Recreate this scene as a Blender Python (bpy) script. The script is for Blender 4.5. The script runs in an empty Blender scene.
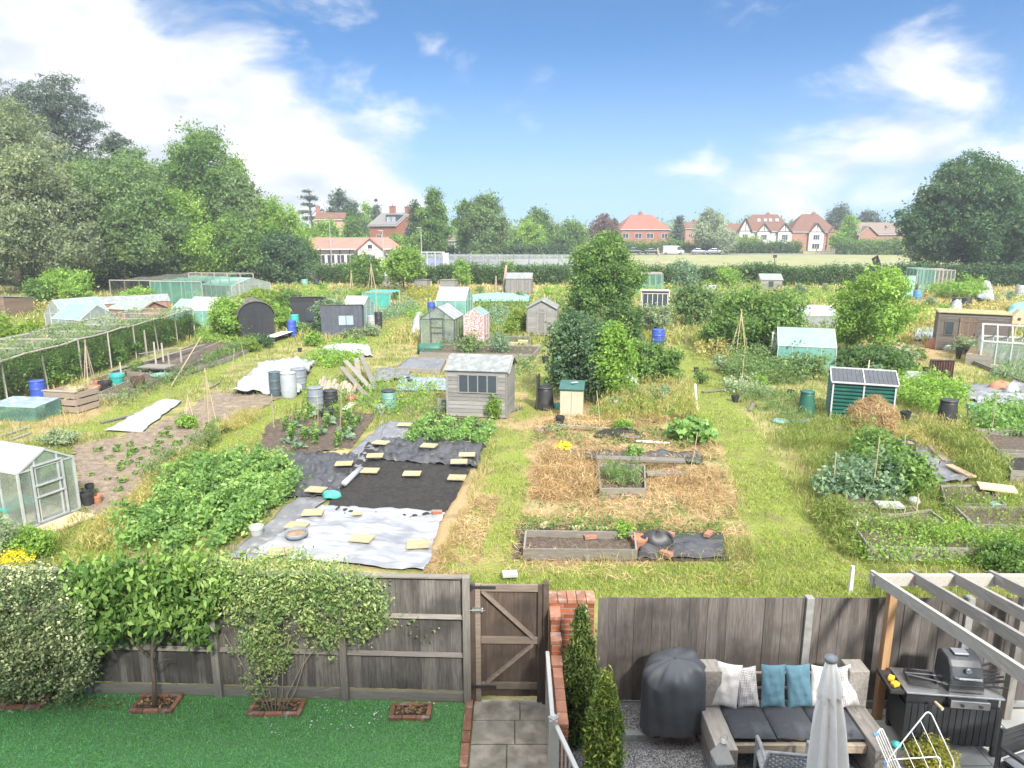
import bpy, math, random
import numpy as np
from mathutils import Vector, Matrix
rnd = random.Random(7)
NR = np.random.default_rng(7)
R = math.radians
C = bpy.context.scene.collection
SC = bpy.context.scene
# ---------------------------------------------------------------- camera model
H = 6.33
F = 700.0
PITCH = math.atan(152 / 700)
CP, SP = math.cos(PITCH), math.sin(PITCH)

def terrain(x, y):
    """height of the land: flat plots, gently rising field, far hills"""
    z = 0.0
    if y > 100:
        z = min(y - 100, 300) * 0.010
    if y > 400:
        t = min((y - 400) / 500, 1.0)
        z += t * t * (3 - 2 * t) * (5 + 5 * math.sin(x * 0.004 - 1.2) + 2 * math.sin(x * 0.013))
    return z

def ray(px, py):
    v = (384 - py) / F
    return Vector(((px - 512) / F, v * SP + CP, v * CP - SP))

def G(px, py, z=0.0):
    """point of the land (raised by z) that the photograph shows at px, py"""
    d = ray(px, py); h = z
    for _ in range(6):
        t = (h - H) / d.z
        if t < 0 or t > 3000: t = 3000
        p = Vector((0, 0, H)) + d * t
        h = terrain(p.x, p.y) + z
    return Vector((p.x, p.y, h))

def P(px, D, z=None):
    """ground point at distance D along the view, in column px"""
    h = terrain(0, D) if z is None else z
    d = D * CP + (H - h) * SP
    return Vector(((px - 512) / F * d, D, h))

def zat(y, py):
    """world height that shows at row py for a thing at distance y"""
    k = (py - 384) / F
    return H - y * (SP + k * CP) / (CP - k * SP)

def mpp(p):
    return (p.y * CP + (H - p.z) * SP) / F

def proj(p):
    d = p.y * CP + (H - p.z) * SP
    dn = (H - p.z) * CP - p.y * SP
    return 512 + F * p.x / d, 384 + F * dn / d

AR = R(-9)                     # the plots lie turned nine degrees clockwise

# ---------------------------------------------------------------- materials
MATS = {}
def nt(name):
    m = bpy.data.materials.new(name); m.use_nodes = True
    t = m.node_tree; b = t.nodes['Principled BSDF']
    MATS[name] = m
    return m, t, b, t.nodes.new, t.links.new

def ramp(t, cols, fac, pos=None):
    n = t.nodes.new('ShaderNodeValToRGB'); e = n.color_ramp.elements
    k = len(cols)
    for i, c in enumerate(cols):
        ps = pos[i] if pos else i / (k - 1)
        if i < 2: el = e[i]; el.position = ps
        else: el = e.new(ps)
        el.color = (*c, 1)
    t.links.new(fac, n.inputs['Fac'])
    return n.outputs['Color']

def mixc(t, fac, a, b, mode='MIX'):
    n = t.nodes.new('ShaderNodeMix'); n.data_type = 'RGBA'; n.blend_type = mode
    for s, v in ((0, fac), (6, a), (7, b)):
        if hasattr(v, 'is_output'): t.links.new(v, n.inputs[s])
        elif s == 0: n.inputs[0].default_value = v
        else: n.inputs[s].default_value = (*v, 1)
    return n.outputs[2]

def noise(t, scale, detail=5, vec=None, rough=.55, coord='Object'):
    tc = t.nodes.new('ShaderNodeTexCoord')
    n = t.nodes.new('ShaderNodeTexNoise'); n.inputs['Scale'].default_value = scale
    n.inputs['Detail'].default_value = detail; n.inputs['Roughness'].default_value = rough
    src = tc.outputs[coord]
    if vec:
        mp = t.nodes.new('ShaderNodeMapping'); mp.inputs['Scale'].default_value = vec
        t.links.new(src, mp.inputs[0]); src = mp.outputs[0]
    t.links.new(src, n.inputs['Vector'])
    return n.outputs['Fac']

def attr(t, name):
    n = t.nodes.new('ShaderNodeAttribute'); n.attribute_name = name
    return n.outputs['Fac']

def math_(t, op, a, b=0.0, c=None):
    n = t.nodes.new('ShaderNodeMath'); n.operation = op
    for i, v in enumerate((a, b) + ((c,) if c is not None else ())):
        if hasattr(v, 'is_output'): t.links.new(v, n.inputs[i])
        else: n.inputs[i].default_value = v
    return n.outputs[0]

def bumpn(t, b, h, strength=.3, dist=.02):
    n = t.nodes.new('ShaderNodeBump'); n.inputs['Strength'].default_value = strength
    n.inputs['Distance'].default_value = dist
    t.links.new(h, n.inputs['Height']); t.links.new(n.outputs[0], b.inputs['Normal'])

def plain(name, c1, c2=None, scale=6, rough=.6, bump=.2, vec=None, metal=0, vv=.0, spots=None, dist=.01, lo=.32, hi=.68):
    """noise mottled surface; vv: how far each board/panel differs from its neighbour"""
    m, t, b, N, L = nt(name)
    c2 = c2 or tuple(x * .75 for x in c1)
    f = noise(t, scale, 6, vec)
    col = ramp(t, [c1, c2], f, [lo, hi])
    if spots:
        f2 = noise(t, spots[1], 3)
        g = ramp(t, [(0, 0, 0), (1, 1, 1)], f2, [spots[2] - .04, spots[2] + .14])
        col = mixc(t, g, col, spots[0])
    if vv:
        a = attr(t, 'v')
        k = math_(t, 'MULTIPLY_ADD', a, 2 * vv, 1 - vv)
        col = mixc(t, 1.0, col, k, 'MULTIPLY')
    L(col, b.inputs['Base Color'])
    b.inputs['Roughness'].default_value = rough; b.inputs['Metallic'].default_value = metal
    if bump: bumpn(t, b, f, bump, dist)
    return m

def wood(name, c1, c2, vec=(14, 14, 1.2), rough=.8, vv=.22, knots=True, stain=None):
    m, t, b, N, L = nt(name)
    f = noise(t, 3.0, 8, vec, .65)
    col = ramp(t, [c1, tuple((x + y) / 2 for x, y in zip(c1, c2)), c2], f, [.3, .5, .72])
    k = math_(t, 'MULTIPLY_ADD', attr(t, 'v'), 2 * vv, 1 - vv)
    col = mixc(t, 1.0, col, k, 'MULTIPLY')
    if knots:
        f3 = noise(t, 7, 2, tuple(max(.6, x * .12) for x in vec))
        g = ramp(t, [(0, 0, 0), (1, 1, 1)], f3, [.64, .72])
        col = mixc(t, math_(t, 'MULTIPLY', g, .55), col, tuple(min(1, x * 2.1) for x in c2))
    if stain:
        f4 = noise(t, .9, 4)
        g = ramp(t, [(0, 0, 0), (1, 1, 1)], f4, [.48, .62])
        col = mixc(t, math_(t, 'MULTIPLY', g, .7), col, stain)
    L(col, b.inputs['Base Color']); b.inputs['Roughness'].default_value = rough
    bumpn(t, b, f, .35, .008)
    return m

def leafmat(name, c0, c1, c2, trans=.44, rough=.6, k=2.15):
    c0, c1, c2 = (tuple(min(.8, x * k) for x in c) for c in (c0, c1, c2))
    m, t, b, N, L = nt(name)
    col = ramp(t, [c0, c1, c2], attr(t, 'v'), [.08, .5, .95])
    L(col, b.inputs['Base Color']); b.inputs['Roughness'].default_value = rough
    b.inputs['Specular IOR Level'].default_value = .35
    tr = N('ShaderNodeBsdfTranslucent')
    tc = mixc(t, 1.0, col, (1.25, 1.3, .55), 'MULTIPLY'); L(tc, tr.inputs['Color'])
    mx = N('ShaderNodeMixShader'); mx.inputs[0].default_value = trans
    L(b.outputs[0], mx.inputs[1]); L(tr.outputs[0], mx.inputs[2])
    L(mx.outputs[0], t.nodes['Material Output'].inputs['Surface'])
    return m

def glassmat(name, tint=(.8, .87, .85), opaque=.3, gloss=.18, opaquecol=(.75, .78, .74)):
    m, t, b, N, L = nt(name)
    tr = N('ShaderNodeBsdfTransparent'); tr.inputs[0].default_value = (*tint, 1)
    gl = N('ShaderNodeBsdfGlossy'); gl.inputs['Roughness'].default_value = .08
    gl.inputs[0].default_value = (.9, .95, 1, 1)
    m1 = N('ShaderNodeMixShader'); m1.inputs[0].default_value = gloss
    L(tr.outputs[0], m1.inputs[1]); L(gl.outputs[0], m1.inputs[2])
    b.inputs['Base Color'].default_value = (*opaquecol, 1); b.inputs['Roughness'].default_value = .4
    m2 = N('ShaderNodeMixShader')
    f = noise(t, 2.2, 5)
    g = math_(t, 'MULTIPLY_ADD', f, opaque * 1.2, opaque * .4)
    L(g, m2.inputs[0]); L(m1.outputs[0], m2.inputs[1]); L(b.outputs[0], m2.inputs[2])
    L(m2.outputs[0], t.nodes['Material Output'].inputs['Surface'])
    return m

def brick(name, c1, c2, mortar, sx=1.0, vec=None):
    m, t, b, N, L = nt(name)
    tc = N('ShaderNodeTexCoord'); mp = N('ShaderNodeMapping')
    sep = N('ShaderNodeSeparateXYZ'); L(tc.outputs['Object'], sep.inputs[0])
    cmb = N('ShaderNodeCombineXYZ')
    L(math_(t, 'ADD', sep.outputs[0], sep.outputs[1]), cmb.inputs[0]); L(sep.outputs[2], cmb.inputs[1])
    br = N('ShaderNodeTexBrick'); L(cmb.outputs[0], br.inputs['Vector'])
    br.inputs['Scale'].default_value = 1 / (.225 * sx) * .5
    br.inputs['Brick Width'].default_value = .5; br.inputs['Row Height'].default_value = .17
    br.inputs['Mortar Size'].default_value = .018
    br.inputs['Color1'].default_value = (*c1, 1); br.inputs['Color2'].default_value = (*c2, 1)
    br.inputs['Mortar'].default_value = (*mortar, 1)
    f = noise(t, 9, 5)
    col = mixc(t, .45, br.outputs['Color'], ramp(t, [(.45, .4, .4), (1.25, 1.2, 1.1)], f, [.3, .7]), 'MULTIPLY')
    L(col, b.inputs['Base Color']); b.inputs['Roughness'].default_value = .85
    bumpn(t, b, br.outputs['Fac'], -.4, .006)
    return m

# ---------------------------------------------------------------- mesh building
class MB:
    def __init__(s):
        s.V = []; s.Fc = []; s.A = []; s.v = .5; s.mi = 0; s.M = []
    def rv(s): s.v = rnd.random(); return s
    def add(s, vs, fs):
        o = len(s.V); s.V += [tuple(x) for x in vs]
        for f in fs:
            s.Fc.append(tuple(o + i for i in f)); s.A.append(s.v); s.M.append(s.mi)
        return s
    def box(s, x0, x1, y0, y1, z0, z1):
        vs = [(x, y, z) for z in (z0, z1) for y in (y0, y1) for x in (x0, x1)]
        return s.add(vs, [(0, 2, 3, 1), (4, 5, 7, 6), (0, 1, 5, 4), (2, 6, 7, 3), (0, 4, 6, 2), (1, 3, 7, 5)])
    def obox(s, c, size, M3):
        vs = []
        for k in (-.5, .5):
            for j in (-.5, .5):
                for i in (-.5, .5):
                    vs.append(Vector(c) + M3 @ Vector((i * size[0], j * size[1], k * size[2])))
        return s.add(vs, [(0, 2, 3, 1), (4, 5, 7, 6), (0, 1, 5, 4), (2, 6, 7, 3), (0, 4, 6, 2), (1, 3, 7, 5)])
    def bar(s, a, b, w, h=None, roll=0):
        a = Vector(a); b = Vector(b); d = b - a; h = h or w
        if d.length < 1e-6: return s
        q = d.to_track_quat('Z', 'Y').to_matrix() @ Matrix.Rotation(roll, 3, 'Z')
        return s.obox((a + b) / 2, (w, h, d.length), q)
    def tube(s, pts, r, n=6, cap=True):
        pts = [Vector(p) for p in pts]; k = len(pts)
        rs = r if isinstance(r, (list, tuple)) else [r] * k
        vs = []; ref = None
        for i, p in enumerate(pts):
            d = (pts[min(i + 1, k - 1)] - pts[max(i - 1, 0)])
            d = d.normalized() if d.length > 1e-9 else Vector((0, 0, 1))
            if ref is None:
                ref = d.orthogonal().normalized()
            else:
                ref = (ref - d * ref.dot(d))
                ref = ref.normalized() if ref.length > 1e-6 else d.orthogonal().normalized()
            q = d.cross(ref)
            for j in range(n):
                a = 2 * math.pi * j / n
                vs.append(p + (ref * math.cos(a) + q * math.sin(a)) * rs[i])
        fs = []
        for i in range(k - 1):
            for j in range(n):
                j2 = (j + 1) % n
                fs.append((i * n + j, i * n + j2, (i + 1) * n + j2, (i + 1) * n + j))
        if cap:
            fs.append(tuple(range(n - 1, -1, -1))); fs.append(tuple((k - 1) * n + j for j in range(n)))
        return s.add(vs, fs)
    def lathe(s, prof, n=16, c=(0, 0, 0), wob=0):
        vs = []; fs = []; k = len(prof)
        for i, (r, z) in enumerate(prof):
            for j in range(n):
                a = 2 * math.pi * j / n
                rr = r * (1 + wob * math.sin(a * 5 + i))
                vs.append((c[0] + rr * math.cos(a), c[1] + rr * math.sin(a), c[2] + z))
        for i in range(k - 1):
            for j in range(n):
                j2 = (j + 1) % n
                fs.append((i * n + j, i * n + j2, (i + 1) * n + j2, (i + 1) * n + j))
        if prof[0][0] > 1e-4: fs.append(tuple(range(n - 1, -1, -1)))
        if prof[-1][0] > 1e-4: fs.append(tuple((k - 1) * n + j for j in range(n)))
        return s.add(vs, fs)
    def prism(s, poly, a0, a1, axis='y'):
        """poly in the two other axes, extruded along axis"""
        n = len(poly)
        def mk(u, w, a):
            return {'y': (u, a, w), 'x': (a, u, w), 'z': (u, w, a)}[axis]
        vs = [mk(u, w, a0) for u, w in poly] + [mk(u, w, a1) for u, w in poly]
        fs = [tuple(range(n)), tuple(range(2 * n - 1, n - 1, -1))]
        for i in range(n):
            j = (i + 1) % n
            fs.append((i, i + n, j + n, j))
        return s.add(vs, fs)
    def quad(s, *p): return s.add(p, [tuple(range(len(p)))])
    def slab(s, a, b, c, d, t):
        """thick panel: quad a b c d pushed along its normal by t"""
        a, b, c, d = map(Vector, (a, b, c, d))
        n = (b - a).cross(d - a).normalized() * t
        return s.add([a, b, c, d, a + n, b + n, c + n, d + n],
                     [(3, 2, 1, 0), (4, 5, 6, 7), (0, 1, 5, 4), (1, 2, 6, 5), (2, 3, 7, 6), (3, 0, 4, 7)])
    def grid(s, fn, nu, nv, wrap=False):
        vs = [fn(i / nu, j / nv) for j in range(nv + 1) for i in range(nu + 1)]
        fs = [(j * (nu + 1) + i, j * (nu + 1) + i + 1, (j + 1) * (nu + 1) + i + 1, (j + 1) * (nu + 1) + i)
              for j in range(nv) for i in range(nu)]
        return s.add(vs, fs)
    def build(s, name, mat, parent=None, smooth=False, loc=None, rz=0, bevel=0):
        me = bpy.data.meshes.new(name); me.from_pydata(s.V, [], s.Fc)
        a = me.attributes.new('v', 'FLOAT', 'FACE'); a.data.foreach_set('value', s.A)
        mats = mat if isinstance(mat, (list, tuple)) else [mat]
        for m in mats: me.materials.append(MATS[m])
        if len(mats) > 1: me.polygons.foreach_set('material_index', s.M)
        if smooth: me.polygons.foreach_set('use_smooth', [True] * len(me.polygons))
        me.update()
        o = bpy.data.objects.new(name, me); C.objects.link(o)
        if parent: o.parent = parent
        if loc is not None: o.location = loc
        o.rotation_euler.z = rz
        if smooth or bevel:
            bm_fix(me)
        if bevel:
            md = o.modifiers.new('Bevel', 'BEVEL'); md.width = bevel; md.segments = 2; md.limit_method = 'ANGLE'
        return o

def bm_fix(me):
    import bmesh
    bm = bmesh.new(); bm.from_mesh(me)
    bmesh.ops.recalc_face_normals(bm, faces=bm.faces)
    bm.to_mesh(me); bm.free()

def tag(o, label=None, cat=None, group=None, kind=None):
    if label: o['label'] = label
    if cat: o['category'] = cat
    if group: o['group'] = group
    if kind: o['kind'] = kind
    return o

def thing(name, label, cat, loc=(0, 0, 0), rz=0, group=None):
    o = bpy.data.objects.new(name, None); C.objects.link(o)
    o.empty_display_size = .1
    o.location = loc; o.rotation_euler.z = rz
    return tag(o, label, cat, group)

def copy_tree(o, loc=None, rz=None, label=None, scale=None, parent=None):
    c = o.copy(); C.objects.link(c)
    if parent: c.parent = parent
    if loc is not None: c.location = loc
    if rz is not None: c.rotation_euler.z = rz
    if scale is not None: c.scale = scale if hasattr(scale, '__len__') else (scale,) * 3
    if label: c['label'] = label
    for ch in list(o.children): copy_tree(ch, parent=c)
    return c

def rotz(a): return Matrix.Rotation(a, 3, 'Z')

# ---------------------------------------------------------------- foliage
def unit(n):
    a = NR.normal(size=(n, 3)); return a / np.linalg.norm(a, axis=1, keepdims=True)
def norm(a): return a / np.maximum(np.linalg.norm(a, axis=1, keepdims=True), 1e-9)

def npmesh(name, V, Fa, A, mat, parent=None, loc=None, smooth=False):
    n = len(Fa); k = Fa.shape[1]
    me = bpy.data.meshes.new(name)
    me.vertices.add(len(V)); me.vertices.foreach_set('co', np.ascontiguousarray(V, np.float32).ravel())
    me.loops.add(n * k); me.loops.foreach_set('vertex_index', np.ascontiguousarray(Fa, np.int32).ravel())
    me.polygons.add(n); me.polygons.foreach_set('loop_start', np.arange(0, n * k, k, dtype=np.int32))
    me.polygons.foreach_set('loop_total', np.full(n, k, np.int32))
    if smooth: me.polygons.foreach_set('use_smooth', np.ones(n, bool))
    me.materials.append(MATS[mat])
    a = me.attributes.new('v', 'FLOAT', 'FACE'); a.data.foreach_set('value', np.asarray(A, np.float32))
    me.update(calc_edges=True)
    o = bpy.data.objects.new(name, me); C.objects.link(o)
    if parent: o.parent = parent
    if loc is not None: o.location = loc
    return o

def leaf_geo(Pp, Nn, S, aspect=.55, bias=.6, droop=0):
    n = len(Pp)
    nrm = norm(Nn * bias + unit(n) * 1.0)
    ax = norm(np.cross(nrm, unit(n)))
    if droop: ax = norm(ax + np.array([0, 0, -droop])); nrm = norm(nrm - ax * (nrm * ax).sum(1, keepdims=True))
    sd = np.cross(nrm, ax)
    S = S[:, None]
    v = np.empty((n, 4, 3))
    v[:, 0] = Pp - ax * S * .5
    v[:, 1] = Pp + sd * S * aspect * .5 + nrm * S * .10
    v[:, 2] = Pp + ax * S * .5
    v[:, 3] = Pp - sd * S * aspect * .5 + nrm * S * .10
    return v.reshape(-1, 3), np.arange(n * 4).reshape(n, 4)

def leaf_obj(name, data, mat, parent=None, loc=None, aspect=.55, bias=.6, droop=0):
    Pp, Nn, S, A = data
    v, f = leaf_geo(Pp, Nn, S, aspect, bias, droop)
    return npmesh(name, v, f, np.clip(A, 0, 1), mat, parent, loc)

def crown(blobs, n, leaf, clump, per=28, shell=.72, fill=.16, vspread=.22, zflat=.75):
    """leaves in clumps through the outer volume of a set of ellipsoids"""
    B = np.array(blobs, float); c = B[:, :3]; r = B[:, 3:6]
    w = (r.prod(1)) ** (2 / 3); w /= w.sum()
    nc = max(3, int(n / per))
    k = NR.choice(len(B), nc * 4, p=w)
    d = unit(nc * 4)
    rad = shell + (1.04 - shell) * NR.random(nc * 4) ** .6
    pos = c[k] + r[k] * d * rad[:, None]
    keep = np.ones(len(pos), bool)
    for i in range(len(B)):
        q = np.linalg.norm((pos - c[i]) / r[i], axis=1)
        keep &= ~((q < .62) & (k != i))
    sc = 5.2 / max(.3, r[0].mean())     # hollows between the boughs
    keep &= wob(pos[:, 0] + pos[:, 2] * .6, pos[:, 1] - pos[:, 2] * .8, sc, 5) > -.3
    pos = pos[keep][:nc]; k = k[keep][:nc]; d = d[keep][:nc]
    nc = len(pos)
    cv = np.clip(.5 + NR.normal(size=nc) * vspread * .8 + .22 * wob(pos[:, 0] - pos[:, 2], pos[:, 1] + pos[:, 2], sc * .8, 5), 0, 1)
    m = np.repeat(np.arange(nc), per)
    off = NR.normal(size=(len(m), 3)) * (clump * (.45 + .9 * NR.random(nc)))[m][:, None] * np.array([1, 1, zflat])
    Pp = pos[m] + off
    Nn = norm(d[m] + np.array([0, 0, .5]))
    S = leaf * (.5 + .8 * NR.random(len(m))) * (.75 + .5 * NR.random(nc))[m]
    A = cv[m] + NR.normal(size=len(m)) * .12
    if fill:
        nf = int(n * fill * 2)
        k = NR.choice(len(B), nf, p=w); d = unit(nf)
        Pf = c[k] + r[k] * d * (.30 + .38 * NR.random(nf))[:, None]
        Pp = np.vstack([Pp, Pf]); Nn = np.vstack([Nn, d]); S = np.concatenate([S, leaf * 1.7 * (.7 + .6 * NR.random(nf))])
        A = np.concatenate([A, .4 + .2 * NR.random(nf)])
    return Pp, Nn, S, A

def tree_blobs(h, w, cb=.25, n=12, top=.8, seed=0, flat=1.0):
    """crown ellipsoids for a broad tree of height h, width w, crown from cb*h up"""
    q = random.Random(seed); bl = []
    hz = h * (1 - cb); cz = h * cb + hz * .48
    bl.append((0, 0, cz, w * .36, w * .36, hz * .40))
    for i in range(n):
        a = i * 2.399 + q.random(); t = (i + .5) / n
        zz = h * cb + hz * (.14 + .74 * t)
        prof = math.sin(math.pi * min(1, max(.05, .16 + .80 * t))) ** .6
        rr = w * .5 * prof * (.56 + .24 * q.random())
        s = w * (.11 + .15 * q.random()) * (1.0 - .25 * t)
        bl.append((rr * math.cos(a), rr * math.sin(a), zz, s, s, s * (.75 + .2 * q.random()) * flat))
    s = w * .2
    bl.append((w * .05 * q.uniform(-1, 1), 0, h - s * top, s, s, s * .9))
    return bl

def trunk_mb(h, r, lean=0, limbs=5, reach=2.0, seed=1, start=.3, top=.7):
    q = random.Random(seed); m = MB()
    pts = [Vector((lean * t * t, .15 * r * math.sin(t * 5), h * t)) for t in [i / 6 * top for i in range(7)]]
    m.tube(pts, [r * (1.25 if i == 0 else 1 - .75 * i / 6) for i in range(7)], 8)
    for i in range(limbs):
        t = start + (top - start) * (i + .3) / limbs
        b = Vector((lean * t * t, 0, h * t)); a = i * 2.4 + q.random()
        L = reach * (.7 + .5 * q.random()) * (1.1 - .5 * t)
        e = b + Vector((math.cos(a) * L, math.sin(a) * L, L * (.55 + .4 * q.random())))
        mid = (b + e) / 2 + Vector((0, 0, -.08 * L))
        m.tube([b, mid, e], [r * .45, r * .3, r * .1], 6)
    return m

def tree(name, label, px, D, ytop, wpx, mat, n=16000, leaf=.4, clump=.5, cb=.2, nb=14, seed=1, bark='bark', cat='tree',
         group=None, per=28, base=None, shell=.72, vs=.22, flat=1.0, fill=.16, tr=None):
    p = base if base is not None else P(px, D)
    h = zat(p.y, ytop) - p.z; w = wpx * mpp(p)
    t = thing(name, label, cat, p, rnd.uniform(0, 6), group)
    trunk_mb(h, tr or max(.05, h * .022), 0, 7, w * .38, seed, max(.12, cb * .8), .82).build('trunk', bark, t, True)
    leaf_obj('crown', crown(tree_blobs(h, w, cb, nb, seed=seed, flat=flat), n, leaf, clump, per, shell, fill, vs), mat, t)
    return t

def bush(name, label, px, yb, yt, wpx, mat, n=1500, leaf=.09, clump=.10, depth=None, cat='shrub', group=None, nb=7, seed=None,
         aspect=.55, per=14, stem='bark', loc=None, vs=.22, droop=0, squash=1.0):
    p = loc if loc is not None else G(px, yb)
    h = zat(p.y, yt) - p.z; w = wpx * mpp(p); dp = depth or w
    q = random.Random(seed if seed is not None else int(px * 7 + yb))
    bl = [(0, 0, h * .5, w * .33, dp * .33, h * .42)]
    for i in range(nb):
        a = i * 2.399 + q.random(); t = (i + .5) / nb
        s = .17 + .1 * q.random()
        f = .34 * math.sin(math.pi * (.22 + .7 * t)) ** .5
        bl.append((w * f * math.cos(a), dp * f * math.sin(a), h * (.2 + .62 * t), w * s, dp * s, h * .2))
    t = thing(name, label, cat, p, 0, group)
    m = MB()
    for i in range(6):
        a = i * 1.05 + q.random()
        m.tube([(0, 0, 0), (w * .08 * math.cos(a), dp * .08 * math.sin(a), h * .35), (w * .26 * math.cos(a), dp * .26 * math.sin(a), h * .72)],
               [h * .016 + .006, h * .012 + .004, .004], 5)
    m.build('stem', stem, t, True)
    leaf_obj('foliage', crown(bl, n, leaf, clump, per, .6, .15, vs), mat, t, aspect=aspect, droop=droop)
    return t

def inpoly(px, py, poly):
    px = np.asarray(px); py = np.asarray(py); c = np.zeros(px.shape, bool); n = len(poly)
    for i in range(n):
        x1, y1 = poly[i]; x2, y2 = poly[(i + 1) % n]
        if y1 == y2: continue
        s = ((y1 > py) != (y2 > py)) & (px < (x2 - x1) * (py - y1) / (y2 - y1) + x1)
        c ^= s
    return c

_ph = NR.random((24, 4)) * 6.283
def wob(x, y, s=1.0, k=8):
    """smooth pseudo noise, about -1..1"""
    z = 0
    for i in range(k):
        a = _ph[i, 0]; f = s * (1 + i * .63)
        z = z + np.sin((x * np.cos(a) + y * np.sin(a)) * f + _ph[i, 1] * 3) / (1 + .35 * i)
    return z / 2.6

def wpoly(poly): return [tuple(G(*p).xy) for p in poly]

def scatter(poly, n):
    """n random ground points inside a photo polygon (even over the land)"""
    W = wpoly(poly); a = np.array(W)
    lo, hi = a.min(0), a.max(0); out = np.zeros((0, 2))
    while len(out) < n:
        q = lo + (hi - lo) * NR.random((n * 2 + 50, 2))
        q = q[inpoly(q[:, 0], q[:, 1], W)]
        out = np.vstack([out, q])
    return out[:n]

def sheet(name, poly, mat, z=.02, lump=.02, s=.12, lf=4.0, kind=None, label=None, cat=None, jit=.3, group=None, thick=0):
    W = wpoly(poly); a = np.array(W); lo = a.min(0) - s; hi = a.max(0) + s
    nx = int((hi[0] - lo[0]) / s) + 2; ny = int((hi[1] - lo[1]) / s) + 2
    X, Y = np.meshgrid(lo[0] + s * np.arange(nx), lo[1] + s * np.arange(ny))
    X = X + (NR.random(X.shape) - .5) * s * jit; Y = Y + (NR.random(X.shape) - .5) * s * jit
    Z = z + lump * np.maximum(-.6, wob(X, Y, lf)) + lump * .4 * (NR.random(X.shape) - .5)
    cx = (X[:-1, :-1] + X[1:, 1:]) / 2; cy = (Y[:-1, :-1] + Y[1:, 1:]) / 2
    k = inpoly(cx + .5 * s * wob(cx, cy, 9), cy + .5 * s * wob(cy, cx, 9), W)
    j, i = np.nonzero(k)
    f = np.stack([j * nx + i, j * nx + i + 1, (j + 1) * nx + i + 1, (j + 1) * nx + i], 1)
    V = np.stack([X.ravel(), Y.ravel(), Z.ravel()], 1)
    u, inv = np.unique(f.ravel(), return_inverse=True)
    V = V[u]; f = inv.reshape(-1, 4)
    c = V.mean(0); c[2] = 0
    o = npmesh(name, V - c, f, NR.random(len(f)), mat, None, tuple(c), True)
    if thick:
        md = o.modifiers.new('Solidify', 'SOLIDIFY'); md.thickness = thick; md.offset = 1
    return tag(o, label, cat, group, kind)

def tarp(name, q, mat, label, cat, amp=.03, nu=40, nv=40, z=.02, parent=None, group=None, hump=0, edge=.03, f=5.0, an=1.0):
    """crumpled sheet over the quad q (photo corners, going round)"""
    a, b, c, d = [G(*p) for p in q]
    o0 = (a + b + c + d) / 4
    m = MB(); ph = rnd.random() * 9
    def fn(u, v):
        p = (a * (1 - u) + b * u) * (1 - v) + (d * (1 - u) + c * u) * v
        x, y = p.x + ph, p.y
        e = min(u, 1 - u, v, 1 - v)
        p = p + Vector((wob(x, y, 2.2), wob(y, x, 2.2), 0)) * edge * 2
        z1 = abs(wob(x / an, y * .5 * an, f)) * amp + max(0, wob(x * .7 / an, y * an + x * .3, f * 2.1)) * amp * .6
        p.z = z + z1 + hump * (math.sin(math.pi * u) * math.sin(math.pi * v)) ** .5 if hump else z + z1
        return p - o0 + Vector((0, 0, 0))
    m.grid(fn, nu, nv)
    ob = m.build(name, mat, parent, True, o0)
    md = ob.modifiers.new('Solidify', 'SOLIDIFY'); md.thickness = .004; md.offset = 1
    return tag(ob, label, cat, group)

def blades(name, pts, h, mat, label, w=.012, lean=.5, kind='stuff', z0=None, cat=None, A=None):
    """pts (n,2) or (n,3); every blade one bent strip"""
    n = len(pts); h = np.asarray(h) * (.55 + .9 * NR.random(n))
    a = NR.random(n) * 6.283; la = NR.normal(size=(n, 2)) * lean
    B = np.zeros((n, 3)); B[:, :2] = pts[:, :2]
    if pts.shape[1] > 2: B[:, 2] = pts[:, 2]
    sd = np.stack([np.cos(a), np.sin(a), np.zeros(n)], 1) * (np.asarray(w) * (.6 + .8 * NR.random(n)))[:, None]
    mid = B + np.stack([la[:, 0] * h * .3, la[:, 1] * h * .3, h * .6], 1)
    tip = B + np.stack([la[:, 0] * h, la[:, 1] * h, h * (1 - .25 * np.minimum(1.5, np.abs(la).sum(1)))], 1)
    V = np.stack([B - sd, B + sd, mid + sd * .8, tip, mid - sd * .8], 1).reshape(-1, 3)
    i = np.arange(n)[:, None] * 5
    q = np.hstack([i, i + 1, i + 2, i + 4]); t = np.hstack([i + 4, i + 2, i + 3, i + 3])
    # quads only: the tip becomes a quad with a doubled corner avoided by an extra vertex
    V2 = np.stack([B - sd, B + sd, mid + sd * .8, tip + sd * .15, tip - sd * .15, mid - sd * .8], 1).reshape(-1, 3)
    i = np.arange(n)[:, None] * 6
    Fq = np.vstack([np.hstack([i, i + 1, i + 2, i + 5]), np.hstack([i + 5, i + 2, i + 3, i + 4])])
    if A is None: A = NR.random(n)
    c = np.array([B[:, 0].mean(), B[:, 1].mean(), 0])
    o = npmesh(name, V2 - c, Fq, np.concatenate([A, A]), mat, None, tuple(c))
    return tag(o, label, cat, None, kind)
# ---------------------------------------------------------------- camera, light, sky
cam = bpy.data.cameras.new('camera'); co = bpy.data.objects.new('camera', cam); C.objects.link(co)
cam.sensor_width = 36; cam.lens = 36 * F / 1024; cam.clip_end = 6000; cam.clip_start = .05
co.location = (0, 0, H); co.rotation_euler = (R(90) - PITCH, 0, 0); SC.camera = co

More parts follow.
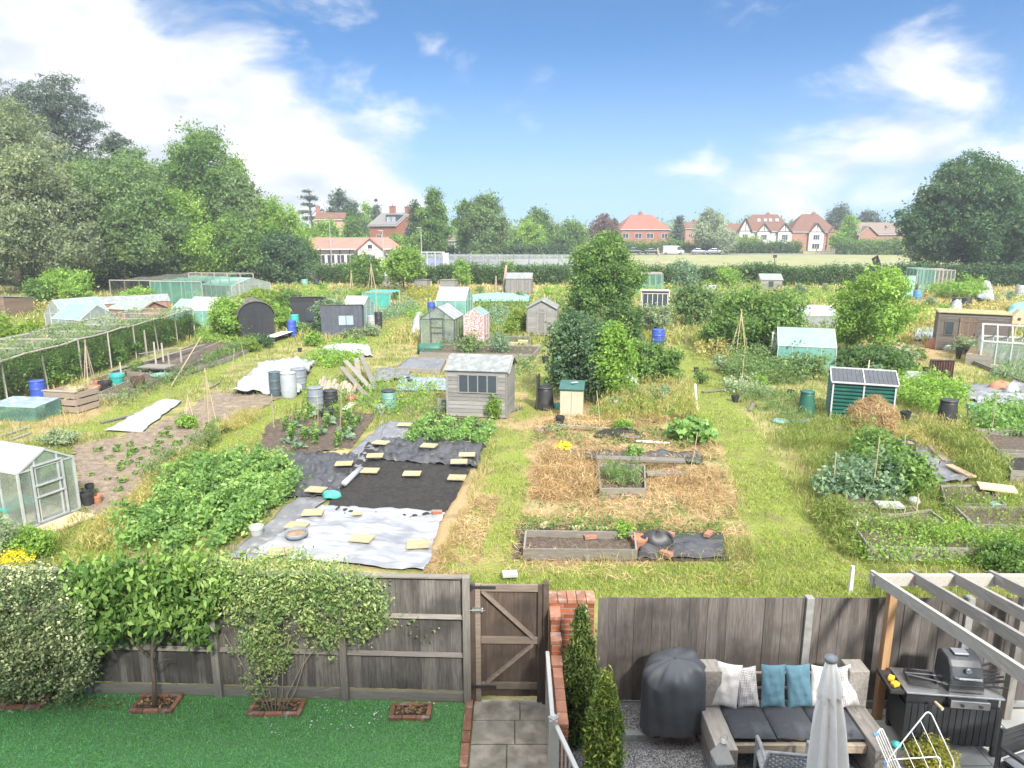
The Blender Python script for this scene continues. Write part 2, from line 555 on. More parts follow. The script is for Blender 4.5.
SUN_EL, SUN_AZ = 38, 18        # the sun stands behind the house, a little to the right
sl = bpy.data.lights.new('sun', 'SUN'); sl.energy = 2.9; sl.angle = R(6); sl.color = (1, .95, .87)
so = bpy.data.objects.new('sun', sl); C.objects.link(so)
sd = Vector((math.sin(R(SUN_AZ)) * math.cos(R(SUN_EL)), -math.cos(R(SUN_AZ)) * math.cos(R(SUN_EL)), math.sin(R(SUN_EL))))
so.rotation_euler = sd.to_track_quat('Z', 'Y').to_euler(); so.location = (0, -20, 40)

w = bpy.data.worlds.new('World'); SC.world = w; w.use_nodes = True
t = w.node_tree; bg = t.nodes['Background']; N = t.nodes.new; L = t.links.new
sky = N('ShaderNodeTexSky'); sky.sky_type = 'NISHITA'; sky.sun_disc = False
sky.sun_elevation = R(SUN_EL); sky.sun_rotation = math.atan2(sd.x, sd.y)
sky.air_density = 1.0; sky.dust_density = .6; sky.ozone_density = 2.2; sky.altitude = 100
tc = N('ShaderNodeTexCoord')
sep = N('ShaderNodeSeparateXYZ'); L(tc.outputs['Generated'], sep.inputs[0])
X, Y, Z = sep.outputs
# sky colour is looked up somewhat higher than the view so the blue starts nearer the horizon
cm = N('ShaderNodeCombineXYZ'); L(X, cm.inputs[0]); L(Y, cm.inputs[1])
L(math_(t, 'MULTIPLY_ADD', math_(t, 'MAXIMUM', Z, -.02), 2.6, .04), cm.inputs[2])
vn = N('ShaderNodeVectorMath'); vn.operation = 'NORMALIZE'; L(cm.outputs[0], vn.inputs[0])
L(vn.outputs[0], sky.inputs['Vector'])
az = math_(t, 'ARCTAN2', X, Y); el = math_(t, 'ARCSINE', Z)
# clouds: layered noise in direction space, thick where the banks stand
cv = N('ShaderNodeCombineXYZ'); L(math_(t, 'MULTIPLY', az, 1.0), cv.inputs[0]); L(math_(t, 'MULTIPLY', el, 1.9), cv.inputs[1])
n1 = N('ShaderNodeTexNoise'); n1.inputs['Scale'].default_value = 4.6; n1.inputs['Detail'].default_value = 10
n1.inputs['Roughness'].default_value = .58; n1.inputs['Distortion'].default_value = .35
L(cv.outputs[0], n1.inputs['Vector'])
def gauss(px, py, wx, wy, amp):
    d = ray(px, py).normalized()
    a0 = math.atan2(d.x, d.y); e0 = math.asin(d.z)
    u = math_(t, 'DIVIDE', math_(t, 'SUBTRACT', az, a0), wx / 700)
    v = math_(t, 'DIVIDE', math_(t, 'SUBTRACT', el, e0), wy / 700)
    s = math_(t, 'ADD', math_(t, 'MULTIPLY', u, u), math_(t, 'MULTIPLY', v, v))
    return math_(t, 'MULTIPLY', math_(t, 'EXPONENT', math_(t, 'MULTIPLY', s, -1)), amp)
banks = None
for g in [(110, 65, 160, 66, .60), (245, 190, 130, 60, .85), (320, 110, 80, 34, .30), (15, 40, 120, 60, .35), (385, 205, 40, 26, .22), (410, 105, 40, 16, .20),
          (915, 152, 150, 40, .52), (945, 52, 55, 20, .42), (790, 160, 80, 30, .24), (880, 205, 190, 20, .20), (550, 75, 26, 16, .20), (425, 38, 22, 12, .22),
          (-500, 60, 380, 120, .5), (1800, 80, 350, 140, .3)]:  # last two: unseen clouds outside the view, added for light
    q = gauss(*g); banks = q if banks is None else math_(t, 'ADD', banks, q)
dens = math_(t, 'ADD', math_(t, 'MULTIPLY_ADD', n1.outputs['Fac'], 2.5, -1.28), banks)
cl = N('ShaderNodeMapRange'); cl.interpolation_type = 'SMOOTHSTEP'
cl.inputs[1].default_value = .15; cl.inputs[2].default_value = .70; L(dens, cl.inputs[0])
n2 = N('ShaderNodeTexNoise'); n2.inputs['Scale'].default_value = 9; n2.inputs['Detail'].default_value = 6; L(cv.outputs[0], n2.inputs['Vector'])
cc = ramp(t, [(2.45, 2.75, 3.2), (4.15, 4.15, 4.2)], n2.outputs['Fac'], [.34, .58])
skyc = mixc(t, 1.0, sky.outputs[0], (.43, .76, .93), 'MULTIPLY')
# pale air low over the horizon
hz = N('ShaderNodeMapRange'); hz.interpolation_type = 'SMOOTHSTEP'; hz.inputs[1].default_value = -.04; hz.inputs[2].default_value = .26
hz.inputs[3].default_value = .92; hz.inputs[4].default_value = 0; L(el, hz.inputs[0])
skyc = mixc(t, hz.outputs[0], skyc, (1.75, 2.5, 3.3))
fin = mixc(t, cl.outputs[0], skyc, cc)
# unseen bright cloud overhead, added as soft fill light from above
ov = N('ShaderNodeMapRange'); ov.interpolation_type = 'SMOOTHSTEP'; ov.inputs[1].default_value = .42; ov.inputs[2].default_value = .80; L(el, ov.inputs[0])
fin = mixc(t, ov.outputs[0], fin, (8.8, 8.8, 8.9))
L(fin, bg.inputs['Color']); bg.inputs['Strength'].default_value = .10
SC.view_settings.view_transform = 'Standard'; SC.view_settings.look = 'None'
SC.view_settings.exposure = 1.55; SC.view_settings.gamma = 1
SC.cycles.use_denoising = True
SC.cycles.max_bounces = 6; SC.cycles.diffuse_bounces = 3; SC.cycles.glossy_bounces = 2
SC.cycles.transparent_max_bounces = 12; SC.cycles.transmission_bounces = 3
SC.cycles.caustics_reflective = False; SC.cycles.caustics_refractive = False

# ---------------------------------------------------------------- materials in use
plain('soil', (.225, .175, .125), (.12, .09, .066), 5, .95, .8, spots=((.40, .33, .25), 30, .60), dist=.04)
plain('dark_soil', (.028, .025, .022), (.012, .011, .010), 7, .95, .9, spots=((.07, .06, .05), 22, .62), dist=.04)
plain('compost', (.10, .075, .055), (.05, .036, .028), 9, .95, .8, spots=((.3, .24, .15), 26, .62), dist=.03)
plain('straw_ground', (.36, .245, .13), (.20, .135, .078), 7, .95, .8, vec=(1, 2.5, 1), dist=.04)
plain('black_membrane', (.035, .036, .040), (.07, .072, .078), 3, .45, .15)
plain('grey_membrane', (.20, .205, .22), (.12, .125, .135), 2.2, .5, .25, spots=((.30, .28, .25), 5, .60))
plain('pale_membrane', (0.351, 0.36, 0.38), (0.195, 0.205, 0.225), 1.6, .4, .25)
plain('fleece', (0.356, 0.37, 0.356), (0.251, 0.277, 0.271), 4, .8, .3)
plain('blue_tarp', (0.255, 0.33, 0.39), (0.165, 0.225, 0.285), 3, .5, .3, spots=((.55, .58, .6), 4, .6))
plain('teal_net', (0.07, 0.364, 0.28), (0.042, 0.266, 0.231), 6, .6, .3)
plain('pale_teal', (0.234, 0.455, 0.39), (0.169, 0.358, 0.325), 5, .6, .3)
plain('stone_slab', (0.425, 0.357, 0.212), (0.323, 0.264, 0.153), 6, .85, .3, vv=.15)
plain('flag_stone', (.33, .31, .26), (.16, .15, .12), 4.5, .85, .5, spots=((.44, .40, .33), 3.2, .55))
plain('pale_flag', (.40, .40, .38), (.30, .30, .29), 3, .8, .3, vv=.08)
plain('concrete', (.30, .31, .30), (.19, .20, .20), 5, .85, .3, spots=((.1, .1, .1), 8, .62))
plain('concrete_post', (.28, .28, .265), (.19, .19, .18), 8, .9, .3)
plain('gravel_mat', (.26, .26, .265), (.06, .062, .066), 55, .9, 1.0, dist=.02, lo=.38, hi=.62)
plain('render_white', (0.562, 0.554, 0.526), (0.49, 0.482, 0.454), 3, .8, .1)
plain('white_paint', (0.496, 0.496, 0.48), (0.432, 0.432, 0.416), 6, .5, .1)
plain('aluminium', (.58, .60, .60), (.46, .48, .48), 6, .4, .1, metal=.35)
plain('black_metal', (.022, .023, .025), (.035, .036, .038), 8, .45, .1)
plain('dark_frame', (.07, .07, .07), (.045, .045, .045), 8, .5, .1)
plain('steel', (.55, .56, .57), (.42, .43, .44), 9, .32, .08, metal=.9)
plain('bbq_grey', (.075, .08, .088), (.055, .058, .064), 7, .38, .08, metal=.3)
plain('cart_black', (.020, .022, .026), (.030, .032, .036), 5, .42, .1, vv=.15)
plain('white_wire', (.72, .74, .74), (.62, .64, .64), 9, .4, 0)
plain('cover_grey', (.050, .057, .066), (.074, .082, .092), 4, .5, .3, dist=.01)
plain('cushion_dark', (.040, .045, .052), (.055, .060, .068), 40, .9, .3, spots=((.085, .09, .10), 3.2, .58), dist=.003)
plain('pillow_white', (0.595, 0.586, 0.561), (0.51, 0.501, 0.484), 30, .9, .2, dist=.004)
plain('pillow_blue', (.085, .175, .225), (.065, .145, .19), 30, .9, .2, dist=.004)
plain('parasol_cloth', (.84, .85, .86), (.78, .79, .80), 12, .85, .15)
plain('blue_plastic', (.05, .10, .42), (.035, .07, .32), 4, .45, .1)
plain('teal_plastic', (.05, .40, .36), (.04, .3, .28), 4, .5, .1)
plain('green_plastic', (.025, .13, .085), (.018, .09, .06), 4, .5, .15)
plain('butt_green', (.20, .36, .30), (.13, .26, .22), 4, .5, .15)
plain('black_plastic', (.020, .021, .022), (.04, .04, .042), 5, .5, .15)
plain('grey_plastic', (.24, .26, .29), (.15, .17, .19), 4, .55, .15)
plain('pale_plastic', (0.375, 0.398, 0.413), (0.285, 0.307, 0.323), 3, .6, .2)
plain('blue_grey_plastic', (.085, .12, .135), (.055, .08, .095), 4, .5, .15)
plain('beige_plastic', (.48, .43, .31), (.40, .355, .25), 3, .6, .1)
plain('lid_green', (.045, .13, .115), (.035, .10, .09), 4, .5, .1)
plain('ribbed_green', (.020, .115, .085), (.012, .08, .06), 2, .45, .15)
plain('terracotta', (.42, .19, .11), (.30, .13, .08), 6, .85, .2)
plain('rust', (.11, .05, .038), (.06, .032, .028), 5, .85, .4, spots=((.2, .12, .10), 9, .62))
plain('blue_box', (.10, .27, .50), (.07, .2, .4), 4, .5, .1)
plain('yellow_plastic', (.75, .45, .04), (.6, .33, .03), 6, .5, .1)
plain('felt_roof', (.24, .255, .25), (.165, .178, .175), 5, .9, .4, spots=((.42, .43, .40), 4, .58))
plain('felt_dark', (.12, .105, .09), (.07, .06, .055), 5, .9, .4, spots=((.22, .18, .13), 5, .58))
plain('felt_green', (.27, .34, .27), (.18, .25, .2), 4, .9, .3)
plain('sheet_roof', (0.282, 0.294, 0.288), (0.216, 0.228, 0.228), 3, .5, .2)
plain('pale_roof', (0.33, 0.356, 0.343), (0.264, 0.297, 0.284), 2.5, .5, .2)
plain('turf_roof', (.36, .34, .16), (.22, .20, .10), 7, .95, .8)
plain('grey_paint', (.085, .095, .115), (.06, .068, .085), 4, .7, .2, vv=.12)
plain('black_paint', (.026, .027, .031), (.016, .017, .02), 4, .7, .2, vv=.2)
plain('roof_tile_red', (.30, .125, .088), (.22, .085, .06), 3, .85, .4, vec=(1, 1, 6), dist=.05)
plain('roof_tile_brown', (.19, .095, .062), (.11, .058, .042), 3, .85, .4, vec=(1, 1, 6), dist=.05)
plain('roof_slate', (0.204, 0.198, 0.186), (0.156, 0.15, 0.144), 3, .8, .3, vec=(1, 1, 6), dist=.05)
plain('roof_grey_brown', (.22, .17, .14), (.16, .12, .10), 3, .85, .3)
plain('school_roof', (.44, .17, .13), (.36, .135, .10), 1.2, .7, .2)
plain('school_wall', (.70, .63, .52), (.60, .52, .42), 1, .8, .1)
plain('window_dark', (.035, .045, .055), (.06, .075, .09), .8, .15, 0)
plain('window_pale', (.40, .45, .5), (.25, .3, .36), .8, .2, 0)
plain('timber_black', (.035, .028, .024), (.05, .04, .035), 3, .8, .1)
plain('car_dark', (.018, .02, .025), (.025, .027, .033), 2, .28, 0)
plain('car_white', (0.546, 0.553, 0.56), (0.504, 0.511, 0.518), 2, .28, 0)
plain('car_silver', (0.216, 0.228, 0.246), (0.192, 0.204, 0.222), 2, .28, 0, metal=.4)
plain('tyre', (.02, .02, .02), (.03, .03, .03), 9, .9, 0)
plain('asphalt', (.20, .205, .21), (.15, .155, .16), .7, .9, .1)
plain('field_grass', (.25, .25, .11), (.19, .21, .085), .13, .95, .3, spots=((.31, .285, .16), .35, .55))
plain('sign_brown', (.13, .07, .05), (.09, .05, .04), 4, .8, 0)
plain('lettering_blue', (.35, .55, .62), (.25, .45, .55), 8, .6, 0)
plain('petals', (.80, .78, .75), (.7, .66, .64), 8, .8, 0)
plain('rattan', (.36, .37, .38), (.20, .21, .22), 30, .7, .4, vv=.3)
plain('white_cover', (0.39, 0.413, 0.39), (0.315, 0.345, 0.323), 3, .55, .3)
plain('plastic_green_tint', (.30, .62, .52), (.22, .50, .42), 1.6, .4, .15)
plain('polycarb', (.22, .33, .295), (.17, .27, .24), 1.6, .35, .15)
plain('old_brick', (.33, .16, .10), (.22, .10, .065), 7, .9, .4, vv=.25, spots=((.36, .30, .25), 9, .58))
plain('bark', (.15, .115, .085), (.08, .06, .045), 4, .95, .6, vec=(3, 3, .6), dist=.03)
plain('bark_pale', (.30, .25, .20), (.19, .155, .12), 4, .95, .6, vec=(3, 3, .6), dist=.02)
plain('red_spot', (.42, .17, .15), (.56, .48, .44), 11, .7, .2, lo=.46, hi=.54)
plain('sponge', (.62, .28, .20), (.5, .22, .16), 14, .9, .2)
wood('fence_grey', (.185, .172, .158), (.062, .057, .052), vv=.4, stain=(.030, .027, .026))
wood('fence_rail', (.30, .28, .25), (.17, .155, .135), (1.2, 14, 14))
wood('fence_post', (.25, .235, .21), (.14, .13, .115))
wood('gate_brown', (.115, .085, .065), (.055, .040, .032), stain=(.032, .024, .02))
wood('gate_rail', (.27, .22, .175), (.15, .12, .095), (1.2, 14, 14))
wood('fence_brown', (.150, .132, .118), (.062, .055, .050), vv=.26, stain=(.036, .028, .024))
wood('post_orange', (.40, .245, .125), (.27, .155, .075), (10, 10, .9), knots=False)
wood('pergola_grey', (.40, .385, .355), (.25, .235, .21), (16, 1.2, 16))
wood('sleeper', (.33, .305, .27), (.17, .155, .14), (9, 1.2, 9))
wood('sleeper_x', (.44, .37, .28), (.28, .23, .17), (1.2, 9, 9))
wood('shed_grey', (0.271, 0.258, 0.238), (0.156, 0.148, 0.135), (1.0, 6, 14))
wood('shed_grey_up', (0.255, 0.242, 0.221), (0.145, 0.136, 0.123), (12, 12, .9))
wood('shed_brown', (.22, .15, .105), (.13, .09, .065), (1.0, 6, 12))
wood('shed_red', (.36, .17, .12), (.24, .11, .085), (10, 10, 1.0))
wood('shed_dark', (.15, .125, .105), (.075, .062, .053), (1.0, 6, 12))
wood('board_grey', (0.245, 0.224, 0.19), (0.143, 0.129, 0.109), (1.4, 10, 10))
wood('board_new', (.55, .43, .27), (.42, .31, .19), (1.4, 10, 10))
wood('cane', (.52, .42, .26), (.36, .28, .17), (10, 10, 1))
wood('pole_grey', (.42, .38, .32), (.28, .25, .21), (10, 10, 1))
wood('white_stake', (.70, .68, .63), (.52, .50, .46), (10, 10, 1))
wood('pallet', (.40, .32, .25), (.25, .195, .15), (1.4, 10, 10))
brick('brick_orange', (.40, .125, .052), (.20, .058, .034), (.26, .22, .18))
brick('brick_house', (.32, .10, .065), (.25, .08, .055), (.36, .26, .2), 2.0)
brick('brick_far', (.36, .17, .115), (.30, .14, .10), (.36, .26, .2), 2.0)
brick('brick_pink', (.46, .28, .22), (.40, .24, .19), (.42, .34, .28), 2.0)
glassmat('glass', opaque=.13)  # slight dirt on the panes
glassmat('glass_roof', opaque=.8, opaquecol=(.40, .40, .40))  # grey diffuse layer hides most of the glass
glassmat('glass_milky', opaque=.55, opaquecol=(.38, .42, .40))
glassmat('glass_green', tint=(.45, .8, .68), opaque=.6, opaquecol=(.22, .46, .40))
glassmat('net_green', tint=(.6, .85, .75), opaque=.30, gloss=.02, opaquecol=(.22, .42, .36))
glassmat('net_dark', tint=(.75, .78, .74), opaque=.17, gloss=.0, opaquecol=(.10, .11, .09))
glassmat('net_pale', tint=(.95, .95, .93), opaque=.16, gloss=.0, opaquecol=(.55, .54, .48))
# leaves, dark to light as the kinds have them
leafmat('leaf_mid', (.030, .060, .018), (.065, .115, .030), (.125, .19, .05))
leafmat('leaf_wood', (.034, .062, .026), (.075, .115, .045), (.14, .19, .075))
leafmat('leaf_woodgrey', (.050, .070, .042), (.105, .130, .075), (.19, .21, .125))
leafmat('leaf_light', (.070, .125, .024), (.130, .215, .040), (.22, .32, .075), k=1.75)
leafmat('leaf_lime', (.11, .17, .03), (.20, .29, .05), (.33, .42, .10), k=1.1)
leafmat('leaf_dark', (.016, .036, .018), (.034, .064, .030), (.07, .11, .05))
leafmat('leaf_pine', (.016, .030, .022), (.034, .054, .036), (.065, .09, .055), .15)
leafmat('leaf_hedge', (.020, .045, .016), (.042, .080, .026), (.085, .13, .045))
leafmat('leaf_var', (.030, .052, .022), (.075, .105, .045), (.27, .29, .16), .25)
leafmat('leaf_creeper', (.034, .075, .018), (.072, .130, .034), (.155, .23, .065), .45)
leafmat('leaf_jasmine', (.06, .105, .040), (.125, .175, .065), (.23, .265, .11), .35)
leafmat('leaf_conifer_dark', (.020, .040, .012), (.048, .078, .018), (.12, .15, .035), .2)  # darker green for the taller conifer
leafmat('leaf_conifer', (.028, .052, .012), (.070, .105, .020), (.17, .20, .045), .2, k=2.7)
leafmat('leaf_potato', (.040, .085, .026), (.095, .165, .050), (.19, .27, .09))
leafmat('leaf_bluegreen', (.060, .11, .075), (.13, .20, .13), (.24, .31, .2), k=1.5)
leafmat('leaf_bay', (.026, .058, .030), (.060, .108, .058), (.14, .19, .10), k=1.8)
leafmat('leaf_oak', (.016, .040, .022), (.038, .074, .036), (.085, .135, .06))
leafmat('leaf_silver', (.10, .14, .09), (.20, .25, .16), (.34, .38, .26), k=1.5)
leafmat('leaf_purple', (.045, .032, .035), (.09, .06, .062), (.15, .11, .10))
leafmat('leaf_gold', (.13, .15, .03), (.28, .28, .06), (.5, .45, .10), k=1.1)
leafmat('petal_yellow', (.70, .50, .02), (.80, .62, .04), (.85, .72, .10), .3, k=1.1)
leafmat('petal_orange', (.70, .22, .03), (.8, .3, .05), (.85, .45, .1), .3, k=1.1)
leafmat('leaf_haze', (.085, .11, .085), (.15, .18, .135), (.23, .25, .19))
leafmat('grass_green', (.055, .085, .018), (.100, .128, .032), (.175, .185, .062), .4)
leafmat('grass_mown', (.075, .110, .018), (.130, .165, .034), (.215, .225, .066), .4)
leafmat('grass_yellow', (.12, .115, .036), (.205, .18, .066), (.29, .25, .13), .4)
leafmat('grass_straw', (.24, .15, .075), (.42, .29, .15), (.60, .46, .28), .3, k=1.1)
leafmat('grass_lawn', (.065, .20, .050), (.095, .27, .080), (.15, .36, .13), .2, k=1.7)
leafmat('leaf_litter', (.13, .07, .03), (.26, .15, .08), (.45, .33, .2), .2, k=1.1)

# ---------------------------------------------------------------- the ground
# dry, straw coloured ground (1) against green sward (0), as patches on the land: photo column, row, half sizes, strength
DRY = [(620, 470, 125, 60, 1.0), (600, 555, 110, 20, .8), (450, 545, 40, 40, .75), (470, 515, 35, 45, .7), (60, 395, 60, 25, .7), (20, 385, 40, 12, .8),
       (560, 415, 60, 25, .5), (380, 285, 120, 7, 1.0), (230, 285, 90, 8, 1.0), (560, 285, 60, 7, .9), (900, 290, 160, 9, .9), (720, 288, 60, 6, .8),
       (980, 312, 60, 18, .6), (850, 425, 60, 14, .35), (790, 400, 40, 14, .35), (930, 350, 50, 25, .6), (40, 420, 80, 20, .5), (350, 330, 160, 45, .25), 
       (450, 400, 60, 15, .45), (90, 520, 60, 40, .35), (800, 320, 160, 25, .35), (860, 345, 80, 25, .35), (150, 350, 180, 40, .2), (420, 330, 25, 40, .35), (200, 430, 60, 20, .4)]
MOWN = [[(420, 566), (870, 562), (870, 610), (420, 610)], [(696, 420), (752, 420), (812, 520), (850, 575), (760, 575), (742, 500), (712, 430)], [(672, 345), (702, 345), (752, 420), (696, 420)], [(515, 420), (540, 420), (572, 345), (555, 345)], [(430, 590), (515, 590), (534, 430), (500, 430), (486, 480)],
        [(30, 566), (110, 566), (270, 425), (430, 312), (415, 308), (230, 415)], [(1040, 470), (1040, 430), (930, 372), (905, 352), (895, 360), (960, 420)], [(60, 432), (110, 434), (240, 362), (300, 340), (290, 334), (200, 372)]]
def dryness(px, py):
    s = 0
    for cx, cy, rx, ry, a in DRY:
        s = s + a * np.exp(-((px - cx) / rx) ** 2 - ((py - cy) / ry) ** 2)
    return np.clip(s, 0, 1)
def nproj(X, Y, Z):
    d = Y * CP + (H - Z) * SP; d = np.maximum(d, .3)
    return 512 + F * X / d, 384 + F * ((H - Z) * CP - Y * SP) / d

m, t, b, N, L = nt('ground_mat')
f1 = noise(t, .9, 6); f2 = noise(t, 14, 5); f3 = noise(t, 60, 3)
green = mixc(t, f2, (.095, .125, .028), (.23, .24, .075))
yel = mixc(t, f2, (.25, .225, .085), (.46, .385, .20))
dryc = mixc(t, f3, (.25, .17, .09), (.46, .34, .19))
base = mixc(t, ramp(t, [(0, 0, 0), (1, 1, 1)], f1, [.42, .62]), green, yel)
k = math_(t, 'ADD', attr(t, 'dry'), math_(t, 'MULTIPLY_ADD', f1, 1.2, -.6))
base = mixc(t, ramp(t, [(0, 0, 0), (1, 1, 1)], k, [.34, .72]), base, dryc)
lush = mixc(t, f2, (.130, .180, .030), (.255, .285, .070))
base = mixc(t, math_(t, 'MULTIPLY', attr(t, 'lush'), ramp(t, [(.15, .15, .15), (1, 1, 1)], f1, [.36, .56])), base, lush)
soilf = noise(t, 2.1, 5)
base = mixc(t, math_(t, 'MULTIPLY', ramp(t, [(0, 0, 0), (1, 1, 1)], soilf, [.56, .64]), .55), base, (.17, .125, .085))
L(base, b.inputs['Base Color']); b.inputs['Roughness'].default_value = .95
b.inputs['Specular IOR Level'].default_value = .1
bumpn(t, b, f2, .8, .05)
az_ = np.concatenate([np.linspace(-50, 50, 190), np.linspace(56, 304, 42)])
ds_ = np.concatenate([[.3], np.geomspace(2, 140, 190), np.geomspace(150, 4200, 50)])
A_, D_ = np.meshgrid(np.radians(az_), ds_)
gx = np.sin(A_) * D_; gy = np.cos(A_) * D_
gz = np.vectorize(terrain)(gx, gy) + np.where((gy > 9) & (gy < 100), .0, 0)
ppx, ppy = nproj(gx, gy, gz)
dr = np.where(gy > 8.2, dryness(ppx, ppy), 0)
nr, ncol = gx.shape
ii, jj = np.meshgrid(np.arange(ncol), np.arange(nr - 1))
i2 = (ii + 1) % ncol
fq = np.stack([jj * ncol + ii, (jj + 1) * ncol + ii, (jj + 1) * ncol + i2, jj * ncol + i2], -1).reshape(-1, 4)
gr = npmesh('ground', np.stack([gx, gy, gz], -1).reshape(-1, 3), fq[:, ::-1], np.zeros(len(fq)), 'ground_mat', smooth=True)
a = gr.data.attributes.new('dry', 'FLOAT', 'POINT'); a.data.foreach_set('value', dr.ravel().astype(np.float32))
lsh = np.zeros_like(dr)
for q in MOWN: lsh = np.maximum(lsh, inpoly(ppx + 8 * wob(gx, gy, 2), ppy, q) & (gy > 8.2))
a = gr.data.attributes.new('lush', 'FLOAT', 'POINT'); a.data.foreach_set('value', lsh.ravel().astype(np.float32))
tag(gr, kind='structure')
# field beyond the hedge and the car park: sheets following the rise
def strip(name, x0, x1, y0, y1, mat, dz):
    m = MB()
    m.grid(lambda u, v: (x0 + (x1 - x0) * u, y0 + (y1 - y0) * v, terrain(0, y0 + (y1 - y0) * v) + dz), 12, 20)
    o = m.build(name, mat, smooth=True); return tag(o, kind='structure')
strip('playing_field', 6, 160, 104, 176, 'field_grass', .03)
strip('school_playground', -42, 12, 100, 150, 'asphalt', .036)
strip('road', -40, 200, 176.5, 183, 'asphalt', .03)
# ================================================================ the two near gardens
def line_frame(a, b):
    d = b - a; return a, math.atan2(d.y, d.x), d.length

def boards(m, x0, x1, z0, z1, y0, w=.105, t=.014):
    x = x0
    while x < x1 - .02:
        x2 = min(x + w * rnd.uniform(.93, 1.05), x1); m.rv(); q = rnd.uniform(0, .006)
        q += .007 * (round(x / w) % 2); m.box(x - .004, x2 + .004, y0 + q, y0 + q + t, z0, z1 - rnd.uniform(0, .008)); x = x2

# ---- left fence: rails and posts towards the lawn
FA, FB = G(-60, 689.5), G(471, 703)
_, FR, FL = line_frame(FA, FB)
hL = zat(FB.y, 578)
f = thing('fence', 'weathered grey board fence with rails and posts behind the green lawn', 'fence', FA, FR)
def along(px, py): 
    p = G(px, py) - FA; return p.x * math.cos(FR) + p.y * math.sin(FR)
posts = [along(-38, 690), along(91, 693.5), along(220, 697), along(346, 700), along(468, 703)]
for x in posts:
    m = MB(); m.rv(); m.box(x - .05, x + .05, -.055, .045, 0, hL + (.02 if x < posts[-1] else .03)); m.build('post', 'fence_post', f, bevel=.006)
for k in range(4):
    a, b2 = posts[k] + .052, posts[k + 1] - .052
    m = MB(); boards(m, a - .05, b2 + .05, .155, hL - .02, .048); m.build('board_panel', 'fence_grey', f)
    for z in (zat(FB.y, 619), zat(FB.y, 657)):
        m = MB(); m.rv(); m.prism([(.046, z + .035), (-.02, z - .0), (.046, z - .045)], a, b2, 'x'); m.build('rail', 'fence_rail', f)
    m = MB(); m.rv(); m.box(a, b2, .0, .040, .012, .15); m.build('gravel_board', 'fence_rail', f, bevel=.004)
    m = MB(); m.rv(); m.box(a - .04, b2 + .04, -.012, .075, hL - .018, hL + .012); m.build('capping', 'fence_rail', f, bevel=.004)
tag(sheet('lawn', [(-80, 685), (470, 703.2), (461, 800), (-120, 800)], 'flag_stone', .01, .002, .08), kind='structure')
m, t, b, N, L = nt('lawn_mat')
fa = noise(t, 3, 4); fb = noise(t, 90, 2)
cA = mixc(t, fa, (.13, .31, .12), (.19, .42, .18)); cB = mixc(t, math_(t, 'MULTIPLY', fb, .7), cA, (.026, .085, .026))
L(cB, b.inputs['Base Color']); b.inputs['Roughness'].default_value = .9; bumpn(t, b, fb, .9, .02)
bpy.data.objects['lawn'].data.materials[0] = MATS['lawn_mat']
lp = scatter([(-70, 691), (468, 704), (460, 790), (-110, 790)], 42000)
pl = blades('lawn_grass', np.hstack([lp, np.full((len(lp), 1), .008)]), .028, 'grass_lawn', 'short even green lawn in front of the board fence', w=.004, lean=.7)
# path of flagstones and its brick edging
PF = [(475, 703.5), (545, 704), (552, 800), (462, 800)]
m = MB()
px_l, px_r = G(475, 704), G(546, 704)
row = 0; y = px_l.y
m = MB()
stones = [(0, .95, .55), (.95, 1.25, .4), (0, .5, .0)]
y1 = px_l.y + .05
x0, x1 = G(474, 704).x, G(548, 704).x
x0n, x1n = G(462, 800).x, G(553, 800).x
rows = [(.00, .42), (.42, .86), (.86, 1.32), (1.32, 1.9)]
cuts = [[.62], [.0, .55], [.45], [.5]]
for (a, c), ct in zip(rows, cuts):
    ed = [0] + [q for q in ct if q] + [1]
    for i in range(len(ed) - 1):
        m.rv()
        ya, yb = y1 - a - .006, y1 - c + .006
        xa = x0 + (x1 - x0) * ed[i] + .006; xb = x0 + (x1 - x0) * ed[i + 1] - .006
        m.box(xa, xb, yb, ya, .0, .030 + rnd.uniform(0, .006))
o = m.build('path', 'flag_stone', bevel=.006); tag(o, kind='structure')
m = MB()
y = y1
while y > 6.4:
    m.rv(); m.box(x0 - .115, x0 - .012, y - .205, y, 0, .055 + rnd.uniform(0, .008)); y -= .215
tag(m.build('brick_edging', 'old_brick', bevel=.006), 'row of red bricks edging the stone path beside the lawn', 'edging')

# ---- gate
ga, gb = G(474.5, 703.5), G(542, 704.5)
_, gr_, gl = line_frame(ga, gb); gh = zat(ga.y, 584)
g = thing('gate', 'brown wooden garden gate with Z shaped braces and black bolt', 'gate', ga, gr_)
m = MB(); boards(m, .05, gl - .03, .10, gh - .03, .03, .115); m.build('board_panel', 'gate_brown', g)
for nm, z in (('rail', gh - .055), ('rail', .28), ('rail', zat(ga.y, 640))):
    m = MB(); m.rv(); m.box(.10, gl - .07, -.005, .029, z - .05, z + .05); m.build(nm, 'gate_rail', g, bevel=.004)
zm = zat(ga.y, 640)
for (a, c) in (((.12, gh - .1), (gl - .13, zm + .05)), ((gl - .13, zm - .05), (.17, .33))):
    m = MB(); m.rv(); m.bar((a[0], .011, a[1]), (c[0], .011, c[1]), .034, .09, 0 if 0 else math.pi / 2); m.build('brace', 'gate_rail', g, bevel=.003)
for x in (.06, gl - .035):
    m = MB(); m.rv(); m.box(x - .035, x + .035, -.006, .028, .04, gh - .0); m.build('stile', 'gate_rail' if x < .1 else 'gate_brown', g, bevel=.004)
for z in (gh - .04, .27):
    m = MB(); m.box(-.03, .3, -.022, -.007, z - .018, z + .018); m.lathe([(.016, -.04), (.016, .04)], 8, (-.02, -.02, z)); m.build('hinge', 'black_metal', g)
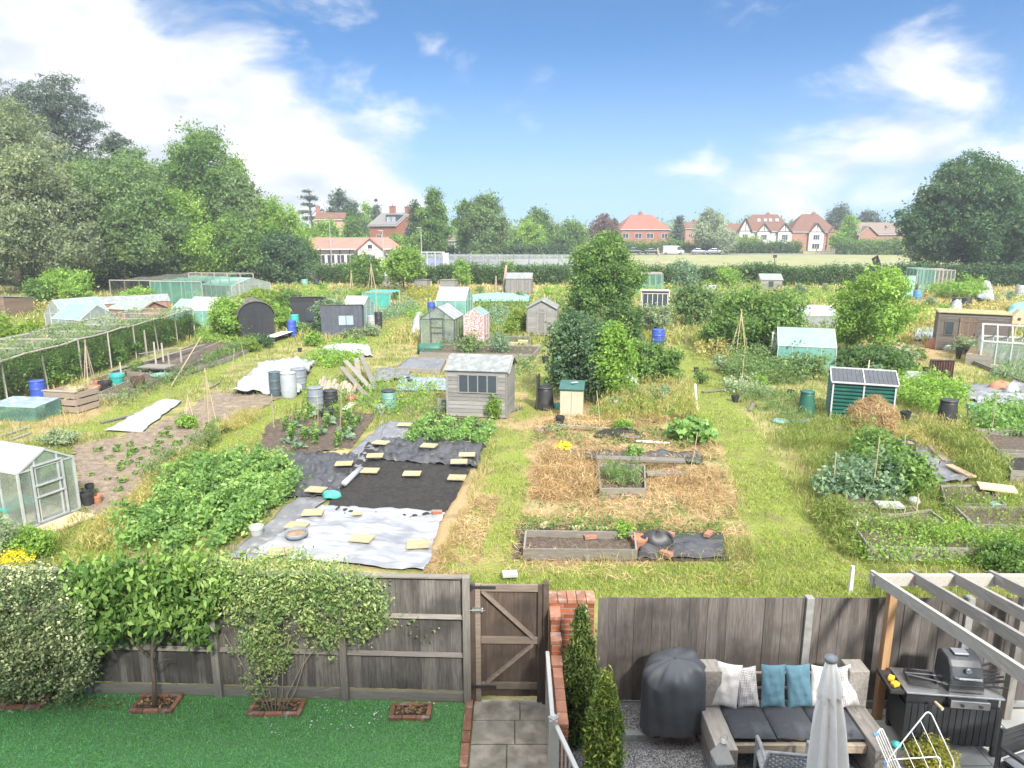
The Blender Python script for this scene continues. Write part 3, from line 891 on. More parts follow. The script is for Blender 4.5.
m = MB(); z = zat(ga.y, 609); m.box(-.02, .13, -.03, -.007, z - .035, z + .035); m.tube([(-.1, -.038, z), (.16, -.038, z)], .009, 8); m.tube([(.12, -.038, z), (.12, -.075, z)], .007, 6)
m.build('bolt', 'steel', g)
m = MB(); m.rv(); m.box(-.055, .018, .0, .07, 0, gh); m.build('gate_post', 'gate_brown', g)
m = MB(); m.rv(); m.box(gl + .0, gl + .075, -.04, .05, 0, gh + .04); m.build('gate_post', 'gate_brown', g, bevel=.006)

# ---- brick wall: pillar facing the house and a half brick wall coming forward, stepping down
pa, pb = G(545, 706), G(592, 707)
wy = pa.y + .02; wtop = zat(pa.y, 600)
bw = thing('brick_wall', 'orange brick pillar and low wall with stepped top beside the gate', 'wall', (pa.x, wy, 0))
wx = pb.x - pa.x
m = MB(); m.box(.05, wx, 0, .22, 0, wtop - .06); m.build('pillar', 'brick_orange', bw)
m = MB(); nb_ = 5
for k in range(nb_): m.rv(); q = .03 + (wx - .01) * k / nb_; m.box(q, q + (wx - .01) / nb_ - .006, -.02, .24, wtop - .058, wtop + rnd.uniform(0, .006))
m.build('coping', 'old_brick', bw, bevel=.008)
m = MB()
hs = [(.0, .28, wtop - .15), (.28, .5, wtop - .36), (.5, .72, wtop - .55), (.72, 1.75, 1.02)]
for (a, c, h) in hs: m.box(.055, .165, -c, -a - .003, 0, h)
m.build('side_wall', 'brick_orange', bw)
m = MB()
for (a, c, h) in hs[:3]: m.rv(); m.box(.04, .18, -c + .004, -a - .006, h + .002, h + .06)
for k in range(5): m.rv(); m.box(.05, .17, -.925 - .205 * k, -.726 - .205 * k, 1.022, 1.07)
m.build('step_brick', 'old_brick', bw, bevel=.008)
hr = thing('handrail', 'white painted handrail with thin balusters above the flagstone path', 'railing', (pa.x, wy, 0))
m = MB(); m.bar((.00, -.45, 1.10), (-.005, -1.72, 1.10), .05, .045); m.build('rail', 'white_paint', hr, bevel=.01)
m = MB(); m.bar((.03, -1.78, 1.08), (.28, -2.75, 1.08), .05, .045); m.build('rail', 'white_paint', hr, bevel=.01)
m = MB(); m.box(-.045, .045, -1.80, -1.71, 0, 1.15); m.lathe([(.06, 0), (.062, .02), (.03, .05)], 4, (0, -1.755, 1.15)); m.build('newel_post', 'white_paint', hr, bevel=.006)
for k in range(8):
    q = (k + .6) / 8; m = MB(); m.tube([(.03 + .25 * q, -1.80 - .95 * q, .0), (.03 + .25 * q, -1.80 - .95 * q, 1.06)], .010, 6); m.build('baluster', 'white_paint', hr)
for k in range(3):
    q = k / 2; m = MB(); m.box(-.02, .02, -.52 - 1.1 * q, -.48 - 1.1 * q, .0, 1.08); m.build('baluster', 'white_paint', hr)

# ---- right fence: plain boards towards the patio, concrete post
RA, RB = G(596, 707.5), G(1110, 708)
_, RR, RL = line_frame(RA, RB); hR = zat(RA.y, 598.5)
f = thing('fence', 'dark brown plain board fence behind the patio sofa and barbecue', 'fence', RA, RR)
def along2(px): 
    p = G(px, 708) - RA; return p.x * math.cos(RR) + p.y * math.sin(RR)
x8 = along2(800)
for (a, c) in ((0, x8 - .055), (x8 + .055, x8 + 2.05), (x8 + 2.17, RL)):
    m = MB(); boards(m, a, c, .10, hR, .02, .125); m.build('board_panel', 'fence_brown', f)
    m = MB(); m.rv(); m.box(a, c, .012, .05, .0, .095); m.build('gravel_board', 'concrete', f, bevel=.004)
    for z in (.35, hR - .25):
        m = MB(); m.rv(); m.box(a, c, .045, .09, z - .03, z + .03); m.build('rail', 'fence_rail', f)
for x in (x8, x8 + 2.11):
    m = MB(); m.box(x - .05, x + .05, -.02, .09, 0, hR + .012); m.build('post', 'concrete_post', f, bevel=.008)

# ---- ground of the right garden
def flat(name, x0, x1, y0, y1, z0, z1, mat, bevel=0):
    m = MB(); m.box(x0, x1, y0, y1, z0, z1); o = m.build(name, mat, bevel=bevel); return tag(o, kind='structure')
yr = RA.y
gx0 = pa.x + .17
flat('gravel', gx0, 4.6, 4.0, yr, -.05, .012, 'gravel_mat')
pl0 = G(612, 709); pf = G(690, 742)
flat('concrete_step', G(606, 742).x, 2.33, pf.y, pf.y + .10, 0, .105, 'concrete', .008)
flat('gravel_terrace', G(606, 742).x + .02, 2.30, pf.y + .101, yr - .01, 0, .085, 'gravel_mat')
m = MB()
for i in range(5):
    for j in range(7):
        m.rv(); xx = 4.62 + i * .6; yy = 4.6 + j * .6 - (.3 if i % 2 else 0)
        m.box(xx + .006, xx + .594, yy + .006, min(yy + .594, yr - .05), -.03, .018)
tag(m.build('paving', 'pale_flag', bevel=.004), kind='structure')
flat('paving_bed', 4.6, 7.8, 4.0, yr, -.06, .004, 'compost')
# gravel stones, loose
gp = np.vstack([scatter([(600, 751), (702, 751), (706, 800), (590, 800)], 9000)])
def pebbles(name, pts, z, r, mat, label):
    n = len(pts); r = r * (.5 + NR.random(n))
    base = np.array([(1, 0, 0), (-1, 0, 0), (0, 1, 0), (0, -1, 0), (0, 0, .7), (0, 0, -.7)], float)
    fc = np.array([(0, 2, 4), (2, 1, 4), (1, 3, 4), (3, 0, 4), (2, 0, 5), (1, 2, 5), (3, 1, 5), (0, 3, 5)])
    V = base[None] * r[:, None, None] * (.6 + .8 * NR.random((n, 6, 1)))
    V = V + np.concatenate([pts, np.full((n, 1), z)], 1)[:, None, :]
    Fq = (fc[None] + (np.arange(n) * 6)[:, None, None]).reshape(-1, 3)
    c = np.array([pts[:, 0].mean(), pts[:, 1].mean(), 0])
    o = npmesh(name, V.reshape(-1, 3) - c, Fq, np.repeat(NR.random(n), 8), mat, None, tuple(c))
    return tag(o, label, 'gravel', None, 'stuff')
plain('pebble', (.27, .27, .27), (.27, .27, .27), 3, .8, 0, vv=.75)
pebbles('loose_gravel', gp, .014, .011, 'pebble', 'loose grey gravel in front of the covered barbecue')
gp = scatter([(612, 711), (703, 711), (700, 741), (610, 741)], 5000)
pebbles('loose_gravel', gp, .087, .011, 'pebble', 'loose grey gravel round the wheel of the covered barbecue')

# ---- covered kettle barbecue
cb = G(671, 727, .1); cb.z = .087
t_ = thing('covered_barbecue', 'barbecue under a dark grey weather cover on gravel', 'barbecue', cb, R(8))
m = MB(); ww = .36
def cov(u, v):
    a = u * 2 * math.pi; c, s_ = math.cos(a), math.sin(a)
    if v < .72:
        k = v / .72; zz = .10 + k * .58 + .03 * math.sin(a * 3 + .5) * (1 - k); rad = .365 - .013 * k
        fold = (.034 * max(0, math.sin(a * 5 + 1.5 * zz)) + .012 * math.sin(a * 13 + 4 * zz)) * (1.1 - .6 * k)
    else:
        k = (v - .72) / .28; zz = .68 + .25 * math.sin(k * 1.57) + .22 * (c + .4 * s_) * k * (1 - k) + .012 * math.sin(a * 6) * math.sin(k * 3.14); rad = .352 * (1 - k ** 2.6) ** .75
        fold = (.034 * max(0, math.sin(a * 5 + 1.02)) + .012 * math.sin(a * 13 + 2.72)) * (.5 + 3 * k) * (1 - k) + .02 * math.sin(a * 5 + k * 4) * k
    rad = (rad - fold) / max(abs(c), abs(s_)) ** .22
    return (rad * c, rad * s_ * .88, zz)
m.grid(cov, 96, 48); m.build('cover', 'cover_grey', t_, True).scale = (1.14, 1.1, 1.08)
for sx in (-.24,):
    m = MB(); m.tube([(sx - .03, -.12, .085), (sx + .03, -.12, .085)], .085, 16); m.build('wheel', 'tyre', t_)
    m = MB(); m.tube([(sx - .03, .2, .085), (sx + .03, .2, .085)], .085, 16); m.build('wheel', 'tyre', t_)
for y in (-.18, .2):
    m = MB(); m.tube([(.22, y, .35), (.29, y - .04, .0)], .012, 6); m.build('leg', 'steel', t_)

# ---- sofa of sleepers
SX0, SX1, SY0, SY1 = 2.36, 4.44, 6.98, 7.98
s = thing('sofa', 'chunky grey sleeper wood garden sofa against the fence', 'sofa', ((SX0 + SX1) / 2, (SY0 + SY1) / 2, .012))
cx, cy = (SX0 + SX1) / 2, (SY0 + SY1) / 2
for (a, c) in ((SX0, SX0 + .25), (SX1 - .25, SX1)):
    for z0, z1, j in ((0, .245, .015), (.25, .49, 0)):
        m = MB(); m.rv(); m.box(a - cx + j, c - cx - j, SY0 - cy + j, SY1 - cy - .005, z0, z1); m.build('arm', 'sleeper', s, bevel=.012)
    m = MB(); m.rv(); m.box(a - cx, c - cx, SY1 - cy - .26, SY1 - cy, .493, 1.0); m.build('back_post', 'sleeper', s, bevel=.012)
for z in (.50, .72):
    m = MB(); m.rv(); m.box(SX0 + .255 - cx, SX1 - .255 - cx, SY1 - cy - .07, SY1 - cy - .02, z, z + .12); m.build('back_rail', 'sleeper_x', s, bevel=.006)
m = MB(); m.rv(); m.box(SX0 + .255 - cx, SX1 - .255 - cx, SY0 + .17 - cy, SY0 + .23 - cy, .30, .41); m.build('front_rail', 'sleeper_x', s, bevel=.006)
m = MB()
for k in range(5): m.rv(); yy = SY0 + .25 + k * .13; m.box(SX0 + .255 - cx, SX1 - .255 - cx, yy - cy, yy + .1 - cy, .355, .385)
m.build('seat_slats', 'sleeper_x', s)
def pad(m, w, d, h, puff=.02, n=22):
    def f_(u, v, top):
        x = (u - .5) * w; y = (v - .5) * d
        e = 1 - max(abs(2 * u - 1), abs(2 * v - 1)) ** 6
        return (x, y, (h / 2 + puff * (1 - (2 * u - 1) ** 2) * (1 - (2 * v - 1) ** 2)) * (.35 + .65 * e ** .5) * (1 if top else -1) + .006 * wob(x * 5, y * 5, 2))
    m.grid(lambda u, v: f_(u, v, True), n, n); m.grid(lambda u, v: f_(1 - u, v, False), n, n)
    return m
sw = (SX1 - SX0 - .52) / 3
lab = ['dark grey seat pad at the end of the sofa beside the covered barbecue', 'dark grey middle seat pad of the wooden sofa below the blue cushions', 'dark grey seat pad at the barbecue cart end of the sofa']
for k in range(3):
    m = pad(MB(), sw - .01, .60, .11); o = m.build('seat_pad', 'cushion_dark', None, True, (SX0 + .26 + sw * (k + .5), SY0 + .52, .455)); tag(o, lab[k], 'cushion', 'seat pads of the wooden sofa')
def pillow_mb(w, h, t_=.13, n=18):
    m = MB(); ph = rnd.random() * 20
    for sg in (1, -1):
        def fn(u, v):
            uu = u if sg > 0 else 1 - u
            a = 2 * uu - 1; c = 2 * v - 1
            th = t_ / 2 * ((1 - a * a) * (1 - c * c)) ** .42
            pinch = 1 - .06 * (1 - abs(a) ** 2) * abs(c) - .0
            p2 = 1 - .06 * (1 - abs(c) ** 2) * abs(a)
            e_ = (1 - a * a) * (1 - c * c); wr = (.018 * wob(a * 2 + ph, c * 2.4, 2.2) + .010 * math.sin(a * 7 + c * 4 + ph)) * e_ ** .5 * sg
            return (a * w / 2 * p2, sg * th + wr, c * h / 2 * pinch)
        m.grid(fn, n, n)
    return m
m_, t, b, N, L = nt('pillow_pattern')
tcx = N('ShaderNodeTexCoord'); ck = N('ShaderNodeTexWave'); ck.wave_type = 'BANDS'; ck.bands_direction = 'DIAGONAL'; ck.inputs['Scale'].default_value = 11
ck2 = N('ShaderNodeTexChecker'); mpn = N('ShaderNodeMapping'); mpn.inputs['Scale'].default_value = (75, 1, 75); mpn.inputs['Location'].default_value = (0, 5, 0); mpn.inputs['Rotation'].default_value = (0, .785, 0)
L(tcx.outputs['Object'], mpn.inputs[0]); L(mpn.outputs[0], ck2.inputs['Vector'])
ck2.inputs['Scale'].default_value = 1; ck2.inputs['Color1'].default_value = (.62, .60, .58, 1); ck2.inputs['Color2'].default_value = (.22, .21, .22, 1)
L(ck2.outputs[0], b.inputs['Base Color']); b.inputs['Roughness'].default_value = .9
pil = [(727, .31, .56, 'pillow_white', 7, 'plain white cushion leaning by the sofa back post near the covered barbecue'), (747, .26, .51, 'pillow_pattern', -5, 'patterned cushion between a white and a blue one'),
       (773, .31, .54, 'pillow_blue', 2, 'blue cushion next to the patterned cushion on the sofa'), (799, .31, .54, 'pillow_blue', -4, 'blue cushion between another blue and a white one'),
       (822, .29, .52, 'pillow_white', 3, 'white cushion partly behind the folded parasol'), (845, .26, .52, 'pillow_pattern', -12, 'patterned cushion tilted beside the sofa post near the barbecue cart')]
for px, w_, h_, mt, tl, lb in pil:
    y = SY1 - .22; zc = .50 + h_ / 2
    x = (px - 512) / F * (y * CP + (H - zc) * SP)
    o = pillow_mb(w_, h_).build('cushion', mt, None, True, (x, y, zc + .01)); o.rotation_euler = (R(-14), R(tl), R(rnd.uniform(-8, 8)))
    tag(o, lb, 'cushion', 'cushions along the sofa back')

# ---- lantern
lx = (722.5 - 512) / F * (6.72 * CP + 6 * SP)
ln = thing('lantern', 'tall metal candle lantern with a white roof by the sofa arm', 'lantern', (lx, 6.78, .012), R(6))
ln.scale = (.86, .86, 1.10)
m = MB(); m.box(-.115, .115, -.115, .115, 0, .03); m.build('base', 'steel', ln, bevel=.004)
for x in (-.1, .1):
    for y in (-.1, .1): m = MB(); m.box(x - .008, x + .008, y - .008, y + .008, .03, .50); m.build('corner_bar', 'steel', ln)
m = MB()
for sx in (-1, 1): m.box(sx * .1 - .002, sx * .1 + .002, -.09, .09, .03, .5); m.box(-.09, .09, sx * .1 - .002, sx * .1 + .002, .03, .5)
m.build('pane', 'glass', ln)
m = MB(); m.lathe([(.17, .50), (.165, .515), (.055, .66), (.05, .68), (.03, .69)], 4); m.build('roof', 'white_paint', ln).rotation_euler.z = R(45)
m = MB(); m.tube([(.05 * math.cos(a), 0, .735 + .05 * math.sin(a)) for a in [i * .5236 for i in range(13)]], .006, 6); m.lathe([(.045, .69), (.05, .70), (.02, .72)], 12); m.build('ring', 'white_paint', ln)
m = MB(); m.lathe([(.04, .03), (.04, .2), (.0, .2)], 12); m.build('candle', 'fleece', ln)

# ---- folded parasol
py_ = 6.05; ptop = zat(py_, 657)
pxx = (831 - 512) / F * (py_ * CP + (H - ptop) * SP)
pr = thing('parasol', 'closed pale grey garden parasol standing before the sofa', 'parasol', (pxx + ptop * math.sin(R(4)), py_, .012))
pr.rotation_euler.y = -R(4)
m = MB()
def can(r0, r1, z0, z1, ph, ribs=8, dp=.22):
    def fn(u, v):
        a = u * 2 * math.pi; r_ = r0 + (r1 - r0) * v ** .8
        r_ *= 1 + dp * math.cos(a * ribs + ph + v * .6) * min(1, v * 3)
        z = z0 + (z1 - z0) * v - (.03 * (1 + math.cos(a * ribs + ph)) if v > .95 else 0)
        return (r_ * math.cos(a), r_ * math.sin(a), z)
    return fn
m.grid(can(.08, .168, ptop - .33, .98, 0, 8, .30), 96, 20); m.build('canopy', 'parasol_cloth', pr, True)
m = MB(); m.grid(can(.035, .110, ptop - .03, ptop - .40, .6, 8, .14), 96, 14); m.build('vent', 'parasol_cloth', pr, True)
m = MB(); m.lathe([(.055, -.05), (.062, -.03), (.058, -.005), (.0, .01)], 20, (0, 0, ptop)); m.build('cap', 'grey_plastic', pr, True)
m = MB(); m.tube([(0, 0, .0), (0, 0, ptop - .04)], .02, 10); m.build('pole', 'grey_plastic', pr)
m = MB(); m.lathe([(.28, 0), (.28, .05), (.05, .09), (.05, .3)], 24); m.build('base', 'concrete', pr)

# ---- rattan chair
ch = thing('rattan_chair', 'grey woven rattan chair with its back to the house', 'chair', (3.08, 6.76, .012), R(-8))
m = MB(); 
def rim(t): 
    pts = []
    for i in range(13):
        a = math.pi * i / 12; pts.append((-.30 * math.cos(a) if abs(math.cos(a)) < .9 else -.30 * (1 if math.cos(a) > 0 else -1), -.26, .45 + .38 * min(1, math.sin(a) * 2.2)))
    return pts
m.tube(rim(0), .018, 8); m.build('back_frame', 'rattan', ch, True)
m = MB()
for k in range(15):
    z = .44 + k * .0255; m.rv(); m.tube([(-.29 + .58 * i / 16, -.26 + .007 * (1 if (i + k) % 2 else -1), z) for i in range(17)], .0105, 5)
for i in range(15):
    x = -.28 + .04 * i; m.rv(); m.tube([(x, -.26, .43), (x, -.26, .82)], .006, 5)
m.build('backrest', 'rattan', ch)
m = MB(); m.box(-.29, .29, -.26, .27, .40, .44); m.build('seat', 'rattan', ch, bevel=.015)
for sx in (-.28, .28):
    for y in (-.25, .25): m = MB(); m.tube([(sx, y, 0), (sx, y, .4)], .02, 8); m.build('leg', 'rattan', ch)
    m = MB(); m.tube([(sx, .25, .4), (sx, .24, .62), (sx, .1, .65), (sx, -.24, .67)], .022, 8); m.build('armrest', 'rattan', ch)

# ---- pergola
PY = 8.16; pz = zat(PY, 574.5)
x0 = (872 - 512) / F * (PY * CP + (H - pz) * SP)
pg = thing('pergola', 'weathered timber pergola with open rafters over the barbecue corner', 'pergola', (x0, PY, .012))
px_ = (885 - 512) / F * (PY * CP + (H - 1) * SP) - x0
m = MB(); m.box(px_ - .05, px_ + .05, -.05, .05, 0, pz - .16); m.build('post', 'post_orange', pg, bevel=.008)
m = MB(); m.rv(); m.box(.0, 4.2, -.035, .035, pz - .16, pz - .012); m.build('beam', 'pergola_grey', pg, bevel=.005)
m = MB(); px2 = (1016 - 512) / F * (PY * CP + (H - 1) * SP) - x0; m.box(px2 - .05, px2 + .05, -.05, .05, 0, pz - .163); m.build('post', 'fence_post', pg, bevel=.008)
rise = .39 / 2.58; ln_ = 6.2
for k in range(8):
    xx = .02 + k * .505
    m = MB(); m.rv(); m.prism([(.10, -.13 - .1 * rise), (.10, .012 - .1 * rise), (-ln_, .012 + ln_ * rise), (-ln_, -.13 + ln_ * rise)], xx, xx + .05, 'x'); m.build('rafter', 'pergola_grey', pg, loc=(0, 0, pz + (.003 if k else .003)), bevel=.004)
m = MB(); m.rv(); m.box(-.05, 4.2, -ln_ - .05, -ln_ - .005, pz + ln_ * rise - .17, pz + ln_ * rise + .02); m.build('wall_plate', 'pergola_grey', pg)
m = MB(); m.box(-.05, .05, -ln_ - .15, -ln_ - .052, 0, pz + ln_ * rise); m.build('post', 'fence_post', pg)
m = MB(); m.box(4.1, 4.2, -ln_ - .15, -ln_ - .052, 0, pz + ln_ * rise); m.build('post', 'fence_post', pg)

# ---- barbecue cart
bx0 = (907 - 512) / F * (7.5 * CP + 5.6 * SP); bx1 = (1004 - 512) / F * (7.5 * CP + 5.6 * SP)
bwid = bx1 - bx0
bq = thing('barbecue_cart', 'black grill cart with a grey hood on the slab patio', 'barbecue', ((bx0 + bx1) / 2, 7.5, .018), R(-7))
hw = bwid / 2
for sx in (-1, 1):
    for y in (.03, .5): m = MB(); m.box(sx * (hw - .04) - .03, sx * (hw - .04) + .03, y - .03, y + .03, 0, .14); m.build('leg', 'cart_black', bq)
m = MB()
m.box(-hw, hw, .02, .53, .14, .66); x = -hw
while x < hw - .02: m.rv(); m.box(x + .003, min(x + .075, hw) - .003, .0, .02, .15, .70); x += .078
m.build('cabinet', 'cart_black', bq)
m = MB(); m.box(-hw - .02, hw - .02, -.02, .53, .86, .885); m.build('worktop', 'steel', bq, bevel=.005)
m = MB(); m.box(-hw + .02, hw - .05, .05, .53, .665, .858); m.build('shelf_box', 'cart_black', bq)
m = MB(); m.box(-.08, .38, -.055, .04, .735, .83); m.box(-.085, .385, -.062, -.054, .73, .836); m.build('control_panel', 'steel', bq, bevel=.006)
for x in (.05, .27):
    m = MB(); m.tube([(x, -.064, .782), (x, -.082, .782)], .022, 14); m.build('knob', 'black_metal', bq)
m = MB(); m.box(-hw - .20, -hw - .025, .02, .5, .82, .85); m.box(-hw - .205, -hw - .19, .02, .5, .85, .88); m.box(-hw - .2, -hw - .03, .01, .02, .85, .88); m.build('side_shelf', 'black_metal', bq)
m = MB(); m.prism([(.08, .89), (.06, 1.06), (.12, 1.22), (.2, 1.30), (.42, 1.31), (.5, 1.24), (.52, .89)], -.07, .34, 'x'); m.build('hood', 'bbq_grey', bq, bevel=.03)
m = MB(); m.box(-.075, .345, .05, .078, .89, 1.0); m.build('firebox_front', 'black_metal', bq, bevel=.006)
m = MB(); m.tube([(-.02, .045, 1.11), (.0, .0, 1.12), (.27, .0, 1.12), (.29, .045, 1.11)], .012, 8); m.build('handle', 'steel', bq)
m = MB(); m.box(.03, .21, .24, .38, 1.312, 1.34); m.build('lid_vent', 'steel', bq, bevel=.01)
m = MB(); m.tube([(.135, .075, 1.2), (.135, .05, 1.195)], .035, 16); m.build('thermometer', 'steel', bq)
# things on the cart
bq.scale = (.95, .93, .93)
cyb = Matrix.Translation(bq.location) @ Matrix.Rotation(R(-7), 4, 'Z') @ Matrix.Scale(.93, 4)
def on_cart(x, y, z): return cyb @ Vector((x, y, z))
o = thing('grill_tray', 'black roasting tray on the cart worktop beside the grill hood', 'tray', on_cart(-.34, .26, .888), R(-16))
m = MB(); m.box(-.16, .16, -.13, .13, 0, .012); m.build('base', 'black_metal', o)
m = MB()
for a in ((-.165, -.15, -.13, .13), (.15, .165, -.13, .13), (-.15, .15, -.135, -.12), (-.15, .15, .12, .135)): m.box(*a, .0, .06)
m.build('rim', 'black_metal', o)
for k in range(2):
    o = thing('tongs', ['steel tongs lying across the roasting tray on the cart', 'steel spatula lying beside the tongs on the roasting tray'][k], ['tongs', 'spatula'][k], on_cart(-.30, .20 + k * .1, .955), R(-28 + k * 16))
    if k: o.name = 'spatula'
    m = MB(); m.bar((-.2, 0, 0), (.2, 0, .01), .02, .006); m.build('handle', 'steel', o)
    m = MB(); m.box(.18, .27, -.03, .03, .008, .013); m.build('blade' if k else 'claw', 'steel', o)
for k in range(2):
    m = MB(); m.box(-.05, .05, -.035, .035, 0, .05); o = m.build('sponge', 'yellow_plastic', None, loc=on_cart(-hw - .11, .15 + .13 * k, .852), rz=R(20 + 30 * k), bevel=.012)
    tag(o, ['yellow sponge nearer the cart front on the side shelf', 'yellow sponge nearer the fence on the cart side shelf'][k], 'sponge')
m = MB(); m.tube([(0, 0, 0), (.02, -.12, -.01)], [.016, .02], 8); o = m.build('rolling_pin', 'board_new', None, loc=on_cart(-.28, -.06, .80)); tag(o, 'wooden tool handle sticking out under the cart worktop', 'tool')
m = MB()
for k in range(9): 
    a = rnd.uniform(-.5, .5); m.rv(); m.bar((-.02 * k, .1 + .04 * k, .0), (.22 + .01 * k, .05 + .035 * k + a * .2, .07 + .02 * (k % 4)), .03, .012)
o = m.build('grill_grate', 'black_metal', None, loc=on_cart(hw - .16, .12, .892)); tag(o, 'jumble of black grill grates at the end of the cart', 'grates')
o = thing('black_sack', 'small black sack slumped on the ground behind the orange pergola post', 'sack', G(897, 709, 0))
m = MB(); m.grid(lambda u, v: (.13 * math.cos(u * 6.283) * math.sin(v * 3.0 + .1) * (1 + .15 * math.sin(u * 19)), .10 * math.sin(u * 6.283) * math.sin(v * 3.0 + .1), .34 - .34 * v + .02 * math.sin(u * 25)), 28, 14); m.build('bag', 'black_plastic', o, True)
m = MB(); m.lathe([(.03, 0), (.055, .07), (.03, .09)], 8, (0, 0, .32)); m.build('tied_neck', 'black_plastic', o, True)

# ---- clothes airer folded and leaning
ab = G(905, 775)
ai = thing('clothes_airer', 'white wire clothes airer folded and leaning beside the sofa', 'airer', (4.36, 6.74, .018), R(0))
ai.scale = (.88, .9, 1.2)
def loop(pts, r, mat, nm='frame'):
    m = MB(); m.tube(pts + [pts[0]], r, 6); return m.build(nm, mat, ai, True)
def rrect(o, u, v, r=.12):
    """rounded loop spanned by u and v from corner o"""
    o, u, v = map(Vector, (o, u, v)); U, W = u.normalized(), v.normalized(); out = []
    for c, a, b2 in ((o + u + v, U, W), (o + v, -U, W), (o, -U, -W), (o + u, U, -W)):
        cc = c - a * r - b2 * r
        for k in range(5):
            th = math.pi / 2 * k / 4
            e = (math.cos(th), math.sin(th)) if (a == U) == (b2 == W) else (math.sin(th), math.cos(th))
            out.append(cc + (a * e[0] + b2 * e[1]) * r)
    return out
O, U_, W_ = (-.16, .10, .36), (.55, .12, .52), (.22, -.32, -.42)
loop(rrect(O, U_, W_, .07), .008, 'white_wire')
for k in range(1, 5):
    a = Vector(O) + Vector(W_) * k / 5 * 0 + Vector(U_) * k / 5
    m = MB(); m.tube([a, a + Vector(W_)], .005, 5); m.build('wire', 'white_wire', ai)
O2, U2, W2 = (-.28, .18, .62), (.30, -.40, -.58), (.10, .05, .06)
loop(rrect(O2, U2, W2, .04), .007, 'white_wire')
for k in range(1, 4):
    a = Vector(O2) + Vector(W2) * k / 4
    m = MB(); m.tube([a, a + Vector(U2)], .004, 5); m.build('wire', 'white_wire', ai)
loop(rrect((-.22, .02, .04), (.62, -.1, .10), (.1, .1, .35), .06), .007, 'white_wire')
for q in ((-.16, .1, .36), (.06, -.22, -.0), (-.28, .18, .62), (.10, .0, .30), (.30, -.12, .25)):
    m = MB(); m.tube([Vector(q) + Vector((-.02, 0, 0)), Vector(q) + Vector((.03, 0, .02))], .018, 8); m.build('joint', 'blue_box', ai)
m = MB(); m.lathe([(.0, 0), (.05, .02), (.055, .06), (.0, .09)], 12); o = m.build('peg_bag', 'teal_plastic', None, True, (4.44, 7.02, .50)); tag(o, 'small green peg bag on the sofa arm beside the airer', 'bag')
m = MB(); m.tube([(0, 0, 0), (.0, .02, .20)], [.10, .055], 4); m.tube([(0, .02, .2), (0, .02, .25)], [.03, .03], 8); o = m.build('white_lantern', 'white_paint', None, loc=(4.50, 6.80, .03)); tag(o, 'small white lantern behind the clothes airer', 'lantern')
bush('flowering_shrub', 'low golden green shrub on the paving beside the airer', 930, 774, 744, 46, 'leaf_gold', 3400, .032, .03, nb=9)
# ---- black chair at the edge
cc_ = thing('metal_chair', 'black metal garden chair at the edge of the slabs', 'chair', (5.86, 6.72, .018), R(20))
for x in (-.26, .26):
    for y in (-.26, .26): m = MB(); m.box(x - .02, x + .02, y - .02, y + .02, 0, .62 if y < 0 else .85); m.build('leg', 'black_metal', cc_)
    m = MB(); m.box(x - .022, x + .022, -.28, .28, .60, .635); m.build('armrest', 'black_metal', cc_)
m = MB(); m.box(-.26, .26, -.26, .26, .36, .40); m.build('seat', 'black_metal', cc_)
m = MB()
for k in range(5): m.box(-.24, .24, .25, .27, .47 + .075 * k, .52 + .075 * k)
m.build('backrest', 'black_metal', cc_)
o = pad(MB(), .46, .46, .09).build('seat_pad', 'grey_plastic', None, True, (5.86, 6.72, .468)); o.rotation_euler.z = R(20); tag(o, 'pale grey pad on the black metal chair', 'cushion')

# ---- planting in the near gardens
def conifer(label, px, yb, yt, wpx, n, mat='leaf_conifer'):
    p = G(px, yb); h = zat(p.y, yt); wd = wpx * mpp(p)
    t = thing('conifer', label, 'conifer', p)
    m = MB(); m.tube([(0, 0, 0), (0, 0, h * .95)], [.03, .008], 6); m.build('trunk', 'bark', t)
    k = int(n / 16); z = NR.random(k) ** .9; a = NR.random(k) * 6.283
    prof = wd / 2 * np.where(z < .35, .62 + z * 1.1, 1.02 - ((z - .35) / .65) ** 1.9) * (.88 + .2 * NR.random(k))
    cpos = np.stack([prof * np.cos(a), prof * np.sin(a), h * (.03 + .95 * z)], 1)
    mm = np.repeat(np.arange(k), 16)
    Pp = cpos[mm] + NR.normal(size=(len(mm), 3)) * np.array([.03, .03, .045])
    Nn = norm(np.stack([np.cos(a), np.sin(a), .2 + 0 * a], 1))[mm]
    cvv = np.clip(.5 + NR.normal(size=k) * .25, 0, 1)
    nf = n // 3; zf = NR.random(nf) ** .9; af = NR.random(nf) * 6.283
    pf_ = wd / 2 * np.where(zf < .35, .62 + zf * 1.1, 1.02 - ((zf - .35) / .65) ** 1.9) * .72
    Pf = np.stack([pf_ * np.cos(af), pf_ * np.sin(af), h * (.03 + .92 * zf)], 1)
    v1, f1 = leaf_geo(np.vstack([Pp, Pf]), np.vstack([Nn, np.tile([0, 0, 1.], (nf, 1))]), np.concatenate([.045 + .03 * NR.random(len(Pp)), .12 + 0 * zf]), .35, .5, -.9)
    npmesh('foliage', v1, f1, np.clip(np.concatenate([cvv[mm] + NR.normal(size=len(mm)) * .15, .3 + .2 * NR.random(nf)]), 0, 1), mat, t)
    return t
conifer('slim dark conifer standing against the brick pillar', 579, 744, 607, 28, 7000, 'leaf_conifer_dark')
conifer('bright green conifer standing in front of the taller one', 602, 800, 674, 32, 8000)

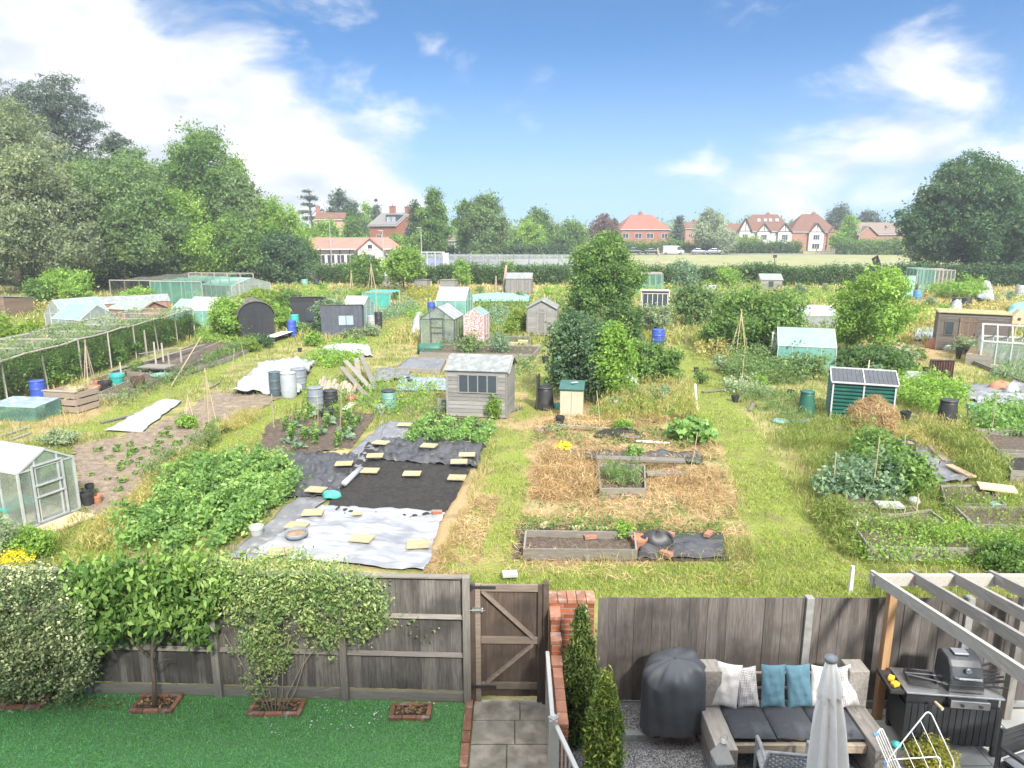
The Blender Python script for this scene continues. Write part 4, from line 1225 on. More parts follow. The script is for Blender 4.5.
def leafbank(t, px0, px1, y0, y1, depth, n, leaf, mat, yplane, clump=.07, aspect=.55, per=18, vs=.22, droop=.0, holes=.0, shape=None, bias=.6, front=.1, nm='foliage'):
    """leaves over a fence: sampled over its face (x along, z up) with thickness"""
    k = int(n / per * 1.6)
    u = px0 + (px1 - px0) * NR.random(k); w_ = y0 + (y1 - y0) * NR.random(k)
    if shape is not None: 
        q = inpoly(u, w_, shape); u, w_ = u[q], w_[q]
    u, w_ = u[:int(n / per)], w_[:int(n / per)]; k = len(u)
    yy = yplane - front - depth * NR.random(k) ** 1.5
    kk = (w_ - 384) / F; z = H - yy * (SP + kk * CP) / (CP - kk * SP)
    x = (u - 512) / F * (yy * CP + (H - z) * SP)
    hole = wob(x * 1.0, z * 1.0, 3.1) > (1 - holes * 2)
    x, yy, z = x[~hole], yy[~hole], z[~hole]; k = len(x)
    mm = np.repeat(np.arange(k), per)
    loc = np.array(t.location)
    Pp = np.stack([x, yy, z], 1)[mm] + NR.normal(size=(len(mm), 3)) * clump - loc
    cvv = np.clip(.5 + NR.normal(size=k) * vs + .1 * wob(x, z, 2), 0, 1)
    S = leaf * (.6 + .8 * NR.random(len(mm)))
    return leaf_obj(nm, (Pp, np.tile([0, -.5, .8], (len(mm), 1)), S, cvv[mm] + NR.normal(size=len(mm)) * .14), mat, t, aspect=aspect, bias=bias, droop=droop)

# variegated evergreen in the corner
fy = FA.y
p = G(35, 702)
t = thing('variegated_shrub', 'large variegated evergreen shrub filling the lawn corner by the fence', 'shrub', p)
m = MB()
for i in range(5): m.tube([(.12 * i - .25, 0, 0), (.16 * i - .3, .02, .5), (.28 * i - .55, 0, 1.1)], [.025, .02, .008], 6)
m.build('stem', 'bark', t, True)
leafbank(t, -70, 100, 566, 702, .55, 22000, .042, 'leaf_var', fy - .05, .06, .6, 20, .20, shape=[(-70, 560), (40, 566), (66, 575), (80, 600), (98, 640), (96, 668), (86, 690), (60, 698), (-70, 700)], bias=1.0)
# vine over the fence
p = G(155, 710)
t = thing('climbing_vine', 'bright green vine with broad leaves trained over the fence from a brick planter', 'climber', p)
m = MB(); m.tube([(0, 0, 0), (.01, .05, .35), (-.03, .12, .7), (.03, .16, 1.1), (.0, .18, 1.5)], [.035, .03, .026, .02, .01], 7)
m.tube([(-.03, .12, .7), (-.5, .16, 1.15), (-.9, .18, 1.4)], [.02, .014, .006], 6); m.tube([(.0, .14, .9), (.4, .18, 1.3), (.8, .18, 1.5)], [.018, .012, .006], 6)
m.tube([(.0, .08, .55), (.18, .02, .75), (.3, .0, .78)], [.01, .007, .004], 5)
m.build('stem', 'bark', t, True)
yv = G(155, 698).y
leafbank(t, 62, 250, 556, 655, .16, 1500, .10, 'leaf_hedge', yv, .08, .5, 9, .25, .5, .22, [(70, 575), (240, 570), (240, 590), (200, 620), (190, 640), (100, 640), (80, 610)], front=.06, nm='inner_foliage')
leafbank(t, 62, 250, 556, 655, .34, 4300, .105, 'leaf_creeper', yv, .08, .45, 9, .3, .9, .26, [(40, 566), (100, 560), (180, 556), (262, 558), (256, 585), (215, 600), (205, 640), (190, 645), (180, 615), (160, 625), (135, 640), (120, 625), (104, 652), (96, 640), (80, 615), (70, 600)])
# jasmine
p = G(275, 716)
t = thing('jasmine', 'straggly climber with small yellowish leaves and pale bare stems on the fence', 'climber', p)
m = MB()
for i in range(7):
    a = -.5 + i * .17; m.tube([(a * .15, 0, 0), (a * .5, .10, .3), (a * .9 + .1 * math.sin(i * 3), .15, .7), (a * 1.3, .17, 1.1)], [.011, .009, .007, .004], 5)
m.build('stem', 'bark_pale', t, True)
yj = G(290, 698).y
leafbank(t, 200, 392, 548, 700, .34, 15000, .052, 'leaf_jasmine', yj, .06, .42, 14, .25, .35, .10,
         [(190, 572), (215, 562), (240, 558), (300, 552), (350, 568), (386, 590), (384, 625), (366, 640), (340, 632), (330, 660), (318, 640), (296, 640), (286, 668), (262, 672), (250, 650), (234, 632), (222, 604)])
leafbank(t, 225, 300, 640, 712, .25, 900, .045, 'leaf_jasmine', yj, .06, .5, 10, .25, .3, .10, [(228, 640), (262, 640), (270, 680), (285, 712), (250, 716), (246, 690), (232, 670)], nm='low_foliage')
leafbank(t, 375, 440, 600, 650, .05, 120, .04, 'leaf_jasmine', yj, .04, .5, 8, .3, .3, .0, [(380, 600), (420, 618), (436, 640), (420, 645), (395, 625)], nm='loose_foliage')
# brick planters in the lawn
def planter(px0, px1, yf, yb, label, fill):
    a, b2, c = G(px0, yf), G(px1, yf), G(px0, yb)
    w_, d_ = b2.x - a.x, c.y - a.y
    t = thing('brick_planter', label, 'planter', ((a.x + b2.x) / 2, a.y, .01))
    m = MB()
    n = max(2, round(w_ / .215)); 
    for i in range(n):
        m.rv(); x = -w_ / 2 + w_ * i / n
        m.box(x + .004, x + w_ / n - .004, 0, .06, 0, .05); m.rv(); m.box(x + .004, x + w_ / n - .004, d_ - .06, d_, 0, .05)
    for sx in (-1, 1):
        n2 = max(1, round((d_ - .12) / .215))
        for i in range(n2):
            m.rv(); y = .06 + (d_ - .12) * i / n2; m.box(min(sx * w_ / 2, sx * (w_ / 2 - .06)), max(sx * w_ / 2, sx * (w_ / 2 - .06)), y + .004, y + (d_ - .12) / n2 - .004, 0, .05)
    m.build('brick_border', 'old_brick', t, bevel=.004)
    m = MB(); m.grid(lambda u, v: ((u - .5) * (w_ - .12), .06 + v * (d_ - .12), .03 + .02 * rnd.random()), 12, 8); m.build('soil', 'compost', t)
    pts = np.stack([(NR.random(fill) - .5) * (w_ - .15), .07 + NR.random(fill) * (d_ - .14), .05 + .02 * NR.random(fill)], 1)
    leaf_obj('leaf_litter', (pts, np.tile([0, 0, 1.], (fill, 1)), .05 + .03 * NR.random(fill), NR.random(fill)), 'leaf_litter', t, bias=2)
    return t
planter(128, 172, 715, 697, 'square brick edged planter round the stem of the vine', 70)
planter(388, 430, 722, 706, 'square brick planter holding a few dead leaves below the bare fence', 60)
planter(-12, 40, 711, 700, 'brick planter under the variegated shrub', 60)
planter(246, 300, 718, 702, 'brick planter at the foot of the straggly climber', 50)
pp_ = np.vstack([scatter([(255, 700), (400, 706), (360, 735), (270, 740)], 70), scatter([(380, 700), (460, 706), (430, 716), (385, 716)], 20)])
pp_ = np.hstack([pp_, np.full((len(pp_), 1), .03)])
o = leaf_obj('fallen_petals', (pp_, np.tile([0, 0, 1.], (len(pp_), 1)), .018 + .016 * NR.random(len(pp_)), NR.random(len(pp_))), 'petals', bias=2, aspect=.8); tag(o, 'white petals scattered on the lawn below the climber', 'petals', None, 'stuff')
pp_ = scatter([(30, 698), (130, 700), (125, 712), (40, 712)], 160); pp_ = np.hstack([pp_, np.full((len(pp_), 1), .03)])
o = leaf_obj('leaf_litter', (pp_, np.tile([0, 0, 1.], (len(pp_), 1)), .03 + .02 * NR.random(len(pp_)), NR.random(len(pp_))), 'leaf_litter', bias=2); tag(o, 'dead leaves on the lawn edge under the shrub', 'leaves', None, 'stuff')

# ---- the house the photograph is taken from (behind the lens); its shade lies over the gardens
hs = thing('house', 'brick house behind the gardens with the window this view looks out of', 'house', (0, -.6, 0))
m = MB(); m.box(-6, 6, -8, 0, 0, 5.2); m.box(-6, -.9, -8, 0, 5.2, 7.6); m.box(.9, 6, -8, 0, 5.2, 7.6); m.box(-.9, .9, -8, -.4, 5.2, 7.6); m.build('wall', 'brick_house', hs)
m = MB(); m.prism([(.45, 7.5), (-3, 10.7), (-8.45, 7.5)], -6.2, 6.2, 'x'); m.build('roof', 'roof_tile_brown', hs)
# ================================================================ kit for the plots
def clad(m, x0, x1, z0, z1, y, face, bh=.14, t=.012):
    """lapped boards over one wall; face: 'f' front (-y), 'b', 'l', 'r'; x0,x1 run along the wall, y is its plane"""
    z = z0
    while z < z1 - .02:
        z2 = min(z + bh, z1); m.rv()
        pr = [(-t * 1.6, z), (-.003, z2), (.004, z2), (.004, z)]
        if face == 'f': m.prism([(y + a, b) for a, b in pr], x0, x1, 'x')
        if face == 'b': m.prism([(y - a, b) for a, b in pr], x0, x1, 'x')
        if face == 'l': m.prism([(y + a, b) for a, b in pr], x0, x1, 'y')
        if face == 'r': m.prism([(y - a, b) for a, b in pr], x0, x1, 'y')
        z = z2

def place(x0, x1, yb):
    a, b = G(x0, yb), G(x1, yb)
    c = (a + b) / 2
    return c, (b - a).length

def shed(label, x0, x1, yb, yt, dep, style='side', mat='shed_grey', roof='felt_roof', win=None, door=None, rz=None, side_h=None, cat='shed', group=None, name='shed', doormat=None, vertical=False, trim=None, over=.07, winmat='window_dark', loc=None):
    """x0..x1 front face, yb its foot, yt the highest roof row. style: side (ridge along the front), gable (gable to the viewer),
    pent (falls to the back), flat. win: list of (u0,u1,v0,v1,panes) on the front, door likewise (u0,u1)"""
    c, w = place(x0, x1, yb)
    rz = AR if rz is None else rz
    ht = zat(c.y + (dep * .4 if style in ('side',) else 0), yt) - c.z
    s = thing(name, label, cat, c, rz, group); hw = w / 2
    rise = {'side': .16, 'gable': .30, 'pent': .12, 'flat': .04}[style] * (w if style == 'gable' else dep) * (.5 if style in ('side', 'gable') else 1)
    if style == 'gable': rise = .27 * w
    if style == 'side': rise = .22 * dep
    he = side_h or ht - rise
    m = MB(); m.v = .4
    if style == 'gable':
        m.prism([(-hw + .01, .02), (hw - .01, .02), (hw - .01, he), (0, ht - .03), (-hw + .01, he)], .01, dep - .01, 'y')
    elif style == 'side':
        m.prism([(.01, .02), (dep - .01, .02), (dep - .01, he), (dep * .5, ht - .03), (.01, he)], -hw + .01, hw - .01, 'x')
    else:
        zb = he if style == 'pent' else he + rise - .02
        m.prism([(.01, .02), (dep - .01, .02), (dep - .01, zb), (.01, he + rise - .02)], -hw + .01, hw - .01, 'x')
    if not vertical:
        clad(m, -hw, hw, .05, he, 0, 'f'); clad(m, 0, dep, .05, he, -hw, 'l'); clad(m, 0, dep, .05, he, hw, 'r')
        if style == 'gable':
            z = he; n = 0
            while z < ht - .08:
                q = (z + .12 - he) / (ht - he); hwz = hw * (1 - q); m.rv()
                if hwz > .03: m.prism([(-.016, z), (-.003, z + .13), (.004, z + .13), (.004, z)], -hwz, hwz, 'x')
                z += .13
    else:
        bx = -hw
        while bx < hw - .02:
            m.rv(); m.box(bx + .003, min(bx + .13, hw) - .003, -.018, .0, .04, (he if style != 'gable' else he) + (rise - .03 if style in ('pent', 'flat') else 0)); bx += .132
        by = 0
        for sx in (-1, 1):
            by = .02
            while by < dep - .02:
                m.rv(); a = sx * hw; m.box(min(a, a + sx * .018), max(a, a + sx * .018), by + .003, min(by + .13, dep) - .003, .04, he - .02); by += .132
    m.build('wall', mat, s)
    m = MB()
    for x in (-hw, hw):
        m = MB(); m.rv(); m.box(x - .035, x + .035, -.028, .02, .03, he - .01 + (rise - .04 if style in ('pent', 'flat') else 0)); m.build('corner_trim', trim or mat, s)
    m = MB(); th = .035
    if style == 'gable':
        for sg in (-1, 1):
            a = (sg * (hw + over), -over, he - over * rise / hw); d = (0, -over, ht)
            m.slab(a, (a[0], dep + over, a[2]), (0, dep + over, ht), d, th * (-sg))
        rf = m.build('roof', roof, s)
        m = MB()
        for sg in (-1, 1): m.rv(); m.bar((sg * (hw + over), -over - .012, he - over * rise / hw - .03), (0, -over - .012, ht - .03), .022, .10, math.pi / 2)
        m.build('bargeboard', trim or mat, s)
    elif style == 'side':
        for sg in (0, 1):
            yy = -over if sg == 0 else dep + over
            m.slab((-hw - over, yy, he - over * rise / (dep / 2)), (hw + over, yy, he - over * rise / (dep / 2)), (hw + over, dep / 2, ht), (-hw - over, dep / 2, ht), th * (1 if sg == 0 else -1))
        m.build('roof', roof, s)
        m = MB()
        for x in (-hw - over - .012, hw + over + .012):
            for yy in (-over, dep + over): m.rv(); m.bar((x, yy, he - over * rise / (dep / 2) - .025), (x, dep / 2, ht - .025), .09, .02, 0)
        m.build('bargeboard', trim or mat, s)
    else:
        zb = he + .01
        z0, z1 = (he + rise, he) if style == 'pent' else (he + rise, he + rise - .03)
        m.slab((-hw - over, -over, z0), (hw + over, -over, z0), (hw + over, dep + over, z1), (-hw - over, dep + over, z1), th)
        m.build('roof', roof, s)
    for wd in (win or []):
        u0, u1, v0, v1, n = wd
        a, b = -hw + w * u0, -hw + w * u1; z0, z1 = he * v0, he * v1
        m = MB(); e = .035
        m.box(a - e, b + e, -.045, -.019, z1, z1 + e); m.box(a - e, b + e, -.045, -.019, z0 - e, z0)
        for k in range(n + 1):
            x = a + (b - a) * k / n; m.box(x - .02, x + .02, -.044, -.019, z0, z1)
        f = m.build('window', trim or mat, s)
        m = MB(); m.box(a, b, -.032, -.024, z0, z1); m.build('pane', winmat, f)
    if door:
        u0, u1 = door[:2]; dz = door[2] if len(door) > 2 else min(he - .08, 1.85)
        a, b = -hw + w * u0, -hw + w * u1
        m = MB(); x = a
        while x < b - .02:
            m.rv(); m.box(x + .003, min(x + .12, b) - .003, -.05, -.026, .06, dz); x += .123
        d = m.build('door', doormat or mat, s)
        m = MB()
        for z in (.25, dz - .2): m.box(a + .01, b - .01, -.066, -.0505, z - .04, z + .04)
        m.build('ledge', trim or doormat or mat, d)
        m = MB(); m.box(b - .1, b - .06, -.085, -.051, dz * .5, dz * .5 + .1); m.build('handle', 'black_metal', d)
    return s

def greenhouse(label, x0, x1, yb, yt, dep, ridge='y', frame='aluminium', glass='glass', roofglass=None, rz=None, eave=.68, nb=None, base='concrete', door=True, name='greenhouse', loc=None, w=None, ht=None, bw=.022, cat='greenhouse', opendoor=False, inside=None, noroof=False):
    if loc is None:
        c, w = place(x0, x1, yb); ht = zat(c.y, yt) - c.z if ridge == 'y' else zat(c.y + dep / 2, yt) - c.z
    else: c = loc
    rz = AR if rz is None else rz
    g = thing(name, label, cat, c, rz); hw = w / 2; he = ht * eave
    m = MB(); B = lambda a, b, k=1: m.bar(a, b, bw * k)
    if ridge == 'y':
        prof = [(-hw, 0), (-hw, he), (0, ht), (hw, he), (hw, 0)]
        nbk = nb or max(2, round(dep / .65))
        for k in range(nbk + 1):
            y = dep * k / nbk; q = 1.5 if k in (0, nbk) else 1
            for i in range(4): B((prof[i][0], y, prof[i][1] + .0), (prof[i + 1][0], y, prof[i + 1][1]), q)
        for (x, z) in prof: B((x, 0, z + (.03 if z == 0 else 0)), (x, dep, z + (.03 if z == 0 else 0)), 1.5)
        for y in (0, dep):
            B((-hw, y, .03), (hw, y, .03), 1.5); B((-hw, y, he), (hw, y, he))
            for u in (-.33, .33): B((u * w * .62, y, 0), (u * w * .62, y, ht - (ht - he) * abs(u) * 1.24))
    else:
        prof = [(0, 0), (0, he), (dep / 2, ht), (dep, he), (dep, 0)]
        nbk = nb or max(2, round(w / .65))
        for k in range(nbk + 1):
            x = -hw + w * k / nbk; q = 1.5 if k in (0, nbk) else 1
            for i in range(4): B((x, prof[i][0], prof[i][1]), (x, prof[i + 1][0], prof[i + 1][1]), q)
        for (y, z) in prof: B((-hw, y, z + (.03 if z == 0 else 0)), (hw, y, z + (.03 if z == 0 else 0)), 1.5)
        for x in (-hw, hw):
            B((x, 0, .03), (x, dep, .03), 1.5); B((x, 0, he), (x, dep, he))
            for u in (.3, .7): B((x, dep * u, 0), (x, dep * u, he + (ht - he) * (1 - abs(2 * u - 1))))
    m.build('frame', frame, g)
    m = MB(); t_ = .005
    if ridge == 'y':
        m.box(-hw + .008, -hw + .013, .02, dep - .02, .05, he); m.box(hw - .013, hw - .008, .02, dep - .02, .05, he)
        for y in (.008, dep - .013): m.prism([(-hw + .02, .05), (hw - .02, .05), (hw - .02, he - .01), (0, ht - .02), (-hw + .02, he - .01)], y, y + t_, 'y')
    else:
        m.box(-hw + .02, hw - .02, .008, .013, .05, he); m.box(-hw + .02, hw - .02, dep - .013, dep - .008, .05, he)
        for x in (-hw + .008, hw - .013): m.prism([(.02, .05), (dep - .02, .05), (dep - .02, he - .01), (dep / 2, ht - .02), (.02, he - .01)], x, x + t_, 'x')
    m.build('glazing', glass, g)
    if not noroof:
        m = MB()
        if ridge == 'y':
            for sg in (-1, 1): m.slab((sg * (hw - .01), .02, he + .014), (sg * (hw - .01), dep - .02, he + .014), (0, dep - .02, ht + .012), (0, .02, ht + .012), .005 * -sg)
        else:
            m.slab((-hw + .02, .01, he + .014), (hw - .02, .01, he + .014), (hw - .02, dep / 2, ht + .012), (-hw + .02, dep / 2, ht + .012), .005)
            m.slab((-hw + .02, dep - .01, he + .014), (hw - .02, dep - .01, he + .014), (hw - .02, dep / 2, ht + .012), (-hw + .02, dep / 2, ht + .012), -.005)
        m.build('roof', roofglass or glass, g)
    if base:
        m = MB(); 
        for a in ((-hw - .05, hw + .05, -.05, .0), (-hw - .05, hw + .05, dep, dep + .05), (-hw - .05, -hw, .0, dep), (hw, hw + .05, .0, dep)): m.box(*a, 0, .05)
        m.build('base', base, g)
    if door and ridge == 'y':
        m = MB(); a = .34
        for p_, q_ in (((-a, -.03, .06), (-a, -.03, he * 1.05)), ((a, -.03, .06), (a, -.03, he * 1.05)), ((-a, -.03, .08), (a, -.03, .08)), ((-a, -.03, he * 1.05), (a, -.03, he * 1.05)), ((-a, -.03, he * .5), (a, -.03, he * .5)), ((-a, -.03, he * .7), (a, -.03, he * .7))): m.bar(p_, q_, bw * 1.2)
        m.build('door', frame, g)
    return g

def barrel(label, px, yb, yt, wpx, mat, lid=None, name='barrel', cat='barrel', band=True, taper=.06, group=None, rim=None, tilt=None):
    c = G(px, yb); h = zat(c.y, yt) - c.z; r = wpx * mpp(c) / 2; c.y += r
    b_ = thing(name, label, cat, c, rnd.uniform(-.3, .3), group)
    m = MB(); k = taper
    pr = [(r * (.93 - k), .0), (r * (.97 - k), .02 * h)]
    for i in range(1, 12):
        t = i / 12; rr = r * (.93 + .07 * math.sin(math.pi * t) - k * (1 - 2 * t) * .5)
        if band and i in (4, 8): pr += [(rr, h * t - .012), (rr * 1.035, h * t), (rr, h * t + .012)]
        else: pr.append((rr, h * t))
    pr += [(r * .95, h * .96), (r * .93, h)]
    m.lathe(pr, 18); m.build('body', mat, b_, True)
    m = MB(); m.lathe([(r * .97, -.01), (r * 1.0, .02), (r * .98, .045), (r * .6, .055), (0, .06)], 18, (0, 0, h)); m.build('lid' if lid else 'rim', lid or mat, b_, True)
    return b_

def compost_bin(label, px, yb, yt, wpx, mat='black_plastic', lid=None, group=None):
    c = G(px, yb); h = zat(c.y, yt) - c.z; r = wpx * mpp(c) / 2; c.y += r
    b_ = thing('compost_bin', label, 'compost bin', c, rnd.uniform(-.3, .3), group)
    m = MB(); pr = []
    for i in range(13):
        t = i / 12; rr = r * (1 - .25 * t) * (1.012 if i % 2 else .995); pr.append((rr, h * .9 * t))
    m.lathe(pr, 20); m.build('body', mat, b_, True)
    m = MB(); m.lathe([(r * .80, h * .9), (r * .84, h * .91), (r * .84, h * .95), (r * .72, h * .98), (r * .2, h), (0, h)], 20); m.build('lid', lid or mat, b_, True)
    m = MB(); m.box(-r * .35, r * .35, -r * 1.02, -r * .9, .02, h * .28); m.build('hatch', mat, b_)
    return b_

def raised_bed(label, q, h=.22, mat='board_grey', soil='compost', t_=.04, group=None, fill=.75, name='raised_bed'):
    """q: photo points front left, front right, back right, back left"""
    a, b, c, d = [G(*p) for p in q]; o = (a + b + c + d) / 4
    r = thing(name, label, 'raised bed', o, 0, group)
    P4 = [p - o for p in (a, b, c, d)]
    for i in range(4):
        p_, q_ = P4[i], P4[(i + 1) % 4]
        dr_ = (q_ - p_).normalized() * (t_ / 2 + .002)
        if i % 2: p_, q_ = p_ + dr_, q_ - dr_
        else: p_, q_ = p_ - dr_ * .9, q_ + dr_ * .9
        m = MB(); n = 2 if h > .3 else 1
        for k in range(n):
            m.rv(); z = h * (k + .5) / n
            m.obox((p_ + q_) / 2 + Vector((0, 0, z)), ((q_ - p_).length, t_, h / n - .006), rotz(math.atan2((q_ - p_).y, (q_ - p_).x)))
        m.build('board', mat, r, bevel=.004)
    m = MB()
    m.grid(lambda u, v: ((P4[0] * (1 - u) + P4[1] * u) * (1 - v) + (P4[3] * (1 - u) + P4[2] * u) * v) * .985 + Vector((0, 0, h * fill + .03 * rnd.random())), 16, 10)
    m.build('soil', soil, r, True)
    return r

def canes(label, px, yb, yt, spread, n=5, mat='cane', thick=.012, ridge=False, group=None, vine=None, depth=None):
    c = G(px, yb); h = zat(c.y, yt) - c.z; s = spread * mpp(c) / 2
    t = thing('bean_canes', label, 'bean canes', c, AR if ridge else rnd.uniform(0, 3), group)
    for i in range(n):
        m = MB(); m.rv()
        if ridge:
            y = (depth or 1.6) * (i // 2) / max(1, (n - 1) // 2); sg = 1 if i % 2 else -1
            m.tube([(sg * s, y, 0), (-sg * s * .12, y, h)], thick, 5)
        else:
            a = i * 6.283 / n; m.tube([(s * math.cos(a), s * math.sin(a), 0), (-s * .08 * math.cos(a), -s * .08 * math.sin(a), h * rnd.uniform(.95, 1.03))], thick, 5)
        m.build('cane', mat, t)
    if vine:
        k = 260; z = NR.random(k) * .8; a = NR.random(k) * 6.283; rr = s * (1 - z)
        pts = np.stack([rr * np.cos(a), rr * np.sin(a), z * h], 1) + NR.normal(size=(k, 3)) * .05
        leaf_obj('foliage', (pts, unit(k), .11 * (.6 + .8 * NR.random(k)), NR.random(k)), vine, t)
    return t

def stick(label, px, yb, yt, wpx, mat='cane', name='stake', lean=0, cat='stake', group=None):
    c = G(px, yb); h = zat(c.y, yt) - c.z; w_ = max(.012, wpx * mpp(c) / 2)
    m = MB(); m.rv(); m.tube([(0, 0, 0), (lean * h * .5, 0, h * .5), (lean * h, 0, h)], [w_, w_ * .9, w_ * .8], 6)
    return tag(m.build(name, mat, None, False, c), label, cat, group)

def plank(label, p0, p1, w_=.15, t_=.04, z0=.03, z1=.03, mat='board_grey', name='plank', cat='plank', group=None):
    a, b = G(*p0), G(*p1); a.z = z0; b.z = z1; o = (a + b) / 2
    m = MB(); m.rv(); m.bar(a - o, b - o, t_, w_, 0)
    d = b - a
    m = MB(); m.rv()
    ang = math.atan2(d.y, d.x); pit = math.atan2(d.z, math.hypot(d.x, d.y))
    m.obox((0, 0, 0), (d.length, w_, t_), rotz(ang) @ Matrix.Rotation(-pit, 3, 'Y'))
    return tag(m.build(name, mat, None, loc=o, bevel=.004), label, cat, group)

def plantmass(name, label, poly, hgt, n, leaf, mat, clump=.10, per=14, kind='stuff', cat=None, aspect=.55, vs=.2, mound=1.0, rows=None, droop=0, rowdir=AR, rag=.35):
    """a bed of plants that grow together: leaves in tufts over the bed, uneven tops"""
    k = max(4, int(n / per)); xy = scatter(poly, k)
    if rows:
        ca, sa = math.cos(-rowdir), math.sin(-rowdir)
        u = xy[:, 0] * ca - xy[:, 1] * sa; v = xy[:, 0] * sa + xy[:, 1] * ca
        u = np.round(u / rows) * rows + NR.normal(size=k) * rows * .13
        xy = np.stack([u * ca + v * sa, -u * sa + v * ca], 1)
    hh = hgt * (.72 + rag * wob(xy[:, 0], xy[:, 1], 2.6) + .18 * NR.normal(size=k))
    z = np.maximum(.04, hh * (.30 + .70 * NR.random(k) ** .6))
    c = np.array([xy[:, 0].mean(), xy[:, 1].mean(), 0])
    mm = np.repeat(np.arange(k), per)
    Pp = np.column_stack([xy, z])[mm] + NR.normal(size=(len(mm), 3)) * clump * np.array([1, 1, .7]) - c
    Pp[:, 2] = np.maximum(Pp[:, 2], .02)
    cvv = np.clip(.5 + NR.normal(size=k) * vs, 0, 1)
    S = leaf * (.6 + .8 * NR.random(len(mm)))
    o = leaf_obj(name, (Pp, np.tile([0, 0, 1.], (len(mm), 1)), S, cvv[mm] + NR.normal(size=len(mm)) * .14), mat, None, tuple(c), aspect=aspect, droop=droop)
    return tag(o, label, cat or 'plants', None, kind)

def veg_proto(kind):
    """one plant; copies share its mesh"""
    if kind == 'rosette':
        n = 22; a = NR.random(n) * 6.283; r = .05 + .16 * NR.random(n)
        P_ = np.stack([r * np.cos(a), r * np.sin(a), .06 + .12 * NR.random(n)], 1); S = .13 + .08 * NR.random(n)
    elif kind == 'tall':
        n = 60; z = NR.random(n); a = NR.random(n) * 6.283; r = .05 + .12 * NR.random(n) * (1.1 - z)
        P_ = np.stack([r * np.cos(a), r * np.sin(a), .04 + .62 * z], 1); S = .10 + .10 * NR.random(n)
    else:
        n = 90; d = unit(n); P_ = d * np.array([.2, .2, .16]) + [0, 0, .18]; S = .07 + .05 * NR.random(n)
    return P_, norm(P_ * [1, 1, .4] + [0, 0, .05]), S, np.clip(.5 + NR.normal(size=n) * .25, 0, 1)

def veg_row(name, label, cat, group, pts, kind, mat, sc=(.7, 1.3)):
    pr = None
    for (x, y) in pts:
        if pr is None:
            pr = leaf_obj(name, veg_proto(kind), mat, None, (x, y, .02), aspect=.6, bias=.9); tag(pr, label, cat, group); o = pr
        else:
            o = pr.copy(); C.objects.link(o); o.location = (x, y, .02)
        s = rnd.uniform(*sc); o.scale = (s, s, s * rnd.uniform(.8, 1.2)); o.rotation_euler.z = rnd.uniform(0, 6)
# ================================================================ plots: front left
tag(sheet('soil', [(78, 498), (92, 520), (118, 515), (140, 488), (186, 452), (228, 428), (280, 398), (262, 392), (212, 393), (185, 412), (145, 430), (108, 440), (72, 446), (78, 470)], 'soil', .025, .045, .10, 6), kind='structure')
tag(sheet('soil_patch', [(258, 452), (268, 425), (300, 411), (378, 414), (352, 448), (300, 456)], 'compost', .025, .04, .10, 6), kind='structure')
tag(sheet('soil_edge', [(118, 562), (205, 556), (250, 538), (262, 552), (225, 566), (150, 568)], 'soil', .02, .03, .09, 6), kind='structure')
tag(sheet('potato_soil', [(404, 446), (486, 448), (494, 424), (428, 414)], 'dark_soil', .02, .04, .10, 6), kind='structure')
o = tarp('black_soil', [(322, 515), (443, 521), (482, 450), (368, 444)], 'dark_soil', None, None, .05, 70, 70, .035, edge=.03, f=7); tag(o, kind='structure')
tag(sheet('grey_soil', [(92, 380), (175, 352), (232, 340), (228, 362), (150, 388), (110, 402)], 'compost', .02, .04, .14, 5), kind='structure')

tarp('weed_membrane', [(226, 560), (262, 562), (408, 424), (384, 424)], 'grey_membrane', 'grey weed membrane strip running diagonally beside the potato patch', 'membrane', .025, 16, 60, .045)
tarp('weed_membrane', [(252, 556), (424, 575), (446, 514), (322, 508)], 'pale_membrane', 'silvery wrinkled plastic sheet at the end of the black soil plot', 'membrane', .055, 90, 80, .05, f=4.2, an=1.5)
tarp('weed_membrane', [(286, 500), (340, 500), (358, 458), (284, 456)], 'black_membrane', 'dark crumpled membrane between potato patch and black soil', 'membrane', .11, 60, 60, .05)
tarp('weed_membrane', [(372, 462), (478, 470), (482, 446), (384, 440)], 'black_membrane', 'black crumpled membrane along the far edge of the black soil', 'membrane', .12, 80, 40, .06, f=5)
tarp('weed_membrane', [(378, 444), (404, 444), (412, 424), (386, 422)], 'grey_membrane', 'short grey membrane square by the water butt', 'membrane', .02, 16, 16, .06)
tarp('fleece_strip', [(104, 432), (142, 434), (182, 402), (164, 400)], 'fleece', 'white fleece strip lying along the brown soil plot', 'fleece', .03, 16, 40, .05)

